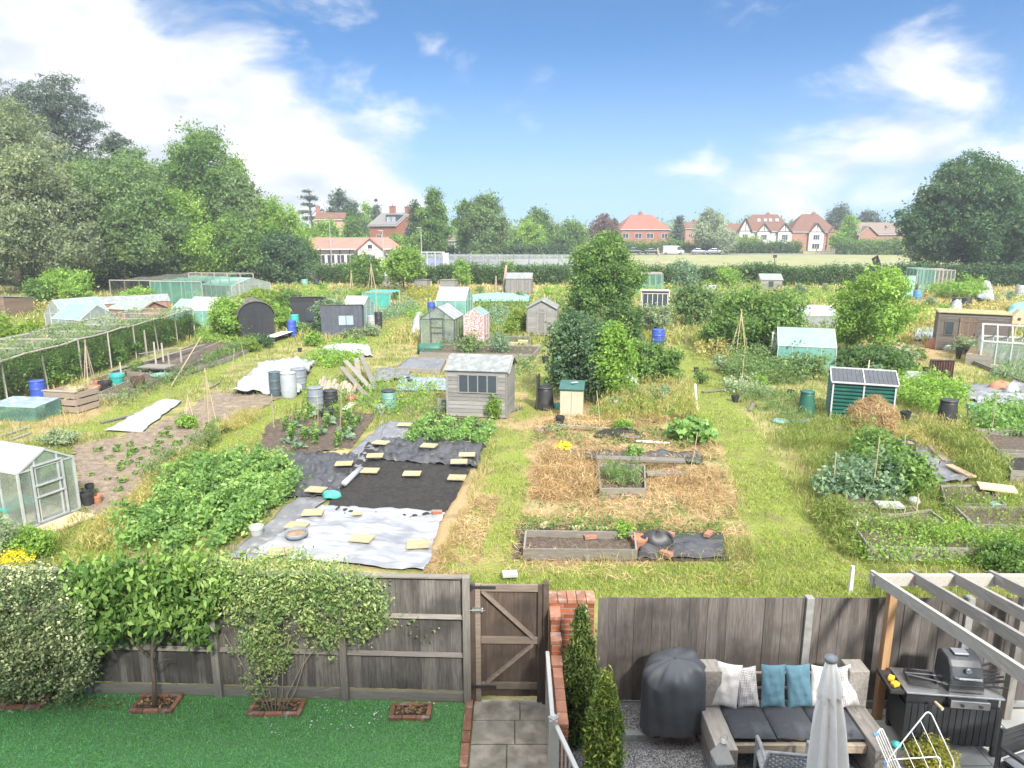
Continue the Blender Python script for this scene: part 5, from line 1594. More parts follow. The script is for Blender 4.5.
SLABS = [(381, 443, 'beside the crumpled black membrane nearest the water butt'), (375, 456, 'where the grey strip meets the black soil'), (344, 464, 'on the dark membrane left of the grey strip'),
         (370, 471, 'at the top end of the grey pipe'), (412, 474, 'lying alone in the middle of the black soil'), (429, 446, 'on the far edge by the leafy potatoes'), (467, 455, 'at the far corner of the black soil, rear of two'),
         (459, 462, 'at the far corner of the black soil, front of two'), (457, 478, 'on the black soil edge beside the grass path'), (316, 490, 'on the corner of the dark membrane by the potato leaves'),
         (313, 513, 'on the boundary of silver sheet and grey strip'), (297, 526, 'beside the round riddle'), (362, 539, 'in the middle of the silver sheet'), (418, 545, 'at the silver sheet edge beside the grass path'),
         (280, 552, 'at the silver sheet corner under the climber'), (357, 514, 'tiny, where silver sheet meets black soil'), (405, 425, 'at the head of the short grey membrane')]
for px, py, lb in SLABS:
    p = G(px, py, .2 if px in (381, 429, 467, 459, 344, 316, 375) else .12); m = MB(); m.rv(); k = .45 if px == 357 else 1
    m.box(-.23 * k, .23 * k, -.17 * k, .17 * k, 0, .035); o = m.build('paving_slab', 'stone_slab', None, loc=p, rz=R(rnd.uniform(-16, 8)), bevel=.006)
    o.rotation_euler.x = R(rnd.uniform(-2, 2)); tag(o, 'sandy paving slab ' + lb, 'slab', 'slabs holding down the membrane')
p0, p1 = G(344, 490), G(361, 474); m = MB(); m.tube([(0, 0, 0), (p1 - p0) * .5, p1 - p0], .075, 12); tag(m.build('pipe', 'pale_plastic', None, True, (p0.x, p0.y, .16)), 'pale grey plastic pipe lying on the black soil edge', 'pipe')
p = G(331, 500); m = MB(); m.grid(lambda u, v: (.22 * math.cos(u * 6.283) * math.sin(v * 1.57) * (1 + .2 * math.sin(u * 20)), .16 * math.sin(u * 6.283) * math.sin(v * 1.57), .14 * math.cos(v * 1.57) + .02 * math.sin(u * 19)), 30, 8); tag(m.build('bag', 'teal_net', None, True, (p.x, p.y, .09)), 'crumpled teal bag on the membrane beside the black soil', 'bag')
p = G(437, 518); m = MB(); m.box(-.12, .12, -.055, .055, 0, .07); tag(m.build('brick', 'brick_orange', None, loc=(p.x, p.y, .11), bevel=.006), 'red brick weighing down the silver sheet', 'brick')
def pot(label, px, yb, yt, wpx, mat='terracotta', name='plant_pot', plant=None, cat='plant pot', group=None, z=0):
    c = G(px, yb, z); h = zat(c.y, yt) - c.z; r = wpx * mpp(c) / 2
    t = thing(name, label, cat, c, 0, group)
    m = MB(); m.lathe([(r * .72, 0), (r * .95, h * .78), (r * 1.04, h * .78), (r * 1.04, h), (r * .9, h), (r * .86, h * .8), (0, h * .8)], 16); m.build('body', mat, t)
    if plant:
        n = 120; d = unit(n); leaf_obj('foliage', (d * r * 1.3 + [0, 0, h * 1.35], d, .09 * (.6 + .8 * NR.random(n)), NR.random(n)), plant, t)
    return t
pot('white plastic bucket beside the potato patch', 257, 537, 526, 14, 'white_cover', 'bucket', cat='bucket')
p = G(297, 541); r_ = 11 * mpp(p)
o = thing('riddle', 'round garden riddle with soil lying on the silver sheet', 'riddle', (p.x, p.y, .12))
m = MB(); m.lathe([(r_, 0), (r_ * 1.05, .10), (r_ * .98, .10), (r_ * .93, .01)], 28); m.build('rim', 'grey_plastic', o, True)
m = MB(); m.lathe([(r_ * .92, .0), (r_ * .92, .045), (r_ * .5, .06), (0, .065)], 24, wob=.01); m.build('soil', 'straw_ground', o, True)

plantmass('potato_patch', 'dense bank of leafy potato plants beside the grey membrane', [(124, 556), (134, 526), (174, 490), (214, 466), (258, 464), (286, 476), (296, 496), (274, 520), (248, 537), (200, 556)], .62, 26000, .10, 'leaf_potato', .09, 22, rows=.8, rag=.35)
plantmass('potato_patch', 'low leafy potato block beyond the black soil plot', [(404, 444), (484, 446), (489, 428), (430, 420)], .32, 6000, .10, 'leaf_potato', .09, 18, rows=.7)
# vegetables on the soil patch, soil plot
rows = scatter([(275, 448), (282, 428), (310, 416), (366, 417), (346, 446), (305, 452)], 34)
veg_row('vegetable_plant', 'leafy young vegetable plant in the soil between barrels and dark membrane', 'plant', 'vegetables in the soil beside the dark membrane', rows[:22], 'tall', 'leaf_mid', (.45, .9))
veg_row('courgette_plant', 'broad leaved grey green plant in the soil between barrels and dark membrane', 'plant', 'broad leaved plants in the soil beside the dark membrane', rows[22:], 'rosette', 'leaf_bluegreen', (.9, 1.4))
rows = scatter([(82, 492), (112, 500), (150, 462), (220, 425), (180, 420), (110, 446), (80, 455)], 40)
veg_row('seedling', 'small dark green seedling on the wide brown soil plot', 'plant', 'seedlings on the brown soil plot', rows, 'rosette', 'leaf_mid', (.35, .8))
bush('green_clump', 'fresh green clump among the cane tripods on the brown soil', 187, 428, 414, 24, 'leaf_light', 900, .07, .06)
bush('green_clump', 'smaller green clump at the foot of the tall cane tripod', 218, 432, 420, 22, 'leaf_mid', 700, .07, .06)
bush('grey_leaf_shrub', 'low grey green shrub at the corner of the brown soil plot', 60, 446, 430, 36, 'leaf_silver', 1500, .07, .07)
canes('tripod of long bean canes standing on the brown soil', 211, 432, 368, 14, 4, thick=.010)
canes('shorter bundle of bean canes beside the long tripod', 190, 420, 395, 14, 5, thick=.010)
stick('single dark stake by the diagonal grass path', 274, 428, 394, 1.2, 'pallet')

# greenhouse at the left edge
gp0 = G(-2, 532); gfr = G(26, 531); gbk = G(80, 510)
dv = gbk - gfr; wd_ = dv.length; rzg = math.atan2(dv.y, dv.x)
he_ = zat(gfr.y, 474) ; ht_ = zat((gfr.y + gbk.y) / 2, 449)
g = greenhouse('white framed greenhouse with sliding door at the edge of the plots', 0, 0, 0, 0, 2.5, 'y', 'aluminium', 'glass', 'glass_roof', rz=rzg, loc=(gfr + gbk) / 2, w=wd_, ht=ht_, eave=he_ / ht_, bw=.03, nb=4)
c_ = (gfr + gbk) / 2; bk = Vector((-math.sin(rzg), math.cos(rzg), 0)); ax_ = Vector((math.cos(rzg), math.sin(rzg), 0))
m = MB(); m.box(-wd_ / 2 + .1, wd_ / 2 - .1, .15, 2.3, .0, .04); m.build('floor', 'pale_flag', g)
o = thing('staging', 'low green staging tray inside the white framed greenhouse', 'tray', c_ + bk * .9 - ax_ * .25, rzg); m = MB(); m.box(-.4, .4, -.4, .5, .34, .40); m.build('tray', 'teal_plastic', o)
m = MB()
for x in (-.35, .35):
    for y in (-.35, .45): m.box(x - .03, x + .03, y - .03, y + .03, .045, .34)
m.build('leg', 'aluminium', o)
for k, (a_, b2) in enumerate(((1.5, -.5), (1.7, .3), (.6, .55))):
    q = c_ + bk * a_ + ax_ * b2; n = 260; d = unit(n)
    t = thing('tomato_plant', ['bushy plant at the back of the edge greenhouse', 'taller plant by the greenhouse side pane', 'small plant just inside the greenhouse door'][k], 'plant', (q.x, q.y, .045))
    m = MB(); m.tube([(0, 0, 0), (0, 0, .5)], [.015, .008], 5); m.build('stem', 'bark', t); leaf_obj('foliage', (d * [.25, .25, .35] + [0, 0, .5], d, .10 + .06 * NR.random(n), NR.random(n)), 'leaf_dark', t)
p0 = G(48, 531); p = G(66, 524)
m = MB(); m.rv(); m.box(-.28, .28, -.5, .5, 0, .05); tag(m.build('duckboard', 'board_new', None, loc=(p.x, p.y, .02), rz=rzg + R(90)), 'wooden duckboard on the ground outside the greenhouse door', 'board')
pot('black plant pot standing beside the greenhouse door', 88, 506, 492, 13, 'black_plastic')
pot('smaller black pot stacked behind the greenhouse corner', 91, 498, 484, 8, 'black_plastic')
pot('terracotta pot beside the black pots', 98, 503, 495, 9, 'terracotta')
bush('yellow_flowers', 'clump of bright yellow flowers near the lawn fence', 15, 572, 552, 46, 'petal_yellow', 1300, .05, .06)
bush('green_shrub', 'small light green shrub in front of the edge greenhouse', 34, 562, 528, 40, 'leaf_light', 2200, .06, .07)
bush('grey_leaf_shrub', 'silvery green shrub against the greenhouse front', 6, 562, 515, 34, 'leaf_silver', 1700, .07, .07)

# ================================================================ left: pallets, fruit cage, long beds
def pallet_bin(label, x0, x1, yb, yt, dep, mat='pallet'):
    c, w = place(x0, x1, yb); h = zat(c.y, yt); t = thing('compost_box', label, 'compost box', c, R(-12)); hw = w / 2
    for (nm, f_) in (('front_panel', 0), ('back_panel', dep)):
        m = MB()
        for k in range(3): m.rv(); z = h * (k + .15) / 3; m.box(-hw, hw, f_, f_ + .03, z, z + h / 3 * .78)
        for x in (-hw + .05, 0, hw - .05): m.box(x - .04, x + .04, f_ + .031, f_ + .09, 0, h)
        m.build(nm, mat, t)
    for sx in (-1, 1):
        m = MB()
        for k in range(3): m.rv(); z = h * (k + .15) / 3; m.box(min(sx * hw, sx * (hw + .03)), max(sx * hw, sx * (hw + .03)), .03, dep - .002, z, z + h / 3 * .78)
        m.build('side_panel', mat, t)
    m = MB(); m.rv(); m.box(-hw - .05, hw + .05, -.03, .12, h + .002, h + .035); m.build('top_rail', mat, t)
    m = MB(); m.grid(lambda u, v: (-hw + .04 + (w - .08) * u, .1 + (dep - .15) * v, h * .75 + .06 * rnd.random()), 10, 8); m.build('compost', 'compost', t)
    return t
pallet_bin('long compost box made of pale pallet boards', 43, 80, 413, 392, 1.0)
barrel('blue plastic drum standing behind the pallet box', 35, 404, 383, 14, 'blue_plastic')
# covered cold frame (blue green)
c, w = place(-14, 40, 421)
o = thing('cold_frame', 'low box covered by blue green netting at the edge of the plots', 'cold frame', c, R(-8)); m = MB(); h = zat(c.y, 405)
m.prism([(0, 0), (1.1, 0), (1.1, h), (0, h * .85)], -w / 2, w / 2, 'x'); m.build('net_cover', 'net_green', o)
m = MB(); m.slab((-w / 2, -.01, h * .86), (w / 2, -.01, h * .86), (w / 2, 1.1, h * 1.02), (-w / 2, 1.1, h * 1.02), .02); m.build('lid', 'blue_tarp', o)
plank('grey plank lying in front of the blue green cold frame', (4, 436), (28, 428)); plank('lower grey plank of the pair by the cold frame', (10, 441), (30, 434))
pot('cream trough with green plants on the edge of the pallet box', 75, 396, 388, 16, 'stone_slab', plant='leaf_light', z=.5)
pot('terracotta pot beside the red cane wigwam', 94, 396, 386, 13, 'terracotta')
canes('red brown cane wigwam standing in a pot bed', 91, 388, 340, 12, 4, 'pallet', .022)
pot('rusty red metal drum among the planks', 139, 391, 377, 13, 'rust')
pot('turquoise crate beside the red drum', 118, 385, 374, 14, 'teal_plastic', 'crate', cat='crate')
pot('low green tub in the long bed', 161, 380, 374, 18, 'butt_green', 'tub', cat='tub')
pot('dark pot left of the turquoise crate', 106, 392, 381, 13, 'black_plastic')
pot('reddish tub at the left end of the long bed', 100, 389, 381, 11, 'terracotta')
for k, (q, lb) in enumerate([([(95, 400), (128, 398), (236, 348), (222, 344)], 'long low plank bed running beside the diagonal grass path'), ([(128, 376), (150, 378), (232, 340), (220, 337)], 'long plank bed behind the first one below the fruit cage')]):
    raised_bed(lb, q, .22, 'board_grey', 'compost')
raised_bed('plank bed with bright plants near the black shed', [(196, 372), (232, 360), (272, 342), (246, 340)], .2, 'board_grey', 'compost')
plantmass('bed_plants', 'mixed green plants in the plank bed near the black shed', [(200, 368), (232, 357), (268, 343), (248, 342)], .5, 2600, .10, 'leaf_mid', .08, 14)
bush('golden_shrub', 'bright yellow green clump in the plank bed', 250, 352, 338, 22, 'leaf_lime', 1200, .08, .08)
bush('dark_shrub', 'dark clump beside the golden one in the plank bed', 266, 348, 334, 20, 'leaf_dark', 900, .08, .08)
bush('grass_clump', 'tall tuft of ornamental grass in the long bed', 138, 374, 359, 16, 'leaf_mid', 600, .12, .06, aspect=.15)
plank('long pale pole propped against the long bed', (172, 388), (203, 356), .05, .05, .1, 1.0, 'cane', 'pole', 'pole')
for i, (a, b2) in enumerate([((100, 384), (175, 358)), ((112, 380), (205, 352)), ((140, 364), (178, 358))]):
    plank(['grey plank lying along the long bed in front', 'second grey plank across the long bed', 'short plank on the stakes behind the bed'][i], a, b2, .14, .04, .3 + .1 * i, .3 + .1 * i)
for i, (x, yb, yt) in enumerate([(157, 372, 342), (170, 372, 352), (182, 366, 350), (122, 380, 362), (164, 366, 343), (147, 356, 330)]):
    stick(['pale stake at the head of the long bed', 'short pale stake in the long bed', 'stake beside the leaning pole', 'stake by the turquoise crate', 'forked stake behind the long bed', 'tall stake below the fruit cage rail'][i], x, yb, yt, 2, 'pole_grey')
o = thing('low_table', 'low slatted table among stakes in the long bed', 'table', G(158, 376), AR); m = MB(); m.box(-.7, .7, -.4, .4, .42, .47); m.build('top', 'board_grey', o)
for x in (-.6, .6):
    for y in (-.3, .3): m = MB(); m.box(x - .03, x + .03, y - .03, y + .03, 0, .42); m.build('leg', 'board_grey', o)
# fruit cage
A0, A1 = G(-40, 425), G(195, 338); zc = 1.75
fc = thing('fruit_cage', 'long net covered fruit cage of weathered poles on the left plots', 'fruit cage', A0, 0)
def cp(t, s):   # along the cage, across
    d = (A1 - A0); n_ = Vector((-d.y, d.x, 0)).normalized()
    return d * t + n_ * s
for s_ in (0, 3.4):
    for k in range(9):
        q = cp(k / 8, s_); m = MB(); m.rv(); m.tube([q, q + Vector((rnd.uniform(-.12, .12), rnd.uniform(-.1, .1), zc))], .035, 6); m.build('post', 'pole_grey', fc)
    m = MB()
    m.tube([cp(k / 16, s_) + Vector((0, 0, zc + .03 * math.sin(k * 2.3))) for k in range(17)], .04, 6); m.build('rail', 'pole_grey', fc)
for k in range(9):
    m = MB(); m.tube([cp(k / 8, 0) + Vector((0, 0, zc + .05)), cp(k / 8, 3.4) + Vector((0, 0, zc + .05))], .022, 5); m.build('crossbar', 'pole_grey', fc)
m = MB(); m.grid(lambda u, v: cp(u, .02 + 3.36 * v) + Vector((0, 0, zc + .08 - .10 * abs(math.sin(u * 25.1)) * math.sin(v * 3.14))), 60, 12); m.build('roof_net', 'net_pale', fc)
m = MB(); m.grid(lambda u, v: cp(u, 0) + Vector((.0, -.045, .05 + zc * v)), 40, 3); m.build('side_net', 'net_dark', fc)
k = 420; gt = NR.random(k); gs = 3.4 * NR.random(k) ** 1.3; ok_ = wob(gt * 20, gs, 1.0) > -.05
gp_ = np.array([cp(a_, b_) + Vector((0, 0, zc + .1)) for a_, b_ in zip(gt[ok_], gs[ok_])]); mm = np.repeat(np.arange(len(gp_)), 14)
leaf_obj('growth', (gp_[mm] + NR.normal(size=(len(mm), 3)) * [.16, .16, .07], np.tile([0, 0, 1.], (len(mm), 1)), .10 * (.5 + NR.random(len(mm))), NR.random(len(mm))), 'leaf_wood', fc)
fb = [(cp(t_, s_), s_) for t_ in [i / 11 for i in range(12)] for s_ in (.7, 1.7, 2.8)]
for i, (q, s_) in enumerate(fb):
    q = A0 + q + Vector((rnd.uniform(-.3, .3), rnd.uniform(-.3, .3), 0))
    pxq, pyq = proj(q); 
    hb = rnd.uniform(1.2, 1.6); pt = proj(q + Vector((0, 0, hb)))[1]
    if i == 0: fb0 = bush('fruit_bush', 'dense currant bush growing under the fruit cage net', pxq, pyq, pt, 1.7 / mpp(q), 'leaf_mid', 2200, .10, .12, group='bushes under the fruit cage net', loc=q)
    else: copy_tree(fb0, q, rnd.uniform(0, 6), None, rnd.uniform(.85, 1.12))
bush('yellow_green_shrub', 'large bright yellow green shrub beyond the fruit cage at the edge', 14, 362, 315, 60, 'leaf_lime', 4200, .15, .18)
bush('round_shrub', 'big round pale green shrub behind the tent shaped greenhouses', 66, 306, 268, 56, 'leaf_light', 4500, .22, .25)
bush('tall_shrub', 'upright shrub left of the big round pale shrub', 38, 308, 276, 24, 'leaf_mid', 1600, .2, .2)
bush('pale_shrub', 'rounded fruit tree behind the red brown sheds', 137, 306, 288, 36, 'leaf_light', 1800, .2, .2)
bush('shrub', 'shrub between the tent greenhouse and the fruit cage', 88, 342, 326, 34, 'leaf_light', 1500, .13, .14)
bush('shrub', 'loose shrub under the tent shaped greenhouse front', 62, 338, 324, 30, 'leaf_wood', 1200, .13, .14)
# white lean-to roof at the edge
shed('open shed with a white sheet roof at the edge of the plots', -26, 10, 316, 296, 2.4, 'pent', 'shed_brown', 'pale_roof', win=[(.3, .55, .45, .85, 1)], rz=R(-16))
greenhouse('tent shaped polythene greenhouse, the rear one of the pair', 38, 74, 328, 300, 3.0, 'y', 'white_paint', 'glass_milky', 'polycarb', rz=R(-30), base=None, eave=.5)
greenhouse('tent shaped polythene greenhouse with sloping white roof, the front one', 46, 88, 334, 304, 2.6, 'x', 'white_paint', 'glass_milky', 'polycarb', rz=R(-24), base=None, eave=.52, door=False)
shed('reddish brown shed, gable side, behind the green roofed cabin', 90, 112, 320, 297, 4.6, 'gable', 'shed_red', 'felt_roof', rz=R(-52), vertical=True)
shed('reddish brown cabin with pale green roof and open porch', 104, 146, 322, 301, 2.4, 'side', 'shed_red', 'felt_green', win=[(.55, .9, .25, .8, 2)], door=(.28, .45), rz=R(-20), vertical=True)
# long netted fruit cages and glasshouses at the wood edge
def netcage(label, x0, x1, yb, h, dep, mat, top, rz=R(-9), nb=5):
    c, w = place(x0, x1, yb); t = thing('net_cage', label, 'fruit cage', c, rz); hw = w / 2
    for k in range(nb + 1):
        for y in (0, dep): m = MB(); m.rv(); x = -hw + w * k / nb; m.box(x - .04, x + .04, y - .04, y + .04, 0, h); m.build('post', 'pole_grey', t)
    for y in (-.05, dep + .05): m = MB(); m.box(-hw, hw, y - .03, y + .03, h + .001, h + .07); m.build('rail', 'pole_grey', t)
    m = MB(); m.quad((-hw, -.045, .05), (hw, -.045, .05), (hw, -.045, h), (-hw, -.045, h)); m.quad((-hw - .045, 0, .05), (-hw - .045, dep, .05), (-hw - .045, dep, h), (-hw - .045, 0, h)); m.build('side_net', mat, t)
    m = MB(); m.grid(lambda u, v: (-hw + w * u, dep * v, h + .09 - .12 * math.sin(math.pi * ((v * 3) % 1))), 10, 18); m.build('roof_net', top, t)
    return t
netcage('wide net roofed fruit cage by the edge of the wood', 108, 190, 303, 2.0, 12, 'net_dark', 'net_pale')
netcage('green netted cage between the wide cage and the white glasshouse', 150, 206, 306, 2.1, 6, 'net_green', 'net_green')
shed('small brown roofed shed at the foot of the wood', 184, 202, 292, 276, 2.5, 'side', 'shed_dark', 'felt_dark')
greenhouse('large white glasshouse near the foot of the wood', 196, 238, 300, 277, 5, 'x', 'white_paint', 'glass_milky', 'polycarb', rz=R(-25), door=False)
greenhouse('low greenhouse with pale mint roof, left of a pair', 168, 186, 322, 299, 2.6, 'x', 'white_paint', 'glass_green', 'polycarb', rz=R(-18), door=False, eave=.5)
greenhouse('greenhouse with white roof and mint panels beside the tall bush', 184, 214, 328, 297, 2.8, 'x', 'white_paint', 'glass_green', 'pale_roof', rz=R(-9), door=False, eave=.6)
bush('tall_bush', 'tall green bush between the mint greenhouse and the black shed', 228, 340, 296, 40, 'leaf_light', 4200, .16, .18)
plantmass('low_plants', 'low feathery plants in front of the mint greenhouse', [(196, 348), (238, 346), (248, 334), (200, 332)], .6, 2200, .12, 'leaf_light', .12, 12)
# black arched shed
c, w = place(247, 284, 342)
o = thing('black_shed', 'black shed with a curved roof leaning beside the tall bush', 'shed', G(258, 340), R(28)); hgt = zat(G(258, 340).y, 301); hw = 1.0
m = MB(); pr = [(-hw, 0), (-hw, hgt * .62)] + [(-hw * math.cos(a) , hgt * .62 + hgt * .36 * math.sin(a)) for a in [i * math.pi / 10 for i in range(1, 10)]] + [(hw, hgt * .62), (hw, 0)]
m.prism(pr, 0, 2.6, 'y'); m.build('wall', 'black_paint', o)
m = MB()
for i in range(1, len(pr) - 2):
    (a, b2), (c2, d2) = pr[i], pr[i + 1]
    m.slab((a * 1.04, -.1, b2 * 1.01), (a * 1.04, 2.7, b2 * 1.01), (c2 * 1.04, 2.7, d2 * 1.01), (c2 * 1.04, -.1, d2 * 1.01), -.03)
m.build('roof', 'felt_dark', o)
m = MB(); m.rv()
for k in range(6): m.rv(); m.box(-.4 + .135 * k, -.4 + .13 * (k + 1), -.04, -.003, .05, 1.75)
m.build('door', 'black_paint', o)
stick('pale pole leaning on the black arched shed', 266, 338, 303, 2, 'pole_grey', 'pole', -.12, 'pole')
stick('second pole at the corner of the black arched shed', 272, 336, 308, 1.5, 'pole_grey', 'pole', .05, 'pole')
plank('pale boards stacked in front of the black shed', (262, 344), (286, 336), .5, .12, .2, .2, 'board_grey', 'boards', 'boards')
plank('white sheet lying on the stacked boards', (270, 343), (288, 337), .7, .02, .35, .35, 'white_stake', 'sheet', 'sheet')
bush('leafy_bush', 'leafy bush behind the black arched shed', 292, 318, 286, 30, 'leaf_mid', 2200, .18, .2)
bush('yellowing_bush', 'sprawling yellowish bush behind the black arched shed', 262, 308, 288, 44, 'leaf_lime', 2400, .18, .2)
bush('leafy_bush', 'light bush between the black shed and the brown roofed hut', 278, 330, 304, 28, 'leaf_light', 1700, .15, .17)
bush('flowering_shrub', 'tall yellow flowered shrub by the hedge', 290, 282, 266, 18, 'leaf_gold', 1200, .2, .22)

# ================================================================ centre left
shed('dark hut with a brown corrugated roof behind the grey shed', 293, 322, 328, 297, 3.2, 'pent', 'black_paint', 'felt_dark', rz=R(9), win=[(.45, .85, .3, .75, 1)])
shed('dark grey painted shed with a double white window', 323, 362, 337, 305, 2.6, 'pent', 'grey_paint', 'felt_dark', rz=R(9), win=[(.42, .80, .45, .80, 2)], winmat='window_pale', trim='grey_paint', vertical=True)
p = G(352, 326)
greenhouse('white polythene frame rising behind the dark grey shed', 342, 364, 328, 296, 2.2, 'x', 'white_paint', 'polycarb', 'pale_roof', door=False, base=None)
bush('climbing_bush', 'bush growing against the roof of the dark hut', 330, 330, 294, 34, 'leaf_bluegreen', 1900, .15, .16)
barrel('turquoise drum in front of the dark hut', 294, 333, 316, 9, 'teal_plastic')
barrel('light blue drum in front of the turquoise drum', 291, 337, 322, 9, 'blue_plastic')
bush('green_bush', 'round green bush before the dark hut', 301, 334, 322, 14, 'leaf_potato', 900, .1, .1)
bush('green_bush', 'fresh green bush at the corner of the dark grey shed', 314, 346, 331, 17, 'leaf_light', 1100, .1, .1)
bush('dark_bush', 'dark bush between hut and grey shed', 318, 335, 321, 13, 'leaf_dark', 800, .1, .1)
bush('white_flowering_bush', 'white flowered bush below the window of the grey shed', 353, 340, 329, 26, 'leaf_var', 1100, .09, .1)
bush('white_flowering_bush', 'pale bush at the open side of the grey shed', 372, 336, 324, 20, 'leaf_silver', 900, .09, .1)
barrel('pale grey bin right of the dark grey shed', 371, 329, 317, 9, 'pale_plastic')
barrel('tall black water butt right of the dark grey shed', 378, 329, 313, 8, 'black_plastic')
o = netcage('low net cage of bright turquoise mesh in the middle plots', 363, 391, 312, 1.5, 2.5, 'teal_net', 'teal_net')
stick('tall pole by the turquoise net cage', 377, 322, 285, 1.4, 'cane', 'pole', 0, 'pole')
canes('crossed bean poles near the far hedge', 372, 290, 264, 9, 6, 'cane', .03)
canes('narrow bundle of poles near the far hedge', 352, 292, 271, 4, 4, 'cane', .03)
shed('small dark shed by the far hedge', 300, 314, 284, 271, 2, 'flat', 'shed_dark', 'felt_dark')
barrel('green water butt beside the small far shed', 304, 288, 280, 7, 'butt_green'); barrel('black water butt beside the green one by the far hedge', 316, 288, 280, 6, 'black_plastic')
shed('weathered shed with a white roof below the lime coloured tree', 383, 400, 286, 270, 3, 'side', 'shed_grey', 'pale_roof')
tree('young_tree', 'small lime green tree standing before the far hedge', 404, 77, 249, 42, 'leaf_light', 7000, .28, .32, cb=.25, nb=10, seed=5)
shed('low grey box shed right of the lime green tree', 414, 427, 291, 280, 1.5, 'flat', 'shed_grey', 'board_grey')
shed('second low grey box shed near the yellow flowers', 440, 455, 291, 280, 1.5, 'flat', 'shed_grey', 'board_grey')
plantmass('yellow_flowers', 'band of yellow flowers in the far middle plots', [(404, 300), (436, 300), (436, 291), (412, 291)], .7, 2200, .16, 'leaf_gold', .16, 12)
plantmass('green_bed', 'grey green bed beside the diagonal path to the far hedge', [(378, 326), (420, 312), (408, 304), (372, 318)], .7, 3000, .14, 'leaf_bluegreen', .14, 12)
plantmass('row_crop', 'low rows of crops left of the diagonal path', [(325, 352), (362, 352), (372, 344), (330, 344)], .4, 1600, .12, 'leaf_light', .1, 12, rows=.7)
plantmass('row_crop', 'block of bean plants in front of the white fleece row', [(308, 368), (352, 368), (364, 357), (318, 357)], .5, 2600, .12, 'leaf_light', .1, 14, rows=.6)
tarp('fleece_cover', [(318, 358), (372, 358), (370, 348), (326, 348)], 'fleece', 'white fleece draped over a low row of crops', 'fleece', .10, 40, 12, .1, hump=.28)
tarp('fleece_heap', [(232, 396), (300, 396), (314, 364), (262, 366)], 'fleece', 'heap of crumpled white netting beside the grey bins', 'netting', .22, 50, 40, .05, hump=.45, f=2.4)
barrel('dark blue green compost drum in front of the white netting', 274, 397, 374, 12, 'blue_grey_plastic', name='bin', cat='bin')
barrel('pale grey square sided bin between two dark drums', 287, 399, 375, 16, 'pale_plastic', name='bin', cat='bin', band=False)
barrel('dark grey bin with open top behind the pale bin', 297, 391, 371, 15, 'grey_plastic', name='bin', cat='bin')
barrel('grey bin leaning beside the black tub', 314, 412, 390, 16, 'grey_plastic', name='bin', cat='bin')
barrel('black tub beside the leaning grey bin', 329, 410, 393, 15, 'black_plastic', name='bin', cat='bin')
barrel('green ribbed water butt with a dark lid by the slab path', 388, 411, 393, 15, 'butt_green', 'black_plastic', name='water_butt', cat='water butt')
pot('white bucket beside the green water butt', 380, 414, 405, 10, 'white_cover', 'bucket', cat='bucket')
pot('broken red brown tub by the leaning planks', 352, 405, 396, 14, 'terracotta', 'tub', cat='tub')
pot('low black tray in front of the black tub', 327, 417, 410, 16, 'black_plastic', 'tray', cat='tray')
# log heap
c = G(334, 396); o = thing('wood_heap', 'heap of short weathered logs beside the leaning planks', 'wood heap', c, R(-10))
for k in range(15):
    r_ = rnd.uniform(.05, .1); m = MB(); m.rv(); x = -.7 + .1 * k; zz = rnd.uniform(.3, .7)
    m.tube([(x, 0, 0), (x + rnd.uniform(-.1, .1), .5, zz)], r_, 7); m.build('log', 'pallet', o)
for i, (a, b2, z0, z1, lb) in enumerate([((366, 398), (342, 384), .1, .75, 'long grey plank propped over the wood heap'), ((372, 392), (346, 381), .1, .9, 'second grey plank propped behind the first'), ((360, 384), (357, 376), .1, .8, 'short board standing beside the propped planks'), ((376, 392), (362, 374), .1, .85, 'third plank leaning towards the grass path'), ((345, 412), (353, 408), .1, .2, 'white offcut board lying near the red tub')]):
    plank(lb, a, b2, .22, .04, z0, z1, 'white_stake' if i == 4 else 'board_grey')
plantmass('weeds', 'pale weeds around the drums and wood heap', [(300, 416), (440, 416), (440, 388), (370, 380), (310, 385)], .35, 3800, .10, 'leaf_light', .12, 10)
# greenhouse dark frame + neighbours
greenhouse('black framed greenhouse with a gable door in the middle plots', 420, 455, 346, 307, 2.6, 'y', 'dark_frame', 'glass', 'glass_roof', base='brick_far')
greenhouse('tall pale polythene house patterned with red mesh', 464, 484, 346, 309, 1.6, 'y', 'white_paint', 'red_spot', 'polycarb', eave=.82, base=None, door=False)
greenhouse('pale roofed glasshouse behind the black framed greenhouse', 436, 466, 318, 287, 2.6, 'x', 'white_paint', 'glass_green', 'pale_roof', door=False, eave=.58)
barrel('blue drum behind the black framed greenhouse', 431, 313, 303, 8, 'blue_plastic')
tarp('cloche', [(410, 336), (422, 332), (424, 316), (416, 316)], 'fleece', 'white cloche tunnel left of the black framed greenhouse', 'cloche', .04, 14, 24, .05, hump=.6)
p = G(432, 354); o = thing('fallen_barrel', 'dark green barrel lying on its side by the grey beds', 'barrel', (p.x - .7, p.y, .28), R(0))
m = MB(); m.tube([(0, 0, 0), (.12, 0, 0), (.55, 0, 0), (.6, 0, 0), (1.0, .05, 0), (1.25, .05, 0)], [.27, .29, .29, .30, .29, .26], 20); m.build('body', 'green_plastic', o, True)
m = MB(); m.lathe([(.285, 0), (.285, .04), (.26, .04)], 20); q = m.build('rim', 'black_plastic', o); q.rotation_euler.y = R(-90)
shed('grey gabled shed with a plank door beyond the centre beds', 527, 556, 336, 300, 2.2, 'gable', 'shed_grey', 'felt_roof', door=(.32, .68), rz=R(-7))
shed('small grey shed by the far hedge with boards leaning on it', 506, 531, 294, 273, 2.4, 'side', 'shed_grey_up', 'felt_roof', door=(.3, .6), vertical=True, rz=R(-6))
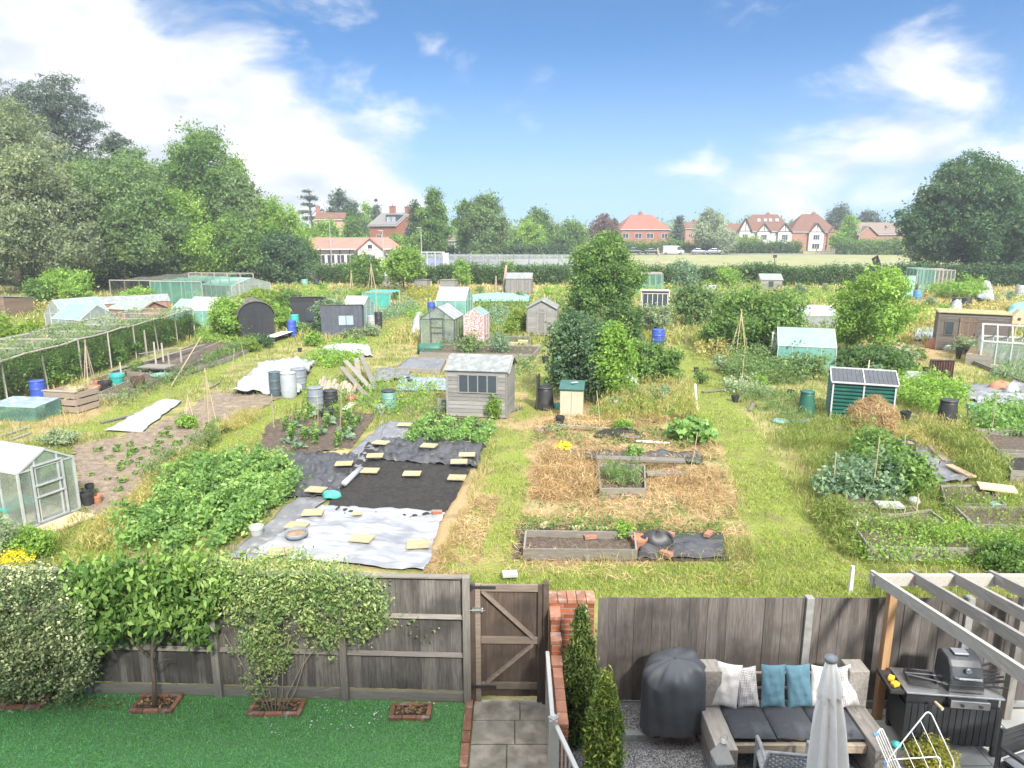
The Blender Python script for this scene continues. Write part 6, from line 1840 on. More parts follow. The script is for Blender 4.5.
stick('tall plank leaning on the small far shed', 503, 293, 265, 3, 'pallet', 'plank', .12, 'plank'); stick('post left of the small far shed', 496, 292, 276, 2, 'pallet', 'post', 0, 'post')
tarp('net_tunnel', [(466, 303), (530, 303), (530, 297), (470, 297)], 'pale_teal', 'long low tunnel of turquoise netting across the far plots', 'net tunnel', .12, 40, 10, .1, hump=.45)
bush('golden_bush', 'lime green bush left of the grey gabled shed', 518, 332, 308, 22, 'leaf_lime', 1900, .12, .14)
bush('golden_bush', 'smaller lime bush at the foot of the gabled shed', 512, 336, 320, 16, 'leaf_lime', 900, .11, .12)
plantmass('cabbage_bed', 'block of dark cabbages between the mesh house and the lime bush', [(488, 326), (510, 326), (508, 308), (490, 308)], .45, 2400, .16, 'leaf_bluegreen', .12, 12)
plantmass('row_crop', 'reddish and green salad rows beside the mesh house', [(490, 338), (508, 338), (508, 326), (490, 326)], .3, 900, .12, 'leaf_mid', .1, 10)
# grey plank beds behind the central shed
raised_bed('long grey plank bed behind the centre shed, front one', [(420, 358), (533, 360), (540, 351), (430, 349)], .3, 'board_grey', 'compost')
raised_bed('grey plank bed of rubble and plants, left of the centre shed', [(396, 372), (440, 374), (446, 362), (410, 361)], .22, 'board_grey', 'grey_membrane')
raised_bed('overgrown plank bed behind the first grey bed', [(450, 349), (530, 348), (530, 340), (456, 341)], .25, 'board_grey', 'compost')
plantmass('bed_plants', 'straggly plants filling the grey plank beds', [(430, 356), (530, 356), (528, 341), (440, 345)], .45, 2600, .11, 'leaf_wood', .1, 12)
p = G(516, 349); m = MB(); m.rv(); m.box(-.35, .35, -.12, .12, 0, .38); tag(m.build('concrete_block', 'stone_slab', None, loc=p, rz=AR, bevel=.01), 'pale square block standing in the plank bed, wider one', 'block')
p = G(523, 348); m = MB(); m.rv(); m.box(-.28, .28, -.1, .1, 0, .45); tag(m.build('concrete_block', 'stone_slab', None, loc=p, rz=AR, bevel=.01), 'pale square block right of the wider one', 'block')
tarp('tarpaulin', [(396, 392), (446, 392), (446, 380), (400, 378)], 'blue_tarp', 'faded blue tarpaulin left of the centre shed', 'tarpaulin', .08, 40, 20, .05, f=3)
tarp('tarpaulin', [(372, 384), (410, 380), (410, 370), (376, 370)], 'grey_membrane', 'grey crumpled sheet beyond the leaning planks', 'tarpaulin', .1, 40, 20, .05, f=3)
# the central shed
cs = shed('weathered grey shed with a four pane window in the middle of the plots', 447, 507, 418, 356, 1.75, 'side', 'shed_grey', 'felt_roof', win=[(.20, .84, .55, .90, 4)])
o = thing('seat_box', 'small grey wooden seat box at the left of the centre shed', 'box', G(443, 411), AR); m = MB(); m.box(-.2, .2, 0, .3, .12, .42); m.build('box', 'shed_grey', o); m = MB(); m.box(-.26, .26, -.05, .33, .0, .118); m.build('plinth', 'shed_grey', o)
bush('climbing_plant', 'leafy green plant growing up the front of the centre shed', 494, 420, 391, 17, 'leaf_light', 900, .06, .06)
# ================================================================ centre: storage box, bin, frame, trees
p = G(573, 417); w_ = 27 * mpp(p)
o = thing('storage_box', 'cream plastic garden store with a dark green lid', 'storage box', G(571, 418), R(-9)); h = zat(G(571, 418).y, 384)
m = MB(); m.prism([(0, 0), (.62, 0), (.62, h * .93), (0, h * .80)], -w_ * .42, w_ * .42, 'x'); m.build('body', 'beige_plastic', o, bevel=.02)
m = MB(); m.slab((-w_ * .46, -.04, h * .80), (w_ * .46, -.04, h * .80), (w_ * .46, .66, h * .95), (-w_ * .46, .66, h * .95), .08); m.build('lid', 'lid_green', o, bevel=.02)
m = MB(); m.box(-.01, .01, -.008, .0, .05, h * .75); m.build('door_seam', 'grey_plastic', o)
m = MB(); m.rv(); m.box(-.13, .13, -.06, .06, 0, .02); q = m.build('paper', 'white_paint', None, loc=G(571, 418) + Vector((.12, .35, h * .95 + .03)), rz=R(30)); tag(q, 'scrap of white paper on the green lid of the garden store', 'paper')
compost_bin('black compost bin beside the cream garden store', 545, 411, 388, 20)
p = G(557, 409); o = thing('watering_can', 'small green watering can between compost bin and garden store', 'watering can', p, R(150)); m = MB(); m.lathe([(.11, 0), (.12, .04), (.11, .2), (.09, .22)], 14); m.build('body', 'teal_plastic', o, True)
m = MB(); m.tube([(.1, 0, .08), (.28, 0, .26)], [.03, .02], 8); m.lathe([(.02, 0), (.06, .04)], 10, (.29, 0, .25)); m.build('spout', 'teal_plastic', o)
m = MB(); m.tube([(-.08, 0, .05), (-.2, 0, .12), (-.15, 0, .26), (0, 0, .24)], .014, 6); m.build('handle', 'teal_plastic', o)
p = G(584, 402); o = thing('hose_reel', 'coiled black hose hanging beside the cream garden store', 'hose', (p.x, p.y, .5), R(60)); m = MB(); m.tube([(.2 * math.cos(i * .35) * (1 + .01 * i), .02 * math.sin(i), .2 * math.sin(i * .35) * (1 + .01 * i)) for i in range(60)], .015, 6); m.build('coil', 'black_plastic', o)
m = MB(); m.box(-.03, .03, -.05, .05, -.5, .25); m.build('stand', 'black_plastic', o)
p0, p1 = G(560, 392), G(598, 390)
o = thing('netting_house', 'dark netting frame of pale tubes behind the cream garden store', 'frame', (p0 + p1) / 2, 0); hw = (p1 - p0).length / 2; hh = zat(p0.y, 369)
for (x, y) in ((-hw, 0), (hw, 0), (-hw, 1.2), (hw, 1.2)): m = MB(); m.tube([(x, y, 0), (x, y, hh)], .02, 6); m.build('tube', 'aluminium', o)
m = MB()
for a, b2 in (((-hw, 0, hh), (hw, 0, hh)), ((-hw, 1.2, hh), (hw, 1.2, hh)), ((-hw, 0, hh), (-hw, 1.2, hh)), ((hw, 0, hh), (hw, 1.2, hh))): m.tube([a, b2], .02, 6)
m.build('top_frame', 'aluminium', o)
m = MB(); m.grid(lambda u, v: (-hw + 2 * hw * u, 1.2 * v, hh + .02), 6, 6); m.grid(lambda u, v: (-hw + 2 * hw * u, 1.22, hh * v), 6, 6); m.build('net', 'black_metal', o)
p = G(538, 408); m = MB(); m.rv(); m.box(-.03, .03, -.3, .3, 0, 1.25); tag(m.build('board', 'timber_black', None, loc=p, rz=R(-10)), 'dark upright board left of the black compost bin', 'board')
# trees of the middle
tree('pear_tree', 'tall dense dark green tree rising from the middle plots', 602, 46, 235, 72, 'leaf_mid', 30000, .18, .24, cb=.12, nb=18, seed=11, vs=.26)
bush('bay_shrub', 'big blue green shrub behind the cream garden store', 580, 402, 310, 64, 'leaf_bay', 10000, .13, .16, nb=12, seed=3, vs=.26)
bush('light_shrub', 'lighter green upright shrub beside the garden store', 608, 405, 318, 46, 'leaf_light', 6200, .12, .14, nb=9, seed=8)
bush('hazel_shrub', 'rounded shrub at the foot of the tall dark tree', 620, 352, 300, 44, 'leaf_hedge', 3600, .15, .16, nb=8)
bush('apple_bush', 'large leaved low fruit tree, left one of the two by the net frames', 640, 388, 338, 40, 'leaf_mid', 3000, .15, .13, nb=7, seed=4)
bush('apple_bush', 'large leaved low fruit tree, right one nearest the mown path', 662, 388, 342, 38, 'leaf_mid', 2800, .15, .13, nb=7, seed=9)
tarp('net_heap', [(616, 398), (638, 398), (640, 372), (622, 366)], 'fleece', 'pale grey netting heaped between the shrubs', 'netting', .25, 24, 24, .2, hump=.6, f=3)
plank('pale pole leaning out of the shrub by the grey netting', (610, 412), (624, 388), .05, .05, .05, 1.2, 'cane', 'pole', 'pole')
raised_bed('low plank bed under the two fruit trees', [(640, 390), (680, 391), (676, 380), (644, 380)], .3, 'pallet', 'compost')
stick('tall white stake at the edge of the mown path', 697, 414, 384, 3, 'white_stake', 'white_stake', -.12)
# rough grass band
# straw plot
tag(sheet('soil_bed', [(512, 560), (728, 562), (722, 536), (520, 524)], 'compost', .03, .03, .10, 6), kind='structure')
raised_bed('long timber bed nearest the gate with dark boards', [(524, 560), (636, 561), (634, 543), (526, 541)], .25, 'board_grey', 'compost', fill=.35)
tarp('weed_membrane', [(636, 562), (722, 560), (724, 538), (650, 534)], 'black_membrane', 'black membrane beside the long timber bed', 'membrane', .06, 40, 20, .06)
raised_bed('square grey bed with tall grasses in the straw plot', [(600, 498), (645, 498), (644, 474), (598, 472)], .26, 'board_grey', 'compost', fill=.5)
plank('long double plank lying behind the square grey bed', (596, 470), (684, 473), .3, .06, .35, .35, 'board_grey')
plank('second long plank below the double plank', (646, 478), (684, 477), .25, .06, .12, .12, 'board_grey')
tarp('weed_membrane', [(548, 460), (704, 466), (700, 455), (560, 453)], 'black_membrane', 'narrow strip of black plastic across the straw plot', 'membrane', .08, 50, 10, .06)
plank('old timber edging at the top of the straw plot', (556, 428), (604, 432), .14, .08, .1, .1, 'sleeper'); plank('grey timber edging left of the black heap', (536, 434), (560, 430), .3, .05, .1, .1, 'board_grey')
plank('white batten beside the courgette', (636, 444), (670, 446), .08, .04, .1, .1, 'white_stake'); plank('pale timber between black strip and courgette', (620, 440), (640, 442), .14, .06, .15, .15, 'board_grey')
p = G(620, 437); m = MB(); m.grid(lambda u, v: (.75 * math.cos(u * 6.283) * math.sin(v * 1.57) * (1 + .15 * math.sin(u * 17)), .4 * math.sin(u * 6.283) * math.sin(v * 1.57), .26 * math.cos(v * 1.57) + .03 * math.sin(u * 23 + v * 9)), 36, 10); tag(m.build('compost_heap', 'dark_soil', None, True, p), 'small dark heap on the straw plot', 'heap')
bush('courgette', 'large courgette plant with broad leaves at the mown path', 688, 444, 417, 40, 'leaf_potato', 700, .20, .14, nb=6, seed=2, aspect=.8)
bush('marigolds', 'patch of yellow flowers on the black plastic strip', 563, 452, 441, 18, 'petal_yellow', 420, .06, .06)
bush('herb_clump', 'round fresh green herb on the black plastic strip', 634, 460, 446, 21, 'leaf_potato', 900, .06, .05)
bush('herb_clump', 'green tuft with pale leaves at the top of the straw plot', 622, 432, 420, 20, 'leaf_light', 700, .08, .07)
bush('herb_clump', 'small green plant in the soil behind the long timber bed', 623, 541, 520, 18, 'leaf_light', 600, .06, .05)
pot('round brick coloured pot beside the long timber bed', 639, 548, 537, 16, 'terracotta')
p = G(656, 546); m = MB(); m.grid(lambda u, v: (.34 * math.cos(u * 6.283) * math.sin(v * 1.57) * (1 + .2 * math.sin(u * 17)), .22 * math.sin(u * 6.283) * math.sin(v * 1.57), .25 * math.cos(v * 1.57) + .03 * math.sin(u * 23)), 30, 8); tag(m.build('black_sack', 'black_plastic', None, True, (p.x, p.y, .08)), 'black plastic sack on the membrane beside the timber bed', 'sack')
for i, (x, y) in enumerate([(545, 531), (578, 534), (602, 535), (668, 540), (708, 540), (666, 560), (590, 543)]):
    p = G(x, y); m = MB(); m.rv(); m.box(-.13, .13, -.06, .06, 0, .07)
    tag(m.build('brick', 'brick_far' if i > 2 else 'stone_slab', None, loc=(p.x, p.y, .11), rz=rnd.uniform(-1, 1), bevel=.005), ['pale stone at the far left of the bed by the gate', 'pale stone behind the middle of the long bed', 'pale stone behind the round pot', 'red brick at the rear of the black membrane', 'red brick on the far edge of the membrane', 'red brick at the front edge of the membrane', 'broken brick inside the long timber bed'][i], 'brick', 'bricks and stones round the long bed')
p = G(510, 580); m = MB(); m.box(-.14, .14, -.1, .1, 0, .05); m.box(-.09, .09, -.06, .06, .051, .055); m.mi = 0
tag(m.build('drain_cover', 'white_cover', None, loc=(p.x, p.y, .1), rz=R(6)), 'small pale cover lying in the grass behind the gate', 'cover')
stick('short white stake in the grass near the pergola', 850, 592, 566, 5, 'white_stake', 'white_stake', 0)
plantmass('bed_weeds', 'weeds and seedlings along the soil behind the timber bed', [(520, 538), (720, 540), (718, 530), (525, 522)], .28, 1500, .06, 'leaf_mid', .06, 10)
plantmass('bed_grass', 'tall seeding grasses inside the square grey bed', [(604, 494), (640, 494), (640, 476), (604, 476)], .7, 1100, .16, 'leaf_wood', .08, 10, aspect=.14, droop=-.8)

# plants seen through the glass of the greenhouses
for lb, x, yb, yt, wp, mt, dy in [('tall leafy plants seen inside the black framed greenhouse', 436, 344, 320, 22, 'leaf_mid', 1.0), ('low pots of green inside the black framed greenhouse', 446, 345, 333, 14, 'leaf_light', .7), ('dark plants behind the panes of the rear glasshouse', 452, 316, 303, 24, 'leaf_mid', 1.0), ('plants pressed against the mint panels of the right greenhouse', 800, 369, 346, 30, 'leaf_mid', 1.0), ('green plants inside the front tent shaped greenhouse', 68, 330, 318, 22, 'leaf_mid', .9)]:
    p = G(x, yb); p.y += dy; bush('greenhouse_plant', lb, x, yb, yt, wp, mt, 700, .10, .10, loc=p, cat='plant')
# ================================================================ right of the mown path
barrel('blue drum between the fruit trees and the mown path', 659, 346, 331, 13, 'blue_plastic', 'blue_plastic')
bush('silver_shrub', 'tall grey green stems behind the blue drum', 655, 330, 303, 30, 'leaf_silver', 2400, .16, .16)
shed('white framed open crate shed behind the grey green stems', 641, 668, 312, 291, 1.6, 'flat', 'timber_black', 'white_stake', trim='white_stake', win=[(.05, .95, .15, .9, 5)])
netcage('low netted bed before the far hedge, near the pear tree', 632, 662, 292, 1.9, 3, 'net_green', 'net_pale')
tree('fruit_tree', 'rounded fruit tree with dark reddish leaves in the middle plots', 694, 49, 287, 52, 'leaf_wood', 5200, .24, .26, cb=.15, nb=10, seed=21)
bush('big_shrub', 'large dark green shrub left of the mint green greenhouse', 756, 352, 287, 84, 'leaf_mid', 9000, .19, .22, nb=12, seed=13, vs=.28)
bush('big_shrub', 'smaller dark shrub joined to the left of the large one', 722, 352, 310, 44, 'leaf_mid', 3600, .17, .18, nb=8, seed=14)
canes('cane row overgrown with beans left of the mint greenhouse', 738, 360, 310, 22, 6, 'cane', .018, vine='leaf_light')
stick('tall cane in the rough grass by the mown path', 709, 350, 310, 1.4, 'cane', 'cane', 0, 'cane')
for i, (x, yb, yt, w_) in enumerate([(693, 296, 286, 9), (710, 296, 285, 11)]):
    c = G(x, yb); h = zat(c.y, yt); m = MB(); m.box(-w_ * mpp(c) / 2, w_ * mpp(c) / 2, 0, .08, 0, h); tag(m.build('white_board', 'white_cover', None, loc=c, rz=R(-9)), ['white upright board behind the reddish fruit tree, narrow one', 'wider white upright board behind the reddish fruit tree'][i], 'board')
plank('long grey timber by the far hedge behind the white boards', (720, 287), (744, 288), .1, .4, .4, .4, 'board_grey')
shed('small pale green roofed shed in front of the far hedge', 761, 781, 290, 274, 2.6, 'side', 'shed_grey', 'felt_green', win=[(.35, .6, .3, .85, 1)])
# mint greenhouse
g = greenhouse('mint green greenhouse with a white roof in the right plots', 778, 832, 371, 328, 2.6, 'x', 'white_paint', 'glass_green', 'polycarb', eave=.62, nb=4, door=False, base='concrete', rz=R(-17))
stick('white post at the left end of the mint greenhouse', 771, 359, 332, 2.5, 'white_stake', 'post', 0, 'post'); stick('second white post by the mint greenhouse', 775, 360, 331, 2, 'white_stake', 'post', 0, 'post')
greenhouse('white roofed greenhouse behind the mint green one', 790, 836, 328, 305, 3.2, 'x', 'white_paint', 'glass_milky', 'pale_roof', door=False, eave=.6)
plantmass('low_shrubs', 'band of low mixed shrubs before the mint greenhouse', [(726, 384), (806, 386), (800, 370), (770, 362), (726, 364)], .9, 6000, .13, 'leaf_wood', .14, 14, rag=.5)
plantmass('low_shrubs', 'grey green weeds in the rough plot below the mint greenhouse', [(724, 394), (766, 400), (760, 386), (724, 384)], .5, 1600, .12, 'leaf_silver', .12, 12)
# ribbed green shed
c, w = place(832, 889, 421)
o = thing('metal_shed', 'dark green ribbed metal shed with pale edges', 'shed', c, R(-20)); hw = w / 2 * 0.98; h = zat(c.y, 384); ht = zat(c.y + .8, 370.5); dep = 1.7
m = MB(); m.box(-hw, hw, 0, dep, .03, h); nrib = 9
for k in range(nrib):
    z = .08 + (h - .12) * k / nrib; m.rv(); p_ = (h - .12) / nrib; q_ = [(0, z), (-.055, z + p_ * .25), (-.055, z + p_ * .55), (0, z + p_ * .8)]; m.prism(q_, -hw + .02, hw - .02, 'x'); m.prism([(-hw + a, b_) for a, b_ in q_], .02, dep - .02, 'y')
m.build('wall', 'ribbed_green', o)
m = MB()
for (x, y) in ((-hw, 0), (hw, 0), (0, 0), (-hw, dep)): m.box(x - .025, x + .025, y - .062, y - .002 if y == 0 else y + .03, .02, h + .02)
m.build('edge_trim', 'white_paint', o)
m = MB()
for sg in (0, 1):
    y0 = -.08 if sg == 0 else dep + .08
    m.slab((-hw - .06, y0, h), (hw + .06, y0, h), (hw + .06, dep / 2, ht), (-hw - .06, dep / 2, ht), .03 * (1 if sg == 0 else -1))
    for k in range(14):
        x = -hw + 2 * hw * (k + .5) / 14; m.bar((x, y0, h + .035), (x, dep / 2, ht + .035), .06, .02)
m.build('roof', 'cover_grey', o)
m = MB()
for x in (-hw - .075, 0, hw + .075): m.bar((x, -.085, h + .05), (x, dep / 2, ht + .05), .035, .035)
m.bar((-hw - .07, -.1, h + .02), (hw + .07, -.1, h + .02), .05, .05); m.bar((-hw - .07, dep / 2, ht + .05), (hw + .07, dep / 2, ht + .05), .05, .05)
m.build('roof_trim', 'white_paint', o)
m = MB(); m.box(.05, .09, -.075, -.045, h * .45, h * .6); m.build('handle', 'black_metal', o)
compost_bin('tall dark green compost bin left of the ribbed shed', 809, 418, 392, 17, 'green_plastic', 'ribbed_green')
p = G(801, 424); o = thing('blue_crate', 'flattened light blue crate on the grass by the compost bin', 'crate', p, R(10)); m = MB(); m.box(-.28, .28, -.16, .16, 0, .10); m.build('body', 'blue_tarp', o); m = MB(); m.box(-.3, .3, -.18, -.161, .08, .13); m.box(-.3, .3, .161, .18, .08, .13); m.build('rim', 'blue_box', o)
p = G(780, 422); m = MB(); m.lathe([(.3, .0), (.31, .05), (.2, .09), (0, .10)], 20); tag(m.build('round_cover', 'butt_green', None, True, p), 'round green bin lid lying in the grass', 'lid')
p = G(780, 424)
# hay heap
c = G(884, 438); hh = zat(c.y + .5, 402); wv = 47 * mpp(c)
o = thing('hay_heap', 'tall heap of dry hay with a pale top before the ribbed shed', 'hay heap', c + Vector((0, .8, 0)))
m = MB()
def hp(u, v):
    a = u * 6.283; r_ = wv / 2 * (1.0 - .22 * v if v < .6 else (1 - .132) * (1 - (v - .6) / .4) ** .8)
    z = hh * (v / .6 * .62 if v < .6 else .62 + .38 * (1 - (1 - (v - .6) / .4) ** 1.2))
    k = 1 + .08 * math.sin(a * 5 + v * 4) + .05 * math.sin(a * 11)
    return (r_ * k * math.cos(a), r_ * k * math.sin(a) * .8, max(0, z + .05 * math.sin(a * 3)))
m.grid(hp, 48, 20); m.build('heap', 'straw_ground', o, True)
k = 6500; u = NR.random(k); v = NR.random(k) ** .8
pts = np.array([hp(a, b) for a, b in zip(u, v)]); dd = norm(pts * [1, 1, .3])
leaf_obj('straw', (pts + dd * .03, dd, .30 * (.5 + NR.random(k)), NR.random(k)), 'grass_straw', o, aspect=.05, bias=.9, droop=.5)
plank('pale pole leaning against the ribbed shed', (862, 420), (866, 392), .04, .04, .05, 1.3, 'cane', 'pole', 'pole')
# light tree on the right
tree('light_tree', 'airy lime green tree in the right plots', 874, 37.0, 266, 80, 'leaf_light', 13000, .16, .20, cb=.14, nb=20, seed=33, vs=.30, shell=.55, fill=.05)
bush('dark_undergrowth', 'dark bushes around the foot of the airy lime tree', 868, 372, 346, 72, 'leaf_hedge', 4200, .14, .16, nb=9, seed=17)
bush('light_shrub', 'lime shrub at the left of the airy tree', 846, 350, 310, 22, 'leaf_light', 1700, .14, .15)
# right far objects
shed('pale blue green shed before the far hedge, right side', 886, 914, 298, 276, 3, 'pent', 'plastic_green_tint', 'white_cover', rz=R(8), win=[(.66, .80, .30, .95, 1)], vertical=True, trim='white_paint')
netcage('square cage of turquoise mesh by the far hedge', 916, 932, 292, 2.4, 3, 'net_green', 'net_green')
netcage('open mesh cage right of the turquoise cage', 934, 952, 292, 2.3, 3, 'net_pale', 'net_pale')
barrel('black drum beside the pale blue green shed', 915, 294, 285, 8, 'black_plastic'); barrel('blue drum in front of the pale blue green shed', 919, 300, 291, 8, 'blue_box')
pot('terracotta tub beside the blue far drum', 927, 299, 294, 6, 'terracotta', 'tub', cat='tub')
bush('rambling_bush', 'bright sprawling bush before the far hedge on the right', 955, 298, 281, 56, 'leaf_light', 2600, .2, .24, nb=9)
bush('rambling_bush', 'taller spray of the bright bush on the right', 971, 296, 274, 22, 'leaf_light', 1100, .2, .2)
compost_bin('black compost bin, left one of two in the far right plots', 958, 308, 298, 9); compost_bin('black compost bin, right one of two in the far right plots', 969, 309, 298, 11)
tarp('white_sheet', [(976, 302), (994, 304), (990, 286), (978, 286)], 'fleece', 'white sheet draped over a heap in the far right plots', 'sheet', .1, 20, 20, .3, hump=.8)
tarp('white_sheet', [(950, 312), (962, 312), (962, 304), (952, 302)], 'fleece', 'small white cover beside the far compost bins', 'sheet', .1, 14, 14, .1, hump=.6)
tarp('net_tunnel', [(1006, 318), (1040, 318), (1040, 308), (1008, 308)], 'pale_teal', 'turquoise netting over a bed at the right edge', 'net tunnel', .15, 20, 14, .1, hump=.6)
barrel('white drum at the right edge near the far hedge', 1022, 296, 286, 8, 'white_cover')
plantmass('stony_beds', 'pale rough beds in the far right plots', [(990, 302), (1050, 302), (1050, 294), (990, 294)], .4, 900, .18, 'leaf_silver', .16, 10)
tarp('tarpaulin', [(914, 342), (942, 340), (942, 328), (914, 330)], 'blue_tarp', 'pale blue tarpaulin left of the dark boarded shed', 'tarpaulin', .08, 24, 24, .1, f=3)
shed('long dark boarded shed with a grassy flat roof on the right', 940, 1000, 352, 314, 2.6, 'flat', 'shed_dark', 'turf_roof', win=[(.1, .22, .45, .8, 1)], door=(.30, .55), rz=R(-27), doormat='shed_brown')
bush('potted_shrub', 'feathery shrub in front of the dark boarded shed', 966, 354, 336, 26, 'leaf_silver', 1500, .1, .1)
pot('dark tall pot in front of the feathery shrub', 958, 359, 347, 6, 'black_plastic')
p = G(938, 348); m = MB(); m.grid(lambda u, v: (.7 * math.cos(u * 6.283) * math.sin(v * 1.57), .5 * math.sin(u * 6.283) * math.sin(v * 1.57), .6 * math.cos(v * 1.57) + .04 * math.sin(u * 19)), 26, 10); tag(m.build('rubble_heap', 'terracotta', None, True, p), 'small reddish heap at the corner of the dark boarded shed', 'heap')
p = G(948, 350); m = MB(); m.grid(lambda u, v: (.35 * math.cos(u * 6.283) * math.sin(v * 1.57), .3 * math.sin(u * 6.283) * math.sin(v * 1.57), .55 * math.cos(v * 1.57) + .04 * math.sin(u * 17)), 20, 10); tag(m.build('white_sack', 'white_cover', None, True, p), 'pale sack by the dark boarded shed', 'sack')
greenhouse('bare white greenhouse frame without glass at the right edge', 984, 1034, 367, 325, 2.2, 'x', 'white_paint', 'glass', 'glass', door=False, eave=.62, bw=.05, rz=R(-30), noroof=True, base='sleeper', nb=4)
p = G(1012, 352); o = thing('bird_house', 'wooden bird table house behind the white greenhouse frame', 'bird house', p, R(-15)); m = MB(); m.prism([(-.3, 1.55), (.3, 1.55), (.3, 1.95), (0, 2.3), (-.3, 1.95)], -.25, .25, 'y'); m.build('house', 'board_new', o); m = MB(); m.tube([(0, 0, 0), (0, 0, 1.55)], .04, 6); m.build('post', 'board_new', o)
m = MB(); m.tube([(0, -.26, 1.8), (0, -.255, 1.8)], .09, 12); m.build('hole', 'rust', o)
raised_bed('deep timber planter in front of the white greenhouse frame', [(965, 364), (990, 366), (992, 358), (970, 356)], .5, 'board_grey', 'straw_ground', fill=.97)
for i, x in enumerate((1000, 1008, 1016)):
    pot(['white tub inside the white greenhouse frame, leftmost', 'white tub inside the white greenhouse frame, middle', 'white tub inside the white greenhouse frame, near the edge'][i], x, 361, 352, 8, 'white_cover', 'tub', plant='leaf_light', cat='tub')
plantmass('row_crop', 'blue green leeks in front of the white greenhouse frame', [(990, 380), (1050, 388), (1050, 372), (1000, 368)], .5, 2200, .18, 'leaf_bluegreen', .10, 12, aspect=.2, droop=-.5)
plank('pale board edging the mown path on the right', (972, 364), (1030, 388), .06, .2, .1, .1, 'board_grey')
# rusted panel
p = G(940, 385); m = MB(); w_ = 21 * mpp(p); h = zat(p.y, 361); n = 9
for k in range(n): m.rv(); x = -w_ / 2 + w_ * k / n; m.prism([(x, 0), (x + w_ / n * .5, .05), (x + w_ / n, 0), (x + w_ / n, .012), (x + w_ / n * .5, .062), (x, .012)], .05, h, 'z')
o = thing('rusty_screen', 'rust brown upright metal panel standing in the right plots', 'panel', p, R(-12)); m.build('panel', 'rust', o); m = MB(); m.box(-w_ / 2 - .02, w_ / 2 + .02, -.02, .08, h, h + .05); m.build('top_rail', 'rust', o)
for sx in (-1, 1): m = MB(); m.box(sx * w_ / 2 - .03, sx * w_ / 2 + .03, .07, .13, 0, h); m.build('post', 'pallet', o)
plantmass('potato_patch', 'bright dense potato leaves behind the black compost bin', [(894, 404), (930, 418), (966, 410), (962, 396), (935, 386), (900, 386)], .75, 6500, .12, 'leaf_light', .11, 16, rag=.25)
compost_bin('tall black compost bin in front of the bright potato leaves', 952, 428, 401, 20, 'black_plastic')
pot('mint green tub behind the black compost bin', 973, 420, 404, 15, 'butt_green', 'tub', cat='tub')
plantmass('bed_shrubs', 'dark leafy bed right of the black compost bin', [(962, 438), (1050, 446), (1050, 418), (990, 412)], .75, 5500, .12, 'leaf_potato', .11, 14, rag=.5)
tarp('weed_membrane', [(974, 410), (1050, 420), (1050, 398), (980, 394)], 'pale_membrane', 'pale grey plastic sheet over a right hand plot, nearer', 'membrane', .09, 40, 30, .06, f=3)
tarp('weed_membrane', [(955, 400), (1040, 404), (1030, 386), (962, 386)], 'grey_membrane', 'grey plastic sheets behind the paler one on the right', 'membrane', .12, 40, 30, .05, f=3)
p = G(1011, 394); m = MB(); m.grid(lambda u, v: (.30 * math.cos(u * 6.283) * math.sin(v * 1.57) * (1 + .1 * math.sin(u * 13)), .25 * math.sin(u * 6.283) * math.sin(v * 1.57), .45 * math.cos(v * 1.57) + .05 * math.sin(u * 13)), 24, 10); tag(m.build('white_sack', 'white_cover', None, True, p), 'full white sack on the grey plastic sheets', 'sack')
p = G(1000, 390); m = MB(); m.grid(lambda u, v: (.5 * math.cos(u * 6.283) * math.sin(v * 1.57), .4 * math.sin(u * 6.283) * math.sin(v * 1.57), .35 * math.cos(v * 1.57) + .05 * math.sin(u * 15)), 24, 10); tag(m.build('rubble_heap', 'terracotta', None, True, p), 'little orange heap beside the full white sack', 'heap')
p = G(1018, 418); o = thing('black_box', 'black box on the pale plastic sheet at the edge', 'box', p, R(-10)); m = MB(); m.box(-.4, .4, -.2, .2, 0, .35); m.build('body', 'black_plastic', o); m = MB(); m.box(-.42, .42, -.22, .22, .352, .38); m.build('lid', 'black_plastic', o)
tarp('rubble', [(900, 384), (926, 386), (926, 374), (902, 374)], 'grey_membrane', 'grey sheet and rubble beside the rusty panel', 'sheet', .18, 24, 24, .05, f=3)
p = G(917, 382); m = MB(); m.box(-.5, .5, -.1, .1, 0, .45); tag(m.build('white_block', 'white_cover', None, loc=p, rz=AR, bevel=.02), 'white block behind the potato leaves', 'block')
# raised beds right
raised_bed('timber bed with dark soil at the right edge, rear', [(996, 460), (1060, 462), (1050, 440), (975, 438)], .32, 'board_grey', 'compost', fill=.6)
raised_bed('timber bed at the right edge in front of the first', [(1010, 482), (1070, 484), (1062, 466), (1000, 464)], .32, 'board_grey', 'dark_soil', fill=.6)
plank('long grey sleeper behind the right hand timber beds', (974, 440), (1060, 442), .2, .3, .2, .2, 'board_grey')
tarp('weed_membrane', [(862, 452), (900, 492), (972, 482), (930, 444)], 'grey_membrane', 'grey membrane plot below the hay heap', 'membrane', .07, 40, 40, .06, f=3.4)
for i, (a, b2) in enumerate([((860, 449), (926, 462)), ((928, 448), (946, 466)), ((948, 470), (972, 482)), ((932, 488), (928, 474))]):
    plank(['long weathered plank across the grey membrane', 'plank on the right border of the grey membrane', 'plank on the near right border of the grey membrane', 'pale plank lying across the membrane corner'][i], a, b2, .22, .05, .14, .14, 'board_new' if i > 1 else 'pallet')
p = G(905, 453); o = thing('black_bucket', 'black crumpled bucket bag on the grey membrane', 'bucket', p, 0); m = MB(); m.lathe([(.24, 0), (.29, .2), (.26, .36), (.2, .3)], 16, wob=.05); m.build('body', 'black_plastic', o, True); m = MB(); m.grid(lambda u, v: (-.2 + .4 * u, -.2 + .4 * v, .3 + .03 * rnd.random()), 6, 6); m.build('contents', 'straw_ground', o)
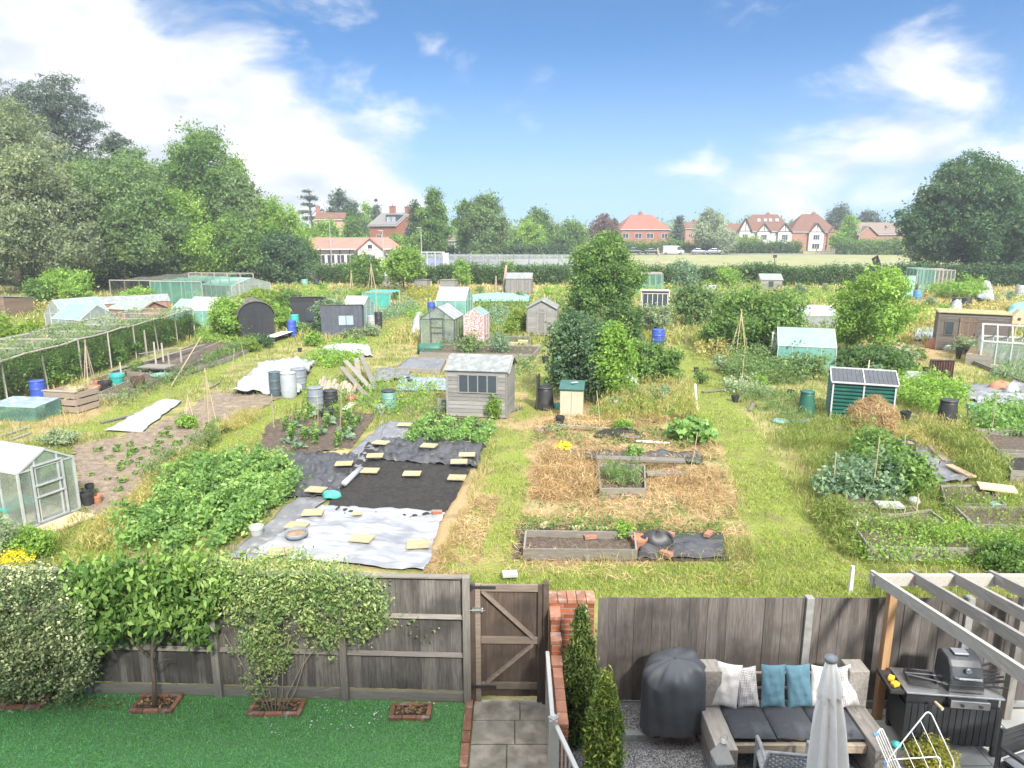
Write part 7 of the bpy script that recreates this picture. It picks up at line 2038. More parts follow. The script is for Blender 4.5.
plantmass('shrub_bed', 'dark green shrubby bed in front of the grey membrane', [(850, 480), (905, 505), (930, 500), (925, 484), (880, 462), (855, 460)], .95, 6500, .12, 'leaf_mid', .12, 16, rag=.45)
plantmass('lavender_bed', 'blue green lavender and kale bed behind a timber edge', [(816, 502), (896, 508), (894, 490), (858, 478), (826, 486)], .75, 5200, .12, 'leaf_bluegreen', .11, 14, rag=.4)
raised_bed('overgrown timber bed with lavender near the mown path', [(825, 510), (895, 512), (890, 498), (832, 497)], .22, 'board_grey', 'compost')
raised_bed('overgrown timber bed in front of the lavender bed', [(838, 522), (920, 522), (912, 514), (846, 514)], .2, 'board_grey', 'compost')
raised_bed('empty timber bed with a board lid in the right plots', [(945, 512), (1004, 514), (986, 494), (940, 494)], .24, 'board_grey', 'compost')
raised_bed('grassy timber bed at the right edge above the pergola', [(972, 538), (1060, 540), (1050, 520), (954, 520)], .32, 'board_grey', 'compost')
raised_bed('weedy timber bed nearest the pergola', [(868, 560), (980, 562), (928, 522), (850, 534)], .30, 'board_grey', 'compost')
p = G(995, 500); m = MB(); m.rv(); m.box(-.38, .38, -.24, .24, 0, .04); tag(m.build('wooden_board', 'board_new', None, loc=(p.x, p.y, .3), rz=R(-24)), 'sandy board lying over the corner of the empty timber bed', 'board')
p = G(989, 511); m = MB(); m.box(-.12, .12, -.1, .1, 0, .25); tag(m.build('green_tub', 'butt_green', None, loc=(p.x, p.y - .1, .0), bevel=.02), 'small green tub at the corner of the empty timber bed', 'tub')
p = G(913, 509); m = MB(); m.lathe([(0, 0), (.1, .02), (.14, .1), (.1, .18), (0, .2)], 16); tag(m.build('white_ball', 'white_cover', None, True, (p.x, p.y, .1)), 'round white object among weeds in the right plots', 'ball')
p = G(888, 515); m = MB(); m.box(-.28, .28, -.16, .16, 0, .06); tag(m.build('white_tray', 'white_cover', None, loc=(p.x, p.y, .22), rz=R(-6)), 'white tray on the overgrown timber bed', 'tray')
p = G(970, 545); m = MB(); m.lathe([(.2, 0), (.26, .06), (.24, .08), (.1, .05)], 16); tag(m.build('teal_dish', 'plastic_green_tint', None, True, (p.x, p.y, .06)), 'pale turquoise dish near the grassy timber bed', 'dish')
pot('small terracotta pot beside the turquoise dish', 963, 540, 532, 8, 'terracotta')
for i, (x, yb, yt) in enumerate([(880, 474, 440), (805, 470, 456), (882, 462, 452), (915, 522, 494), (914, 530, 512)]):
    stick(['thin cane in the dark shrubby bed', 'thin stick in the rough grass by the mown path', 'pale cane above the shrubby bed', 'stake by the round white object', 'dark leaning stake in the weedy bed'][i], x, yb, yt, 1.6, 'cane', 'cane', .1 if i == 4 else 0, 'cane')
stick('white bent tube in the weedy bed near the pergola', 852, 540, 522, 2, 'white_stake', 'tube', .2, 'tube')
plantmass('weedy_bed', 'tangle of pale green weeds in the bed nearest the pergola', [(862, 566), (1060, 575), (1050, 545), (940, 535), (850, 530)], .42, 9500, .06, 'leaf_light', .12, 12, rag=.8)
plantmass('rough_grass', 'long grass grown through the weedy timber beds', [(850, 560), (1060, 572), (1050, 515), (940, 500), (840, 515)], .4, 7000, .14, 'grass_green', .09, 12, aspect=.10, droop=-1.2, rag=.6)
plantmass('weedy_bed', 'weeds over the timber beds at the right edge', [(930, 538), (1060, 545), (1055, 500), (1000, 500), (930, 512)], .25, 3000, .07, 'leaf_light', .10, 10, rag=.7)
bush('dark_shrub', 'dark green shrub beside the pergola roof', 1012, 575, 545, 60, 'leaf_mid', 2600, .08, .09)
plantmass('tall_weeds', 'rough tall weeds between timber beds and mown path', [(812, 520), (850, 560), (870, 555), (845, 520), (830, 505)], .4, 3600, .13, 'grass_green', .10, 12, aspect=.16, droop=-.9, rag=.6)
# ================================================================ far plots, rows and odds and ends
def patch(px0, px1, y0, y1, mat, label, n, h=.5, leaf=.16, rows=.9, name='vegetable_bed'):
    return plantmass(name, label, [(px0, y0), (px1, y0), (px1 + 3, y1), (px0 + 4, y1)], h, n, leaf, mat, leaf * .9, 10, rows=rows)
patch(300, 360, 300, 292, 'leaf_light', 'green crops behind the dark hut by the hedge', 1600)
patch(400, 460, 322, 312, 'leaf_light', 'pale crops beside the white cloche', 1500)
patch(470, 528, 312, 304, 'leaf_mid', 'dark crops behind the turquoise tunnel', 1700)
patch(540, 572, 300, 290, 'leaf_light', 'weedy growth right of the small far shed', 1300, .9)
patch(536, 575, 318, 305, 'leaf_mid', 'green growth behind the gabled shed', 1300, .7)
patch(680, 760, 300, 292, 'leaf_wood', 'mixed growth behind the reddish fruit tree', 1700, .8)
patch(784, 840, 306, 292, 'leaf_light', 'long rough grass beyond the white roofed greenhouse', 1600, .6, .2)
patch(780, 812, 303, 290, 'leaf_mid', 'dark tufts beside the small pale roofed shed', 700, .8, .2)
patch(916, 950, 330, 312, 'grass_yellow', 'straw coloured growth behind the airy lime tree', 1500, .6, .2)
patch(960, 1040, 313, 306, 'grass_yellow', 'yellowed beds behind the dark boarded shed', 1500, .5, .2)
patch(694, 730, 362, 348, 'grass_yellow', 'tall dry weeds between mown path and large shrub', 1500, .8, .14, None)
patch(730, 775, 356, 344, 'leaf_mid', 'green weeds at the foot of the large dark shrub', 1500, .6, .14, None)
patch(700, 760, 300, 286, 'leaf_light', 'tall growth by the white boards', 1200, .9, .2, None)
patch(620, 690, 300, 288, 'leaf_light', 'weeds by the netted bed at the hedge', 1300, .8, .2, None)
patch(250, 330, 300, 288, 'leaf_light', 'rough growth behind the black arched shed', 1500, .8, .2, None)
patch(392, 470, 342, 326, 'grass_yellow', 'dry grass tufts around the black framed greenhouse', 900, .3, .14, None)
patch(456, 534, 376, 360, 'leaf_wood', 'weedy ground right behind the centre shed', 1500, .35, .12, None)
patch(800, 880, 336, 322, 'leaf_wood', 'scrub around the white roofed greenhouse', 1100, .6, .16, None)
patch(330, 430, 302, 288, 'leaf_mid', 'patchwork of crops before the far hedge', 2200, .5, .18)
patch(20, 110, 312, 300, 'grass_yellow', 'tall dry grass behind the tent greenhouses', 1700, .9, .2, None)
rr_ = random.Random(5)
MATL = ['leaf_mid', 'leaf_light', 'leaf_wood', 'leaf_bluegreen', 'leaf_silver']
PLACES = [(520, 300), (548, 296), (480, 294), (446, 306), (340, 296), (322, 290), (360, 300), (268, 300), (240, 292), (676, 300), (640, 320), (690, 318), (770, 312), (800, 296), (826, 292), (848, 300), (944, 318), (990, 318), (1010, 300), (930, 308), (396, 300), (426, 326), (470, 356), (500, 356), (720, 372), (700, 384), (760, 392), (812, 380), (870, 388), (905, 366), (920, 360), (888, 376), (640, 408), (660, 410), (615, 414)]
k = 0
for (x, y) in PLACES:
    d_ = mpp(G(x, y)) * F; hp_ = rr_.uniform(.5, 1.1)
    if k < 5:
        b0 = bush('garden_plant', 'small bushy garden plant growing between the beds', x, y, y - hp_ / d_ * F, 1.0 / d_ * F, MATL[k], 420, .11, .11, cat='plant', group='bushy plants between the beds', nb=5)
        protos = [b0] if k == 0 else protos + [b0]
    else: copy_tree(protos[k % 5], G(x, y), rr_.uniform(0, 6), None, rr_.uniform(.7, 1.4))
    k += 1

pk = pot('small black plastic pot left standing among the beds', 478, 436, 430, 7, 'black_plastic', group='small black pots among the beds')
for x, y in [(470, 372), (410, 384), (560, 424), (735, 402), (790, 396), (840, 440), (905, 420), (255, 388), (330, 344), (300, 352), (696, 372), (880, 352), (925, 372), (545, 362)]: copy_tree(pk, G(x, y), 0, None, rnd.uniform(.8, 1.6))
o0 = None
for x, y in [(452, 428), (512, 412), (424, 366), (470, 384), (250, 350), (300, 362), (715, 392), (752, 408), (775, 380), (846, 428), (878, 394), (900, 346), (560, 352), (330, 380), (215, 386), (640, 420), (940, 402), (118, 420)]:
    p = G(x, y); p.z = .06
    if o0 is None:
        m = MB(); m.rv(); m.box(-.6, .6, -.07, .07, -.02, .02); o0 = tag(m.build('offcut', 'board_grey', None, loc=p), 'short weathered board lying loose among the plots', 'board', 'loose boards among the plots')
    else: o0 = o0.copy(); C.objects.link(o0); o0.location = p
    o0.rotation_euler.z = rnd.uniform(0, 3.1)
o0 = None
for x, y in [(340, 428), (352, 420), (318, 424), (420, 352), (500, 350), (480, 332), (330, 360), (232, 372), (246, 366), (600, 432), (664, 436), (690, 470), (740, 388), (830, 500), (870, 500), (900, 484), (990, 440), (1010, 380), (920, 340), (450, 306), (520, 308), (380, 318), (560, 344), (716, 360)]:
    p = G(x, y)
    if o0 is None:
        m = MB(); m.tube([(0, 0, 0), (.03, 0, .7), (.02, .02, 1.4)], .012, 5); o0 = tag(m.build('bamboo_cane', 'cane', None, loc=p), 'thin bamboo cane stuck upright in a bed', 'cane', 'bamboo canes standing in the beds')
    else: o0 = o0.copy(); C.objects.link(o0); o0.location = p
    o0.rotation_euler = (rnd.uniform(-.15, .15), rnd.uniform(-.15, .15), 0); s_ = rnd.uniform(.7, 1.2); o0.scale = (1, 1, s_)
# ================================================================ far hedges, wood, school, houses, cars
def hedge(label, px0, D0, px1, D1, yt, thick, n, leaf, mat='leaf_hedge', name='hedge', gap=.0, seed=0, rag=.16, group=None):
    a, b = P(px0, D0), P(px1, D1); d = b - a; L_ = d.length; mid = (a + b) / 2
    h = zat(mid.y, yt) - mid.z; ang = math.atan2(d.y, d.x)
    t = thing(name, label, 'hedge', mid, ang, group)
    per = 16; k = int(n / per)
    u = (NR.random(k) - .5) * L_
    top = h * (1 + rag * wob(u, u * 0 + seed, .9) + .05 * NR.normal(size=k))
    face = NR.random(k)
    y = np.where(face < .6, -thick / 2 + .25 * np.abs(NR.normal(size=k)), (NR.random(k) - .5) * thick)
    z = np.where(face < .6, top * NR.random(k) ** .8, top * (.86 + .14 * NR.random(k)))
    mm = np.repeat(np.arange(k), per)
    Pp = np.column_stack([u, y, z])[mm] + NR.normal(size=(len(mm), 3)) * leaf * 1.1
    Pp[:, 2] = np.maximum(Pp[:, 2], .03)
    cvv = np.clip(.5 + NR.normal(size=k) * .25, 0, 1)
    nf = int(n * .12); Pf = np.column_stack([(NR.random(nf) - .5) * L_, (NR.random(nf) - .5) * thick * .4, h * .85 * NR.random(nf)])
    Pp = np.vstack([Pp, Pf]); A = np.concatenate([cvv[mm] + NR.normal(size=len(mm)) * .12, .4 + 0 * Pf[:, 0]])
    S = np.concatenate([leaf * (.6 + .8 * NR.random(len(mm))), leaf * 3 + 0 * Pf[:, 0]])
    leaf_obj('foliage', (Pp, np.tile([0, -.6, .8], (len(Pp), 1)), S, A), mat, t)
    m = MB()
    for i in range(max(4, int(L_ / 3))): x = -L_ / 2 + 3 * i + 1; m.tube([(x, 0, 0), (x + .1, .1, h * .7)], [.06, .02], 5)
    m.build('stem', 'bark', t)
    return t
hedge('long clipped dark hedge bounding the plots, left stretch before the school', 286, 90, 570, 87, 267.5, 1.6, 30000, .22)
hedge('long clipped dark hedge bounding the plots, right stretch before the field', 628, 87, 880, 86, 268, 1.6, 26000, .22, seed=3)
hedge('dark hedge under the big round tree on the right', 880, 86, 1090, 84, 268, 2.0, 22000, .24, 'leaf_dark', seed=5)  # leaves darker than in the other stretches
bush('tall_shrub', 'feathery bush standing up in front of the right hand hedge', 684, 290, 259, 28, 'leaf_bluegreen', 2600, .24, .3)
bush('light_shrub', 'light green bush in front of the right hand hedge', 728, 288, 267, 22, 'leaf_light', 1600, .24, .3)
bush('round_bush', 'round bush rising out of the left hedge by the school', 366, 288, 252, 34, 'leaf_mid', 3000, .26, .3)
bush('light_shrub', 'light growth on the left hedge before the playground fence', 462, 286, 258, 18, 'leaf_light', 1200, .24, .3)
bush('light_shrub', 'dark growth on the left hedge by the leaning plank', 506, 286, 257, 16, 'leaf_mid', 1200, .24, .3)
# --- wood on the left
W = dict(per=26)
def pine(label, px, D, ytop, wpx, n, seed, mat='leaf_pine', cb=.45, layers=9, fz=.34):
    p = P(px, D); h = zat(D, ytop) - p.z; w_ = wpx * mpp(p); q = random.Random(seed)
    t = thing('pine_tree', label, 'pine tree', p)
    m = MB(); m.tube([(0, 0, 0), (.3, .1, h * .4), (-.2, .2, h * .7), (.1, 0, h * .97)], [h * .022, h * .018, h * .012, .05], 8)
    bl = []
    for i in range(layers):
        f = cb + (1 - cb) * (i + .4) / layers; 
        for k in range(3 if i < layers - 1 else 1):
            a = i * 2.4 + k * 2.1 + q.random(); rr = w_ * .5 * (1.02 - ((f - cb) / (1 - cb)) ** 1.6) * q.uniform(.35, .85)
            e = (rr * math.cos(a), rr * math.sin(a), h * f + q.uniform(-.02, .02) * h)
            m.tube([(0, .1, h * (f - .06)), (e[0] * .6, e[1] * .6, e[2] - h * .02), e], [h * .007, h * .004, .02], 5)
            s = w_ * q.uniform(.13, .22); bl.append((*e, s, s, s * fz))
    m.build('trunk', 'bark', t, True)
    leaf_obj('crown', crown(bl, n, .42, .42, 26, .45, .08, .2, .45), mat, t, aspect=.22)
    return t
pine('tall dark pine at the far left, partly beyond the view', 15, 106, 72, 110, 14000, 3)
pine('dark spreading pine standing above the wood', 76, 104, 76, 140, 26000, 4)
pine('lower dark pine between the spreading pine and the tall tree', 128, 102, 128, 70, 10000, 6)
TW = [('broad grey green tree nearest the left edge of the wood', 20, 82, 100, 140, 'leaf_woodgrey', 26000, .34), ('big grey green tree at the front of the wood', 48, 74, 148, 120, 'leaf_woodgrey', 26000, .30),
      ('light green leaning crown in the left of the wood', -30, 92, 84, 110, 'leaf_wood', 14000, .38), ('mid green tree with drooping front in the wood', 128, 80, 158, 130, 'leaf_wood', 28000, .30),
      ('tall domed tree topping the middle of the wood', 212, 98, 126, 116, 'leaf_mid', 30000, .36), ('rounded tree behind the front of the wood', 150, 94, 150, 90, 'leaf_wood', 15000, .36),
      ('bright green tree at the foot of the tall domed tree', 186, 84, 190, 76, 'leaf_light', 13000, .30), ('light green tree at the right end of the wood', 280, 96, 200, 76, 'leaf_light', 15000, .32),
      ('dark low tree near the right end of the wood', 284, 90, 232, 60, 'leaf_dark', 10000, .30), ('green tree below the tall domed tree', 238, 88, 212, 58, 'leaf_mid', 12000, .30), ('yellowish tree at the shoulder of the wood', 246, 94, 172, 60, 'leaf_wood', 10000, .34),
      ('dark tree low in the middle of the wood', 150, 84, 226, 90, 'leaf_dark', 14000, .30), ('tree filling the gap behind the front of the wood', 92, 88, 170, 100, 'leaf_wood', 15000, .34), ('dark small tree beside the school roof', 306, 93, 238, 30, 'leaf_hedge', 5000, .28)]
for i, (lb, px, D, yt, wp, mt, n, lf) in enumerate(TW):
    tree('tree', lb, px, D, yt, wp, mt, n, lf, lf * 1.35, .06, 16, 40 + i)
def thicket(name, label, px0, px1, D, yt0, yt1, thick, n, leaf, mat, cat='undergrowth'):
    k = n // 14; u = NR.random(k); px = px0 + (px1 - px0) * u; yy = D + thick * NR.random(k)
    kk = (yt0 + (yt1 - yt0) * u - 384) / F; zt = H - D * (SP + kk * CP) / (CP - kk * SP)
    tz = np.vectorize(terrain)(0 * yy, yy)
    z = tz + np.maximum(.1, (zt - tz) * (.75 + .35 * wob(px * .12, yy * .2, 1.0)) * NR.random(k) ** .7)
    x = (px - 512) / F * (yy * CP + (H - z) * SP)
    mm = np.repeat(np.arange(k), 14); c = np.array([x.mean(), yy.mean(), 0])
    cvv = np.clip(.5 + NR.normal(size=k) * .22, 0, 1)
    o = leaf_obj(name, (np.column_stack([x, yy, z])[mm] + NR.normal(size=(len(mm), 3)) * leaf - c, np.tile([0, -.5, .8], (len(mm), 1)), leaf * (.6 + .8 * NR.random(len(mm))), cvv[mm] + NR.normal(size=len(mm)) * .12), mat, None, tuple(c))
    return tag(o, label, cat, None, 'stuff')
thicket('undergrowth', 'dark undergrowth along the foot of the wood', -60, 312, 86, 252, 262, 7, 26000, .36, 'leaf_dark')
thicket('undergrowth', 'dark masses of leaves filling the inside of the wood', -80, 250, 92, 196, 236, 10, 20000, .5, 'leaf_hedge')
# --- trees beyond
TF = [('tall oval dark tree beside the playground', 435, 128, 188, 36, 'leaf_mid', 12000, .36, .06), ('broad tree with a pointed top right of the oval one', 488, 138, 193, 50, 'leaf_wood', 12000, .42, .08), ('lower tree joined to the left of the broad one', 466, 142, 200, 26, 'leaf_mid', 5000, .42, .1),
      ('dark tree behind the playground, left of the oval one', 417, 150, 202, 18, 'leaf_dark', 4000, .42, .08), ('round topped tree beyond the car park', 538, 172, 208, 38, 'leaf_mid', 6500, .5, .1), ('lighter tree below the round topped one', 530, 160, 220, 34, 'leaf_light', 5000, .45, .1),
      ('green tree right of the round topped one', 572, 170, 222, 34, 'leaf_mid', 5000, .5, .1), ('purple leaved tree left of the big red house', 606, 176, 217, 36, 'leaf_purple', 6500, .45, .1), ('small dark conifer shaped tree right of the red house', 678, 200, 217, 11, 'leaf_pine', 2600, .45, .05),
      ('hazy pale tree between red house and white houses', 708, 186, 210, 34, 'leaf_haze', 6500, .5, .08), ('low hazy bush in front of the hazy tree', 722, 180, 228, 26, 'leaf_haze', 3000, .45, .1), ('rounded tree behind the brick Tudor house', 838, 232, 206, 30, 'leaf_pine', 5000, .55, .25),
      ('flat topped dark pine behind the bungalow', 866, 236, 211, 30, 'leaf_pine', 4000, .55, .35), ('bright lime tree beside the bungalow', 847, 188, 215, 22, 'leaf_light', 4500, .42, .08), ('small green bush beside the brick Tudor house', 836, 182, 233, 18, 'leaf_light', 2500, .4, .05),
      ('dark cypress like tree behind the school', 342, 178, 190, 40, 'leaf_pine', 9000, .42, .05), ('dark tree beside the slate roofed house', 354, 176, 206, 26, 'leaf_dark', 5000, .45, .06), ('light tree before the slate roofed house', 354, 146, 217, 26, 'leaf_mid', 6500, .42, .08),
      ('small conifer behind the chimneys', 378, 200, 199, 9, 'leaf_pine', 1800, .45, .05), ('pale green tree behind the chimneys', 368, 205, 203, 22, 'leaf_light', 2500, .5, .1), ('bushy tree left of the school lamp post', 328, 140, 220, 36, 'leaf_light', 6000, .42, .05),
      ('green bush above the right end of the school', 392, 140, 236, 30, 'leaf_mid', 3600, .42, .03), ('dark tree at the roadside beyond the car park', 556, 182, 228, 30, 'leaf_dark', 3600, .5, .1), ('small dark tree at the far edge of the car park', 516, 165, 230, 26, 'leaf_mid', 3600, .45, .1)]
for i, (lb, px, D, yt, wp, mt, n, lf, cb) in enumerate(TF):
    tree('tree', lb, px, D, yt, wp, mt, n, lf, lf * 1.2, cb, 12, 80 + i)
pine('open layered cedar against the sky left of the cypress', 313, 186, 187, 34, 4200, 12, 'leaf_pine', .5, 5, .18)
tree('big_tree', 'huge round dark tree at the right behind the hedge', 961, 92.0, 155, 124, 'leaf_oak', 62000, .34, .42, cb=.10, nb=24, seed=61, vs=.24)
tree('tree', 'grey green low branches of a tree at the right edge', 1016, 98, 236, 50, 'leaf_haze', 6500, .36, .45, cb=.02, nb=10, seed=62)
thicket('distant_woods', 'far wooded rise along the skyline behind the houses', -150, 1250, 380, 225, 221, 60, 24000, 2.2, 'leaf_wood', 'woods')
thicket('distant_trees', 'belt of distant trees between the houses', 380, 780, 240, 228, 229, 14, 14000, 1.0, 'leaf_mid', 'woods')
thicket('distant_trees', 'belt of distant trees behind the white houses', 700, 1100, 262, 226, 224, 14, 12000, 1.1, 'leaf_wood', 'woods')
hedge('low dark hedge along the car park beyond the playground', 402, 152, 572, 158, 246.5, 2, 7000, .40, 'leaf_dark', rag=.06)
hedge('clipped roadside hedge before the white houses', 726, 187, 800, 187, 243.5, 2, 5000, .42, 'leaf_hedge', rag=.04)
hedge('golden hedge in front of the white houses', 714, 189, 760, 189, 239.5, 2, 3500, .42, 'leaf_lime', rag=.05)
hedge('green hedge in front of the bungalow', 838, 180, 900, 178, 242, 3, 4500, .42, 'leaf_mid', rag=.15)
hedge('light hedge in front of the big red house', 612, 192, 690, 192, 243, 2, 4500, .42, 'leaf_mid', rag=.2)
hedge('pale hedge beside the slate roofed house', 392, 148, 425, 150, 238, 2, 3000, .40, 'leaf_light', rag=.2)
hedge('hedge behind the cars in the middle', 690, 190, 730, 190, 246, 2, 2500, .42, 'leaf_dark', rag=.05)

# --- buildings
def win(s, x, z, w_, h_, y, mat='white_paint', n=2, axis='y', pane='window_dark'):
    m = MB(); e = .09
    def bx(a0, a1, z0, z1, d0, d1):
        if axis == 'y': m.box(a0, a1, y - d1, y - d0, z0, z1)
        else: m.box(y + d0, y + d1, a0, a1, z0, z1)
    bx(x - w_ / 2 - e, x + w_ / 2 + e, z - e, z, .005, .09); bx(x - w_ / 2 - e, x + w_ / 2 + e, z + h_, z + h_ + e, .005, .09)
    for k in range(n + 1): q = x - w_ / 2 + w_ * k / n; bx(q - e / 2, q + e / 2, z, z + h_, .005, .09)
    f_ = m.build('window', mat, s)
    m = MB()
    if axis == 'y': m.box(x - w_ / 2, x + w_ / 2, y - .05, y - .003, z, z + h_)
    else: m.box(y + .003, y + .05, x - w_ / 2, x + w_ / 2, z, z + h_)
    m.build('pane', pane, f_)

def house(label, px0, px1, D, yr, ye, dep, wall, roof, style='hip', rz=0, wins=(), chim=(), over=.35, door=None, ridge=.35, name='house', rwins=()):
    a, b = P(px0, D), P(px1, D); c = (a + b) / 2; w_ = (b - a).length; hw = w_ / 2
    he = zat(D, ye) - c.z; hr = zat(D + dep / 2, yr) - c.z
    s = thing(name, label, 'house', c - Vector((0, 0, .0)), rz)
    m = MB()
    if style == 'gable': m.prism([(0, 0), (dep, 0), (dep, he), (dep / 2, hr - .15), (0, he)], -hw, hw, 'x')
    else: m.box(-hw, hw, 0, dep, 0, he)
    m.build('wall', wall, s)
    m = MB(); o = over; zo = he - .12
    rx = hw * ridge if style == 'hip' else hw + o * .6
    A_ = [(-hw - o, -o, zo), (hw + o, -o, zo), (hw + o, dep + o, zo), (-hw - o, dep + o, zo)]
    R0, R1 = (-rx, dep / 2, hr), (rx, dep / 2, hr)
    if style == 'hip':
        m.add(A_ + [R0, R1], [(0, 1, 5, 4), (1, 2, 5), (2, 3, 4, 5), (3, 0, 4), (3, 2, 1, 0)])
    else:
        m.slab((-rx, -o, zo), (rx, -o, zo), R1, R0, .18); m.slab((-rx, dep + o, zo), (rx, dep + o, zo), R1, R0, -.18)
    m.build('roof', roof, s)
    m = MB()
    for y in (-o - .07,): m.box(-hw - o, hw + o, y, y + .065, zo - .14, zo + .02)
    m.build('gutter', 'white_paint', s)
    for (u, z, ww, hh) in wins: win(s, -hw + w_ * u, he * z, ww, hh, 0)
    for (u, hh, ww) in chim:
        m = MB(); x = -rx + 2 * rx * u; m.box(x - ww / 2, x + ww / 2, dep / 2 - .35, dep / 2 + .35, hr - .8, hr + hh); m.box(x - ww / 2 - .08, x + ww / 2 + .08, dep / 2 - .43, dep / 2 + .43, hr + hh + .002, hr + hh + .14)
        m.lathe([(.12, 0), (.10, .4)], 8, (x, dep / 2, hr + hh + .142)); m.build('chimney', 'brick_house', s)
    if door:
        u, ww, hh = door; x = -hw + w_ * u; m = MB(); m.prism([(x - ww / 2 - .3, 0), (x + ww / 2 + .3, 0), (x + ww / 2 + .3, hh), (x, hh + .9), (x - ww / 2 - .3, hh)], -.35, -.003, 'y'); m.build('porch', wall, s)
        m = MB(); m.box(x - ww / 2, x + ww / 2, -.40, -.355, 0, hh - .1); m.build('door', 'timber_black', s)
    return s, he, hr, hw
def front_gable(s, x, w_, z0, z1, y, out, wall, roof, timber=True, dep=4, winmat=True):
    m = MB(); m.prism([(x - w_ / 2, 0), (x + w_ / 2, 0), (x + w_ / 2, z0), (x, z1), (x - w_ / 2, z0)], y - out, y - .003 if out > .01 else y, 'y'); m.build('gable', wall, s)
    m = MB()
    for sg in (-1, 1): m.slab((x + sg * (w_ / 2 + .35), y - out - .3, z0 - .3), (x + sg * (w_ / 2 + .35), y + dep, z0 - .3), (x, y + dep, z1 + .12), (x, y - out - .3, z1 + .12), .14 * -sg)
    m.build('gable_roof', roof, s)
    if timber:
        m = MB(); yy = y - out - .045
        for sg in (-1, 1): m.bar((x + sg * (w_ / 2 + .2), yy - .26, z0 - .35), (x, yy - .26, z1 - .05), .08, .30, math.pi / 2)
        m.box(x - w_ / 2, x + w_ / 2, yy, yy + .04, z0 - .1, z0 + .08); m.box(x - .08, x + .08, yy - .003, yy + .04, z0 + .081, z1 - .35)
        m.build('timber', 'timber_black', s)
    if winmat: win(s, x, z0 * .60, w_ * .42, z0 * .24, y - out, n=3); win(s, x, z0 * .12, w_ * .5, z0 * .26, y - out, n=3)
house('large detached red brick house with a hipped red tile roof', 620, 669, 200, 214.5, 229, 10, 'brick_house', 'roof_tile_red', 'hip', R(4),
      [(.10, .60, 1.6, 1.25), (.36, .60, 1.9, 1.25), (.60, .60, 1.9, 1.25), (.90, .60, 1.6, 1.25), (.18, .12, 2.6, 1.3), (.74, .12, 2.0, 1.3), (.92, .12, 1.2, 1.3)], [(.45, .5, 1.0)], door=(.53, 1.1, 2.2), ridge=.42)
s, he, hr, hw = house('white timbered house with a brown hipped roof and rooflights', 740, 789, 200, 214.5, 231, 10, 'render_white', 'roof_tile_brown', 'hip', R(-12), [(.30, .12, 1.4, 1.2), (.62, .15, 1.6, 1.2)], [(.62, .3, .9)], ridge=.50)
front_gable(s, -hw * .08, 3.6, he * .98, he + 2.0, 0, .8, 'render_white', 'roof_tile_brown')
front_gable(s, hw * .72, 3.6, he * .98, he + 2.0, 0, .8, 'render_white', 'roof_tile_brown')
front_gable(s, -hw * .80, 3.2, he * 1.0, hr - 1.2, 0, .4, 'render_white', 'roof_tile_brown')
for x in (-.25, .0, .2, .45):
    m = MB(); y0 = 2.6; z0 = he + (hr - he) * (y0 + .35) / 5.35
    sl_ = (hr - he) / 5.35; m.slab((hw * x - .4, y0, z0 + .05), (hw * x + .4, y0, z0 + .05), (hw * x + .4, y0 + .9, z0 + .05 + .9 * sl_), (hw * x - .4, y0 + .9, z0 + .05 + .9 * sl_), .08); m.build('rooflight', 'window_pale', s)
s, he, hr, hw = house('brick house with a brown hipped roof and one white timbered gable', 790, 834, 204, 214, 231.5, 10, 'brick_far', 'roof_tile_brown', 'hip', R(-6), [(.2, .1, 1.8, 1.2), (.82, .1, 1.4, 1.2), (.85, .6, 1.2, 1.1)], [(.75, .3, .9)], ridge=.34)
front_gable(s, hw * .10, 4.0, he * .98, he + 2.3, 0, .8, 'render_white', 'roof_tile_brown')
front_gable(s, hw * .86, 3.2, he * .95, he + 1.4, 0, .5, 'brick_far', 'roof_tile_brown', True, 4, False)
s, he, hr, hw = house('brick bungalow with a grey brown roof beside the big round tree', 856, 900, 186, 223, 234, 9, 'brick_far', 'roof_grey_brown', 'gable', R(-3), [(.58, .32, 2.4, 1.2), (.9, .32, 1.8, 1.2)], [])
front_gable(s, -hw * .58, 4.6, he * .98, he + 2.0, 0, .7, 'brick_far', 'roof_grey_brown', False, 4, False)
m = MB(); m.box(-hw * .58 - 1.6, -hw * .58 + 1.4, -.76, -.705, .1, 1.9); m.build('garage_door', 'white_paint', s)
m = MB(); 
for sg in (-1, 1): m.bar((-hw * .58 + sg * 2.6, -1.03, he - .3), (-hw * .58, -1.03, he + 2.0), .06, .25, math.pi / 2)
m.build('bargeboard', 'white_paint', s)
house('brick house half hidden between red house and hazy tree', 684, 702, 226, 222.5, 228, 8, 'brick_far', 'roof_tile_brown', 'gable', R(10), [(.3, .55, 1.2, 1.1), (.75, .55, 1.2, 1.1)], [(.8, .8, .9)])
house('brick house half hidden left of the white timbered house', 724, 742, 222, 224, 231, 8, 'brick_far', 'roof_tile_brown', 'gable', R(-14), [(.3, .5, 1.6, 1.1), (.75, .5, 1.2, 1.1)], [])
s, he, hr, hw = house('red brick house with a slate roof, dormer and two chimneys', 366, 402, 160, 213.5, 225, 8.5, 'brick_orange', 'roof_slate', 'gable', R(-34), [(.35, .55, 1.4, 1.1), (.62, .12, 1.4, 1.2), (.25, .12, 1.4, 1.2)], [(.40, 1.5, 1.4), (.93, 1.3, 1.1)])
m = MB(); zd = he + .3; m.box(hw * .05, hw * .86, .8, 4.2, zd, hr - .35); d_ = m.build('dormer', 'window_dark', s)
for x in (.28, .64): win(d_, hw * x, zd + .35, 1.0, 1.0, .8, n=1, pane='window_pale')
m = MB()
for sg in (0, 1): m.bar((hw + .10, -.3 if sg == 0 else 8.8, he - .3), (hw + .10, 4.25, hr - .1), .30, .10, 0)
m.build('bargeboard', 'white_paint', s)
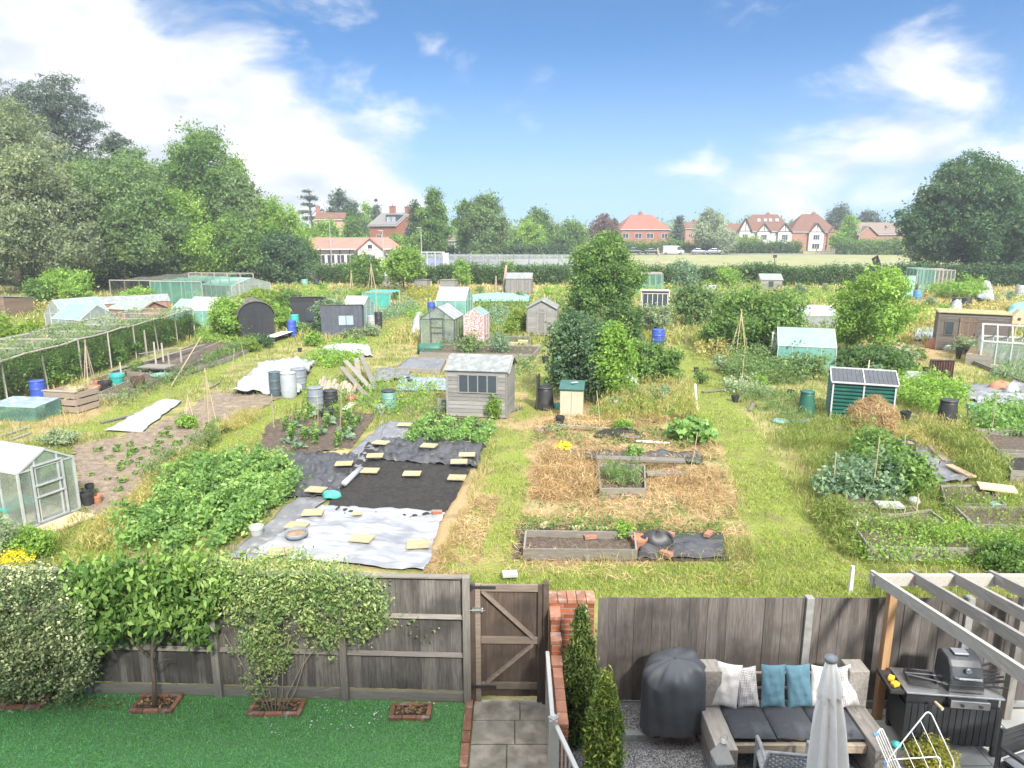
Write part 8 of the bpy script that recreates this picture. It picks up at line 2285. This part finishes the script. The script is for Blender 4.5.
house('house with a red brown roof peeping over the trees on the left', 318, 346, 170, 213, 219, 8, 'brick_pink', 'roof_tile_brown', 'gable', R(8), [(.4, .5, 1.4, 1.1)], [(.06, 1.4, .9)])
house('brick house glimpsed beside the oval tree', 405, 418, 156, 221, 231, 6, 'brick_house', 'roof_tile_brown', 'gable', R(-20), [(.35, .55, 1.2, 1.1), (.7, .2, 1.2, 1.1)], [])
house('pale walled house glimpsed under the broad tree', 448, 462, 158, 236, 240, 5, 'render_white', 'roof_grey_brown', 'gable', 0, [(.5, .3, 1.2, 1.0)], [])
# school
s, he, hr, hw = house('long low school building with a salmon pink roof', 304, 398, 118, 237.5, 248, 9, 'school_wall', 'school_roof', 'hip', R(9), [(u, .30, 1.2, 1.35) for u in (.09, .20, .30, .40, .50, .60, .70, .80, .90)], [], .9, None, .80, 'school')
m = MB(); x = hw * .42; m.prism([(x - 2.0, 0), (x + 2.0, 0), (x + 2.0, he - .1), (x, he + 1.5), (x - 2.0, he - .1)], -.8, -.003, 'y'); m.build('gable', 'school_wall', s)
m = MB()
for sg in (-1, 1): m.slab((x + sg * 2.6, -1.3, he - .45), (x + sg * 2.6, 4.0, he - .45), (x, 4.0, he + 1.75), (x, -1.3, he + 1.75), .16 * -sg)
m.build('gable_roof', 'school_roof', s)
win(s, x, he * .3, 1.6, 1.3, -.8); win(s, x, he * .9, .8, .9, -.8, n=1)
m = MB()
for k in range(10): q = -hw + 2 * hw * (k + .5) / 10 + .7; m.box(q - .08, q + .08, -.06, -.004, 0, he - .2)
m.build('pilaster', 'brick_house', s)
# playground fence
a, b = P(398, 104), P(574, 100); d = b - a; L_ = d.length; ang = math.atan2(d.y, d.x); hh = zat(102, 254) - .04
pf = thing('fence', 'grey metal railing fence between playground and hedge', 'fence', a, ang)
for k in range(13):
    m = MB(); x = L_ * k / 12; m.box(x - .05, x + .05, -.05, .05, 0, hh + .1); m.build('post', 'grey_plastic', pf)
m = MB()
for k in range(int(L_ / .17)): m.box(.17 * k, .17 * k + .09, -.02, .0, .1, hh)
for z in (.3, hh - .25): m.box(0, L_, .002, .04, z, z + .06)
m.build('pales', 'pale_plastic', pf)
# playground furniture
o = thing('play_tower', 'blue and white play frame behind the hedge', 'play frame', P(436, 116), R(10)); z0 = o.location.z
for x in (-1.4, -.1, 1.3):
    for y in (0, 1.2): m = MB(); m.box(x - .07, x + .07, y - .07, y + .07, 0, 2.9 - (.5 if x > 1 else 0)); m.build('post', 'white_paint', o)
m = MB(); m.box(-1.4, 1.3, .0, 1.2, 1.0, 1.1); m.build('deck', 'grey_paint', o); m = MB(); m.box(-1.3, -.2, -.05, -.0, 1.15, 2.0); m.box(0, 1.2, -.05, 0, 1.15, 1.8); m.build('panel', 'blue_plastic', o); m = MB(); m.box(-2.4, 1.5, -.1, 1.3, 2.9, 3.0); m.build('canopy', 'white_paint', o)
o = thing('banner_post', 'white upright sign with a red foot beside the play frame', 'sign', P(446, 112)); m = MB(); m.box(-.5, .5, -.05, .05, .6, 3.0); m.build('board', 'white_paint', o); m = MB(); m.box(-.08, .08, -.06, .06, 0, .6); m.build('post', 'rust', o)
def lamp(label, px, D, yt):
    p = P(px, D); h = zat(D, yt) - p.z; o = thing('street_lamp', label, 'street lamp', p)
    m = MB(); m.tube([(0, 0, 0), (0, 0, h)], [.09, .05], 8); m.build('pole', 'pale_plastic', o); m = MB(); m.box(-.7, .1, -.12, .12, h, h + .12); m.build('lamp_head', 'pale_plastic', o)
lamp('tall pale lamp post at the left end of the school', 312, 112, 214); lamp('pale lamp post beside the oval tree', 422, 118, 228); lamp('lamp post at the right end of the school', 384, 112, 231); lamp('short lamp post beyond the car park', 528, 165, 244); lamp('thin pole in front of the light bushes left of the school', 332, 116, 222)
# field things
o = thing('litter_bin', 'dark blue bin standing on the field behind the pear tree', 'bin', P(632, 112)); m = MB(); m.lathe([(.28, 0), (.34, 1.3), (.3, 1.35)], 12); m.build('body', 'blue_plastic', o); m = MB(); m.lathe([(.36, 1.352), (.36, 1.45), (.1, 1.6)], 12); m.build('lid', 'blue_plastic', o)
o = thing('rugby_frame', 'leaning brown timber frame on the field edge', 'frame', P(660, 104)); m = MB(); m.rv(); m.bar((.6, 0, 0), (-.5, .2, 4.0), .35, .2); m.build('leaning_post', 'pallet', o); m = MB(); m.bar((-1.2, 0, 0), (-.3, .2, 3.2), .10); m.build('strut', 'pole_grey', o)
o = thing('board_sign', 'brown board leaning at an angle on the field edge', 'sign', P(876, 106), R(12)); m = MB(); m.obox((0, 0, 1.6), (1.1, .08, 2.4), Matrix.Rotation(R(-28), 3, 'Y')); m.build('board', 'sign_brown', o); m = MB(); m.box(.4, .5, -.05, .05, 0, 1.2); m.build('post', 'sign_brown', o)
o = thing('sign_post', 'small dark sign on a post in the field', 'sign', P(774, 124)); m = MB(); m.box(-.04, .04, -.04, .04, 0, 2.2); m.build('post', 'black_metal', o); m = MB(); m.box(-.35, .35, -.07, -.041, 1.7, 2.2); m.build('plate', 'black_metal', o)
def car(label, px, D, mat, L_=4.3, h=1.5, van=False, rz=0):
    p = P(px, D); p.z += .04; o = thing('parked_car' if not van else 'parked_van', label, 'van' if van else 'car', p, rz); l = L_ / 2; w_ = .86
    m = MB()
    if van: m.prism([(-l, .3), (l, .3), (l, .95), (l - .55, 1.1), (l - 1.3, h), (-l, h)], -w_, w_, 'y')
    else: m.prism([(-l, .3), (l, .3), (l, .72), (l - .35, .85), (l - 1.1, .95), (-l + .25, .98), (-l, .9)], -w_, w_, 'y')
    m.build('body', mat, o, bevel=.06)
    if not van:
        m = MB(); m.prism([(l - 1.25, .94), (l - 2.0, h - .02), (-l + 1.1, h), (-l + .35, .95)], -w_ + .1, w_ - .1, 'y'); m.build('cabin', mat, o, bevel=.06)
        m = MB(); m.prism([(l - 1.42, 1.0), (l - 2.05, h - .13), (l - 2.4, h - .11), (l - 2.4, 1.0)], -w_ + .085, -w_ + .098, 'y'); m.prism([(l - 2.5, 1.0), (l - 2.5, h - .11), (-l + 1.15, h - .11), (-l + .6, 1.02)], -w_ + .085, -w_ + .098, 'y'); m.build('window', 'window_dark', o)
    else:
        m = MB(); m.prism([(l - .62, 1.1), (l - 1.22, h - .15), (l - 1.75, h - .15), (l - 1.75, 1.1)], -w_ - .012, -w_ - .002, 'y'); m.build('window', 'window_dark', o)
    for x in (-l + .75, l - .8):
        for y in (-w_ - .02, w_ - .16): m = MB(); m.tube([(x, y, .31), (x, y + .18, .31)], .31, 14); wv_ = m.build('wheel', 'tyre', o); m = MB(); m.tube([(x, y - .01, .31), (x, y + .01, .31)], .18, 10); m.build('rim', 'steel', wv_)
    for sx in (-1, 1):
        m = MB(); m.box(l - .06, l + .012, sx * .62 - .14, sx * .62 + .14, .6, .74); m.build('headlight', 'white_paint', o)
for lb, px, mt, L_, h, v in [('white panel van parked on the road before the red house', 673, 'car_white', 5.2, 2.1, True), ('black parked car behind the pear tree', 634, 'car_dark', 4.4, 1.7, False), ('dark parked car directly left of the white van', 652, 'car_dark', 4.2, 1.5, False),
                             ('grey parked car, first one right of the white van', 699, 'car_silver', 4.2, 1.5, False), ('grey parked car, second one right of the white van', 715, 'car_silver', 4.3, 1.5, False), ('dark parked car left of the pear tree', 569, 'car_dark', 4.2, 1.6, False), ('black parked car beyond the car park by the dark hedge', 545, 'car_dark', 4.2, 1.6, False)]:
    car(lb, px, 179 if px > 600 else 168, mt, L_, h, v, R(rnd.uniform(-2, 2)))
o = thing('gate', 'pale timber gate and posts at the field corner', 'gate', P(826, 178)); 
for x in (-2.5, -1, .5, 2): m = MB(); m.box(x - .1, x + .1, -.1, .1, 0, 1.5); m.build('post', 'board_grey', o)
m = MB()
for z in (.5, .9, 1.3): m.box(-2.5, 2, -.14, -.101, z, z + .12)
m.build('bars', 'board_grey', o)
# ================================================================ grasses of the plots (nobody could count them)
BARE = [[(524, 520), (742, 540), (730, 470), (708, 425), (536, 428), (530, 460)], [(78, 498), (92, 520), (140, 488), (228, 428), (280, 398), (212, 393), (108, 440), (72, 446)], [(258, 452), (268, 425), (378, 414), (352, 448)], [(226, 575), (430, 580), (490, 440), (404, 422), (282, 455)],
        [(524, 560), (725, 562), (724, 530), (520, 524)], [(-20, 530), (60, 532), (82, 510), (-20, 470)], [(100, 434), (140, 436), (186, 402), (160, 398)], [(862, 452), (900, 492), (972, 482), (930, 444)], [(955, 418), (1060, 422), (1050, 386), (960, 386)],
        [(820, 421), (894, 421), (894, 395), (826, 395)], [(447, 420), (512, 420), (512, 404), (447, 404)], [(770, 372), (836, 372), (836, 356), (776, 356)], [(400, 372), (540, 366), (540, 345), (420, 345)]]
def grass(name, label, mat, n, h, w, region, keep, lean=.55, wmul=True):
    x0, x1, y0, y1 = region
    px = x0 + (x1 - x0) * NR.random(n * 3); py = y0 + (y1 - y0) * NR.random(n * 3)
    ok = np.ones(len(px), bool)
    for q in BARE: ok &= ~inpoly(px, py, q)
    ok &= NR.random(len(px)) < keep(px, py)
    px, py = px[ok][:n], py[ok][:n]
    v = (384 - py) / F; dz = v * CP - SP; tt = -H / dz
    X_ = (px - 512) / F * tt; Y_ = (v * SP + CP) * tt
    mown = np.zeros(len(px), bool)
    for q in MOWN: mown |= inpoly(px, py, q)
    hh = h * (.8 + .5 * wob(X_, Y_, 1.3)); hh = np.where(mown, np.minimum(hh * .35, .07), np.maximum(hh, .05))
    sc = np.maximum(1, Y_ / 14)           # wider tufts where they are far
    return blades(name, np.column_stack([X_, Y_]), hh, mat, label, w * sc, lean, cat='grass')
def on_mown(x, y): return np.any([inpoly(x, y, q) for q in MOWN], 0)
dn = lambda x, y: dryness(x, y)
grass('grass', 'green grass of paths and rough plots', 'grass_green', 90000, .22, .0055, (-60, 1090, 330, 600), lambda x, y: np.clip(1 - 1.0 * dn(x, y), .05, 1) * (.55 + .45 * (wob(x * .02, y * .04, 1.0) > -.2)))
grass('tall_grass', 'yellow seeding grass among the plots', 'grass_yellow', 34000, .32, .0045, (-60, 1090, 330, 600), lambda x, y: np.clip(.2 + .9 * dn(x, y), 0, 1) * (wob(x * .03, y * .05, 1.0) > .0) * (1 - .9 * np.any([inpoly(x, y, q) for q in MOWN], 0)))
grass('far_grass', 'green grass of the far plots', 'grass_green', 26000, .32, .010, (-30, 1060, 288, 345), lambda x, y: np.clip(1 - dn(x, y), .1, 1))
grass('far_dry_grass', 'dry yellow grass of the far plots', 'grass_yellow', 22000, .42, .010, (-30, 1060, 284, 345), lambda x, y: np.clip(.15 + dn(x, y), 0, 1))
grass('mown_grass', 'short bright grass of the mown paths', 'grass_mown', 60000, .22, .006, (-60, 1090, 330, 600), lambda x, y: on_mown(x, y) * (.35 + .65 * (wob(x * .03, y * .05, 1.6) > -.3)))
# rough band behind the courgette and the storage box, seeding weeds
plantmass('rough_grass', 'tall pale seeding grass behind the courgette', [(600, 424), (700, 424), (690, 392), (640, 396), (600, 408)], .8, 9000, .16, 'grass_yellow', .09, 12, aspect=.10, droop=-1.2, rag=.5)
plantmass('rough_grass', 'tall green grass by the shrubs and the storage box', [(592, 420), (700, 422), (690, 398), (600, 404)], .6, 5000, .16, 'leaf_light', .09, 12, aspect=.14, droop=-1.0, rag=.5)
plantmass('rough_grass', 'long grass along the path beside the potato patch', [(70, 560), (112, 552), (212, 442), (262, 420), (240, 416), (110, 520)], .40, 8000, .14, 'grass_yellow', .09, 12, aspect=.10, droop=-1.2, rag=.5)
plantmass('rough_grass', 'long bright grass right of the mown path', [(780, 440), (830, 500), (850, 470), (890, 450), (860, 430), (800, 425)], .55, 9000, .16, 'grass_green', .09, 12, aspect=.10, droop=-1.2, rag=.5)
plantmass('rough_grass', 'long bright grass beside the grey membrane plot', [(920, 440), (990, 500), (1010, 480), (960, 440)], .65, 6000, .18, 'grass_green', .09, 12, aspect=.10, droop=-1.2, rag=.5)
plantmass('rough_grass', 'seeding grass between black bin and timber beds', [(890, 440), (960, 470), (1000, 486), (980, 440), (930, 425)], .5, 5000, .16, 'grass_yellow', .09, 12, aspect=.10, droop=-1.2, rag=.5)
# cut hay lying on the straw plot and by the fence
def hay(name, label, poly, n, L_=.35, z=.05, mat='grass_straw'):
    xy = scatter(poly, n); k = wob(xy[:, 0], xy[:, 1], 2.2); xy = xy[k > -.45]; n = len(xy)
    a = NR.random(n) * 6.283; l = L_ * (.4 + NR.random(n)); zz = z * (.4 + .9 * NR.random(n)) * (1 + .8 * wob(xy[:, 0], xy[:, 1], 3))
    Pp = np.column_stack([xy, np.maximum(.045, zz)]); c = Pp.mean(0); c[2] = 0
    o = leaf_obj(name, (Pp - c, np.tile([0, 0, 1.], (n, 1)), l, np.clip(NR.random(n) * .7 + .25 * wob(xy[:, 0], xy[:, 1], 1.6) + .15, 0, 1)), mat, None, tuple(c), aspect=.05, bias=1.6)
    return tag(o, label, 'straw', None, 'stuff')
hay('straw', 'cut dry straw covering the middle plot', [(524, 520), (742, 540), (730, 470), (708, 425), (536, 428), (530, 460)], 17000, .24, .12)
hay('straw', 'loose straw on the grass around the timber bed by the gate', [(480, 575), (760, 590), (750, 545), (728, 520), (514, 520), (505, 560)], 3200, .2, .06)
hay('straw', 'dry cut grass on the path beside the silver sheet', [(420, 580), (470, 580), (500, 500), (480, 490)], 3500, .2, .05)
hay('straw', 'dry cut grass along the mown path', [(705, 500), (730, 560), (756, 560), (735, 500)], 900, .18, .05)
hay('straw', 'straw around the cream garden store', [(530, 430), (640, 428), (690, 420), (640, 410), (590, 418), (540, 420)], 3500, .3, .10)
plantmass('straw_tussock', 'standing pale straw tussocks on the middle plot', [(530, 500), (598, 505), (598, 468), (545, 452)], .38, 5200, .22, 'grass_straw', .10, 12, aspect=.06, droop=-.8, rag=.6)
plantmass('straw_tussock', 'standing pale straw right of the square grey bed', [(650, 505), (728, 520), (716, 470), (650, 480)], .22, 3000, .2, 'grass_straw', .10, 12, aspect=.06, droop=-.8, rag=.6)

plantmass('straw_weeds', 'low weeds coming up through the straw of the middle plot', [(530, 520), (735, 535), (725, 470), (700, 430), (540, 430)], .16, 3600, .06, 'leaf_wood', .07, 10, rag=.9)
plantmass('bed_weeds', 'weeds around the pots and rear border of the straw plot', [(530, 446), (700, 450), (690, 428), (540, 428)], .22, 2200, .07, 'leaf_mid', .08, 10, rag=.9)

for lb, poly in [('tall weeds between the mown path and the low shrubs', [(742, 402), (800, 430), (815, 410), (770, 392)]), ('tall weeds along the diagonal grass path by the drums', [(300, 408), (440, 424), (446, 408), (380, 392)]), ('tall weeds at the edge of the brown soil plot', [(150, 486), (220, 444), (212, 440), (140, 480)]), ('tall weeds along the left plank beds', [(100, 404), (240, 352), (246, 356), (128, 408)])]:
    plantmass('tall_weeds', lb, poly, .5, 2600, .13, 'leaf_wood', .10, 10, aspect=.18, droop=-.9, rag=.7)
# ---------------------------------------------------------------- air
m = bpy.data.materials.new('air'); m.use_nodes = True; t = m.node_tree
t.nodes.remove(t.nodes['Principled BSDF']); v = t.nodes.new('ShaderNodeVolumePrincipled')
v.inputs['Color'].default_value = (.88, .93, 1, 1); v.inputs['Density'].default_value = .0008; v.inputs['Anisotropy'].default_value = .2
t.links.new(v.outputs[0], t.nodes['Material Output'].inputs['Volume']); MATS['air'] = m
mb = MB(); mb.box(-420, 420, -25, 480, -1.5, 42); tag(mb.build('haze', 'air'), 'thin summer haze over the allotments', 'haze', None, 'stuff')
SC.cycles.volume_step_rate = 4; SC.cycles.volume_max_steps = 64; SC.cycles.volume_bounces = 0
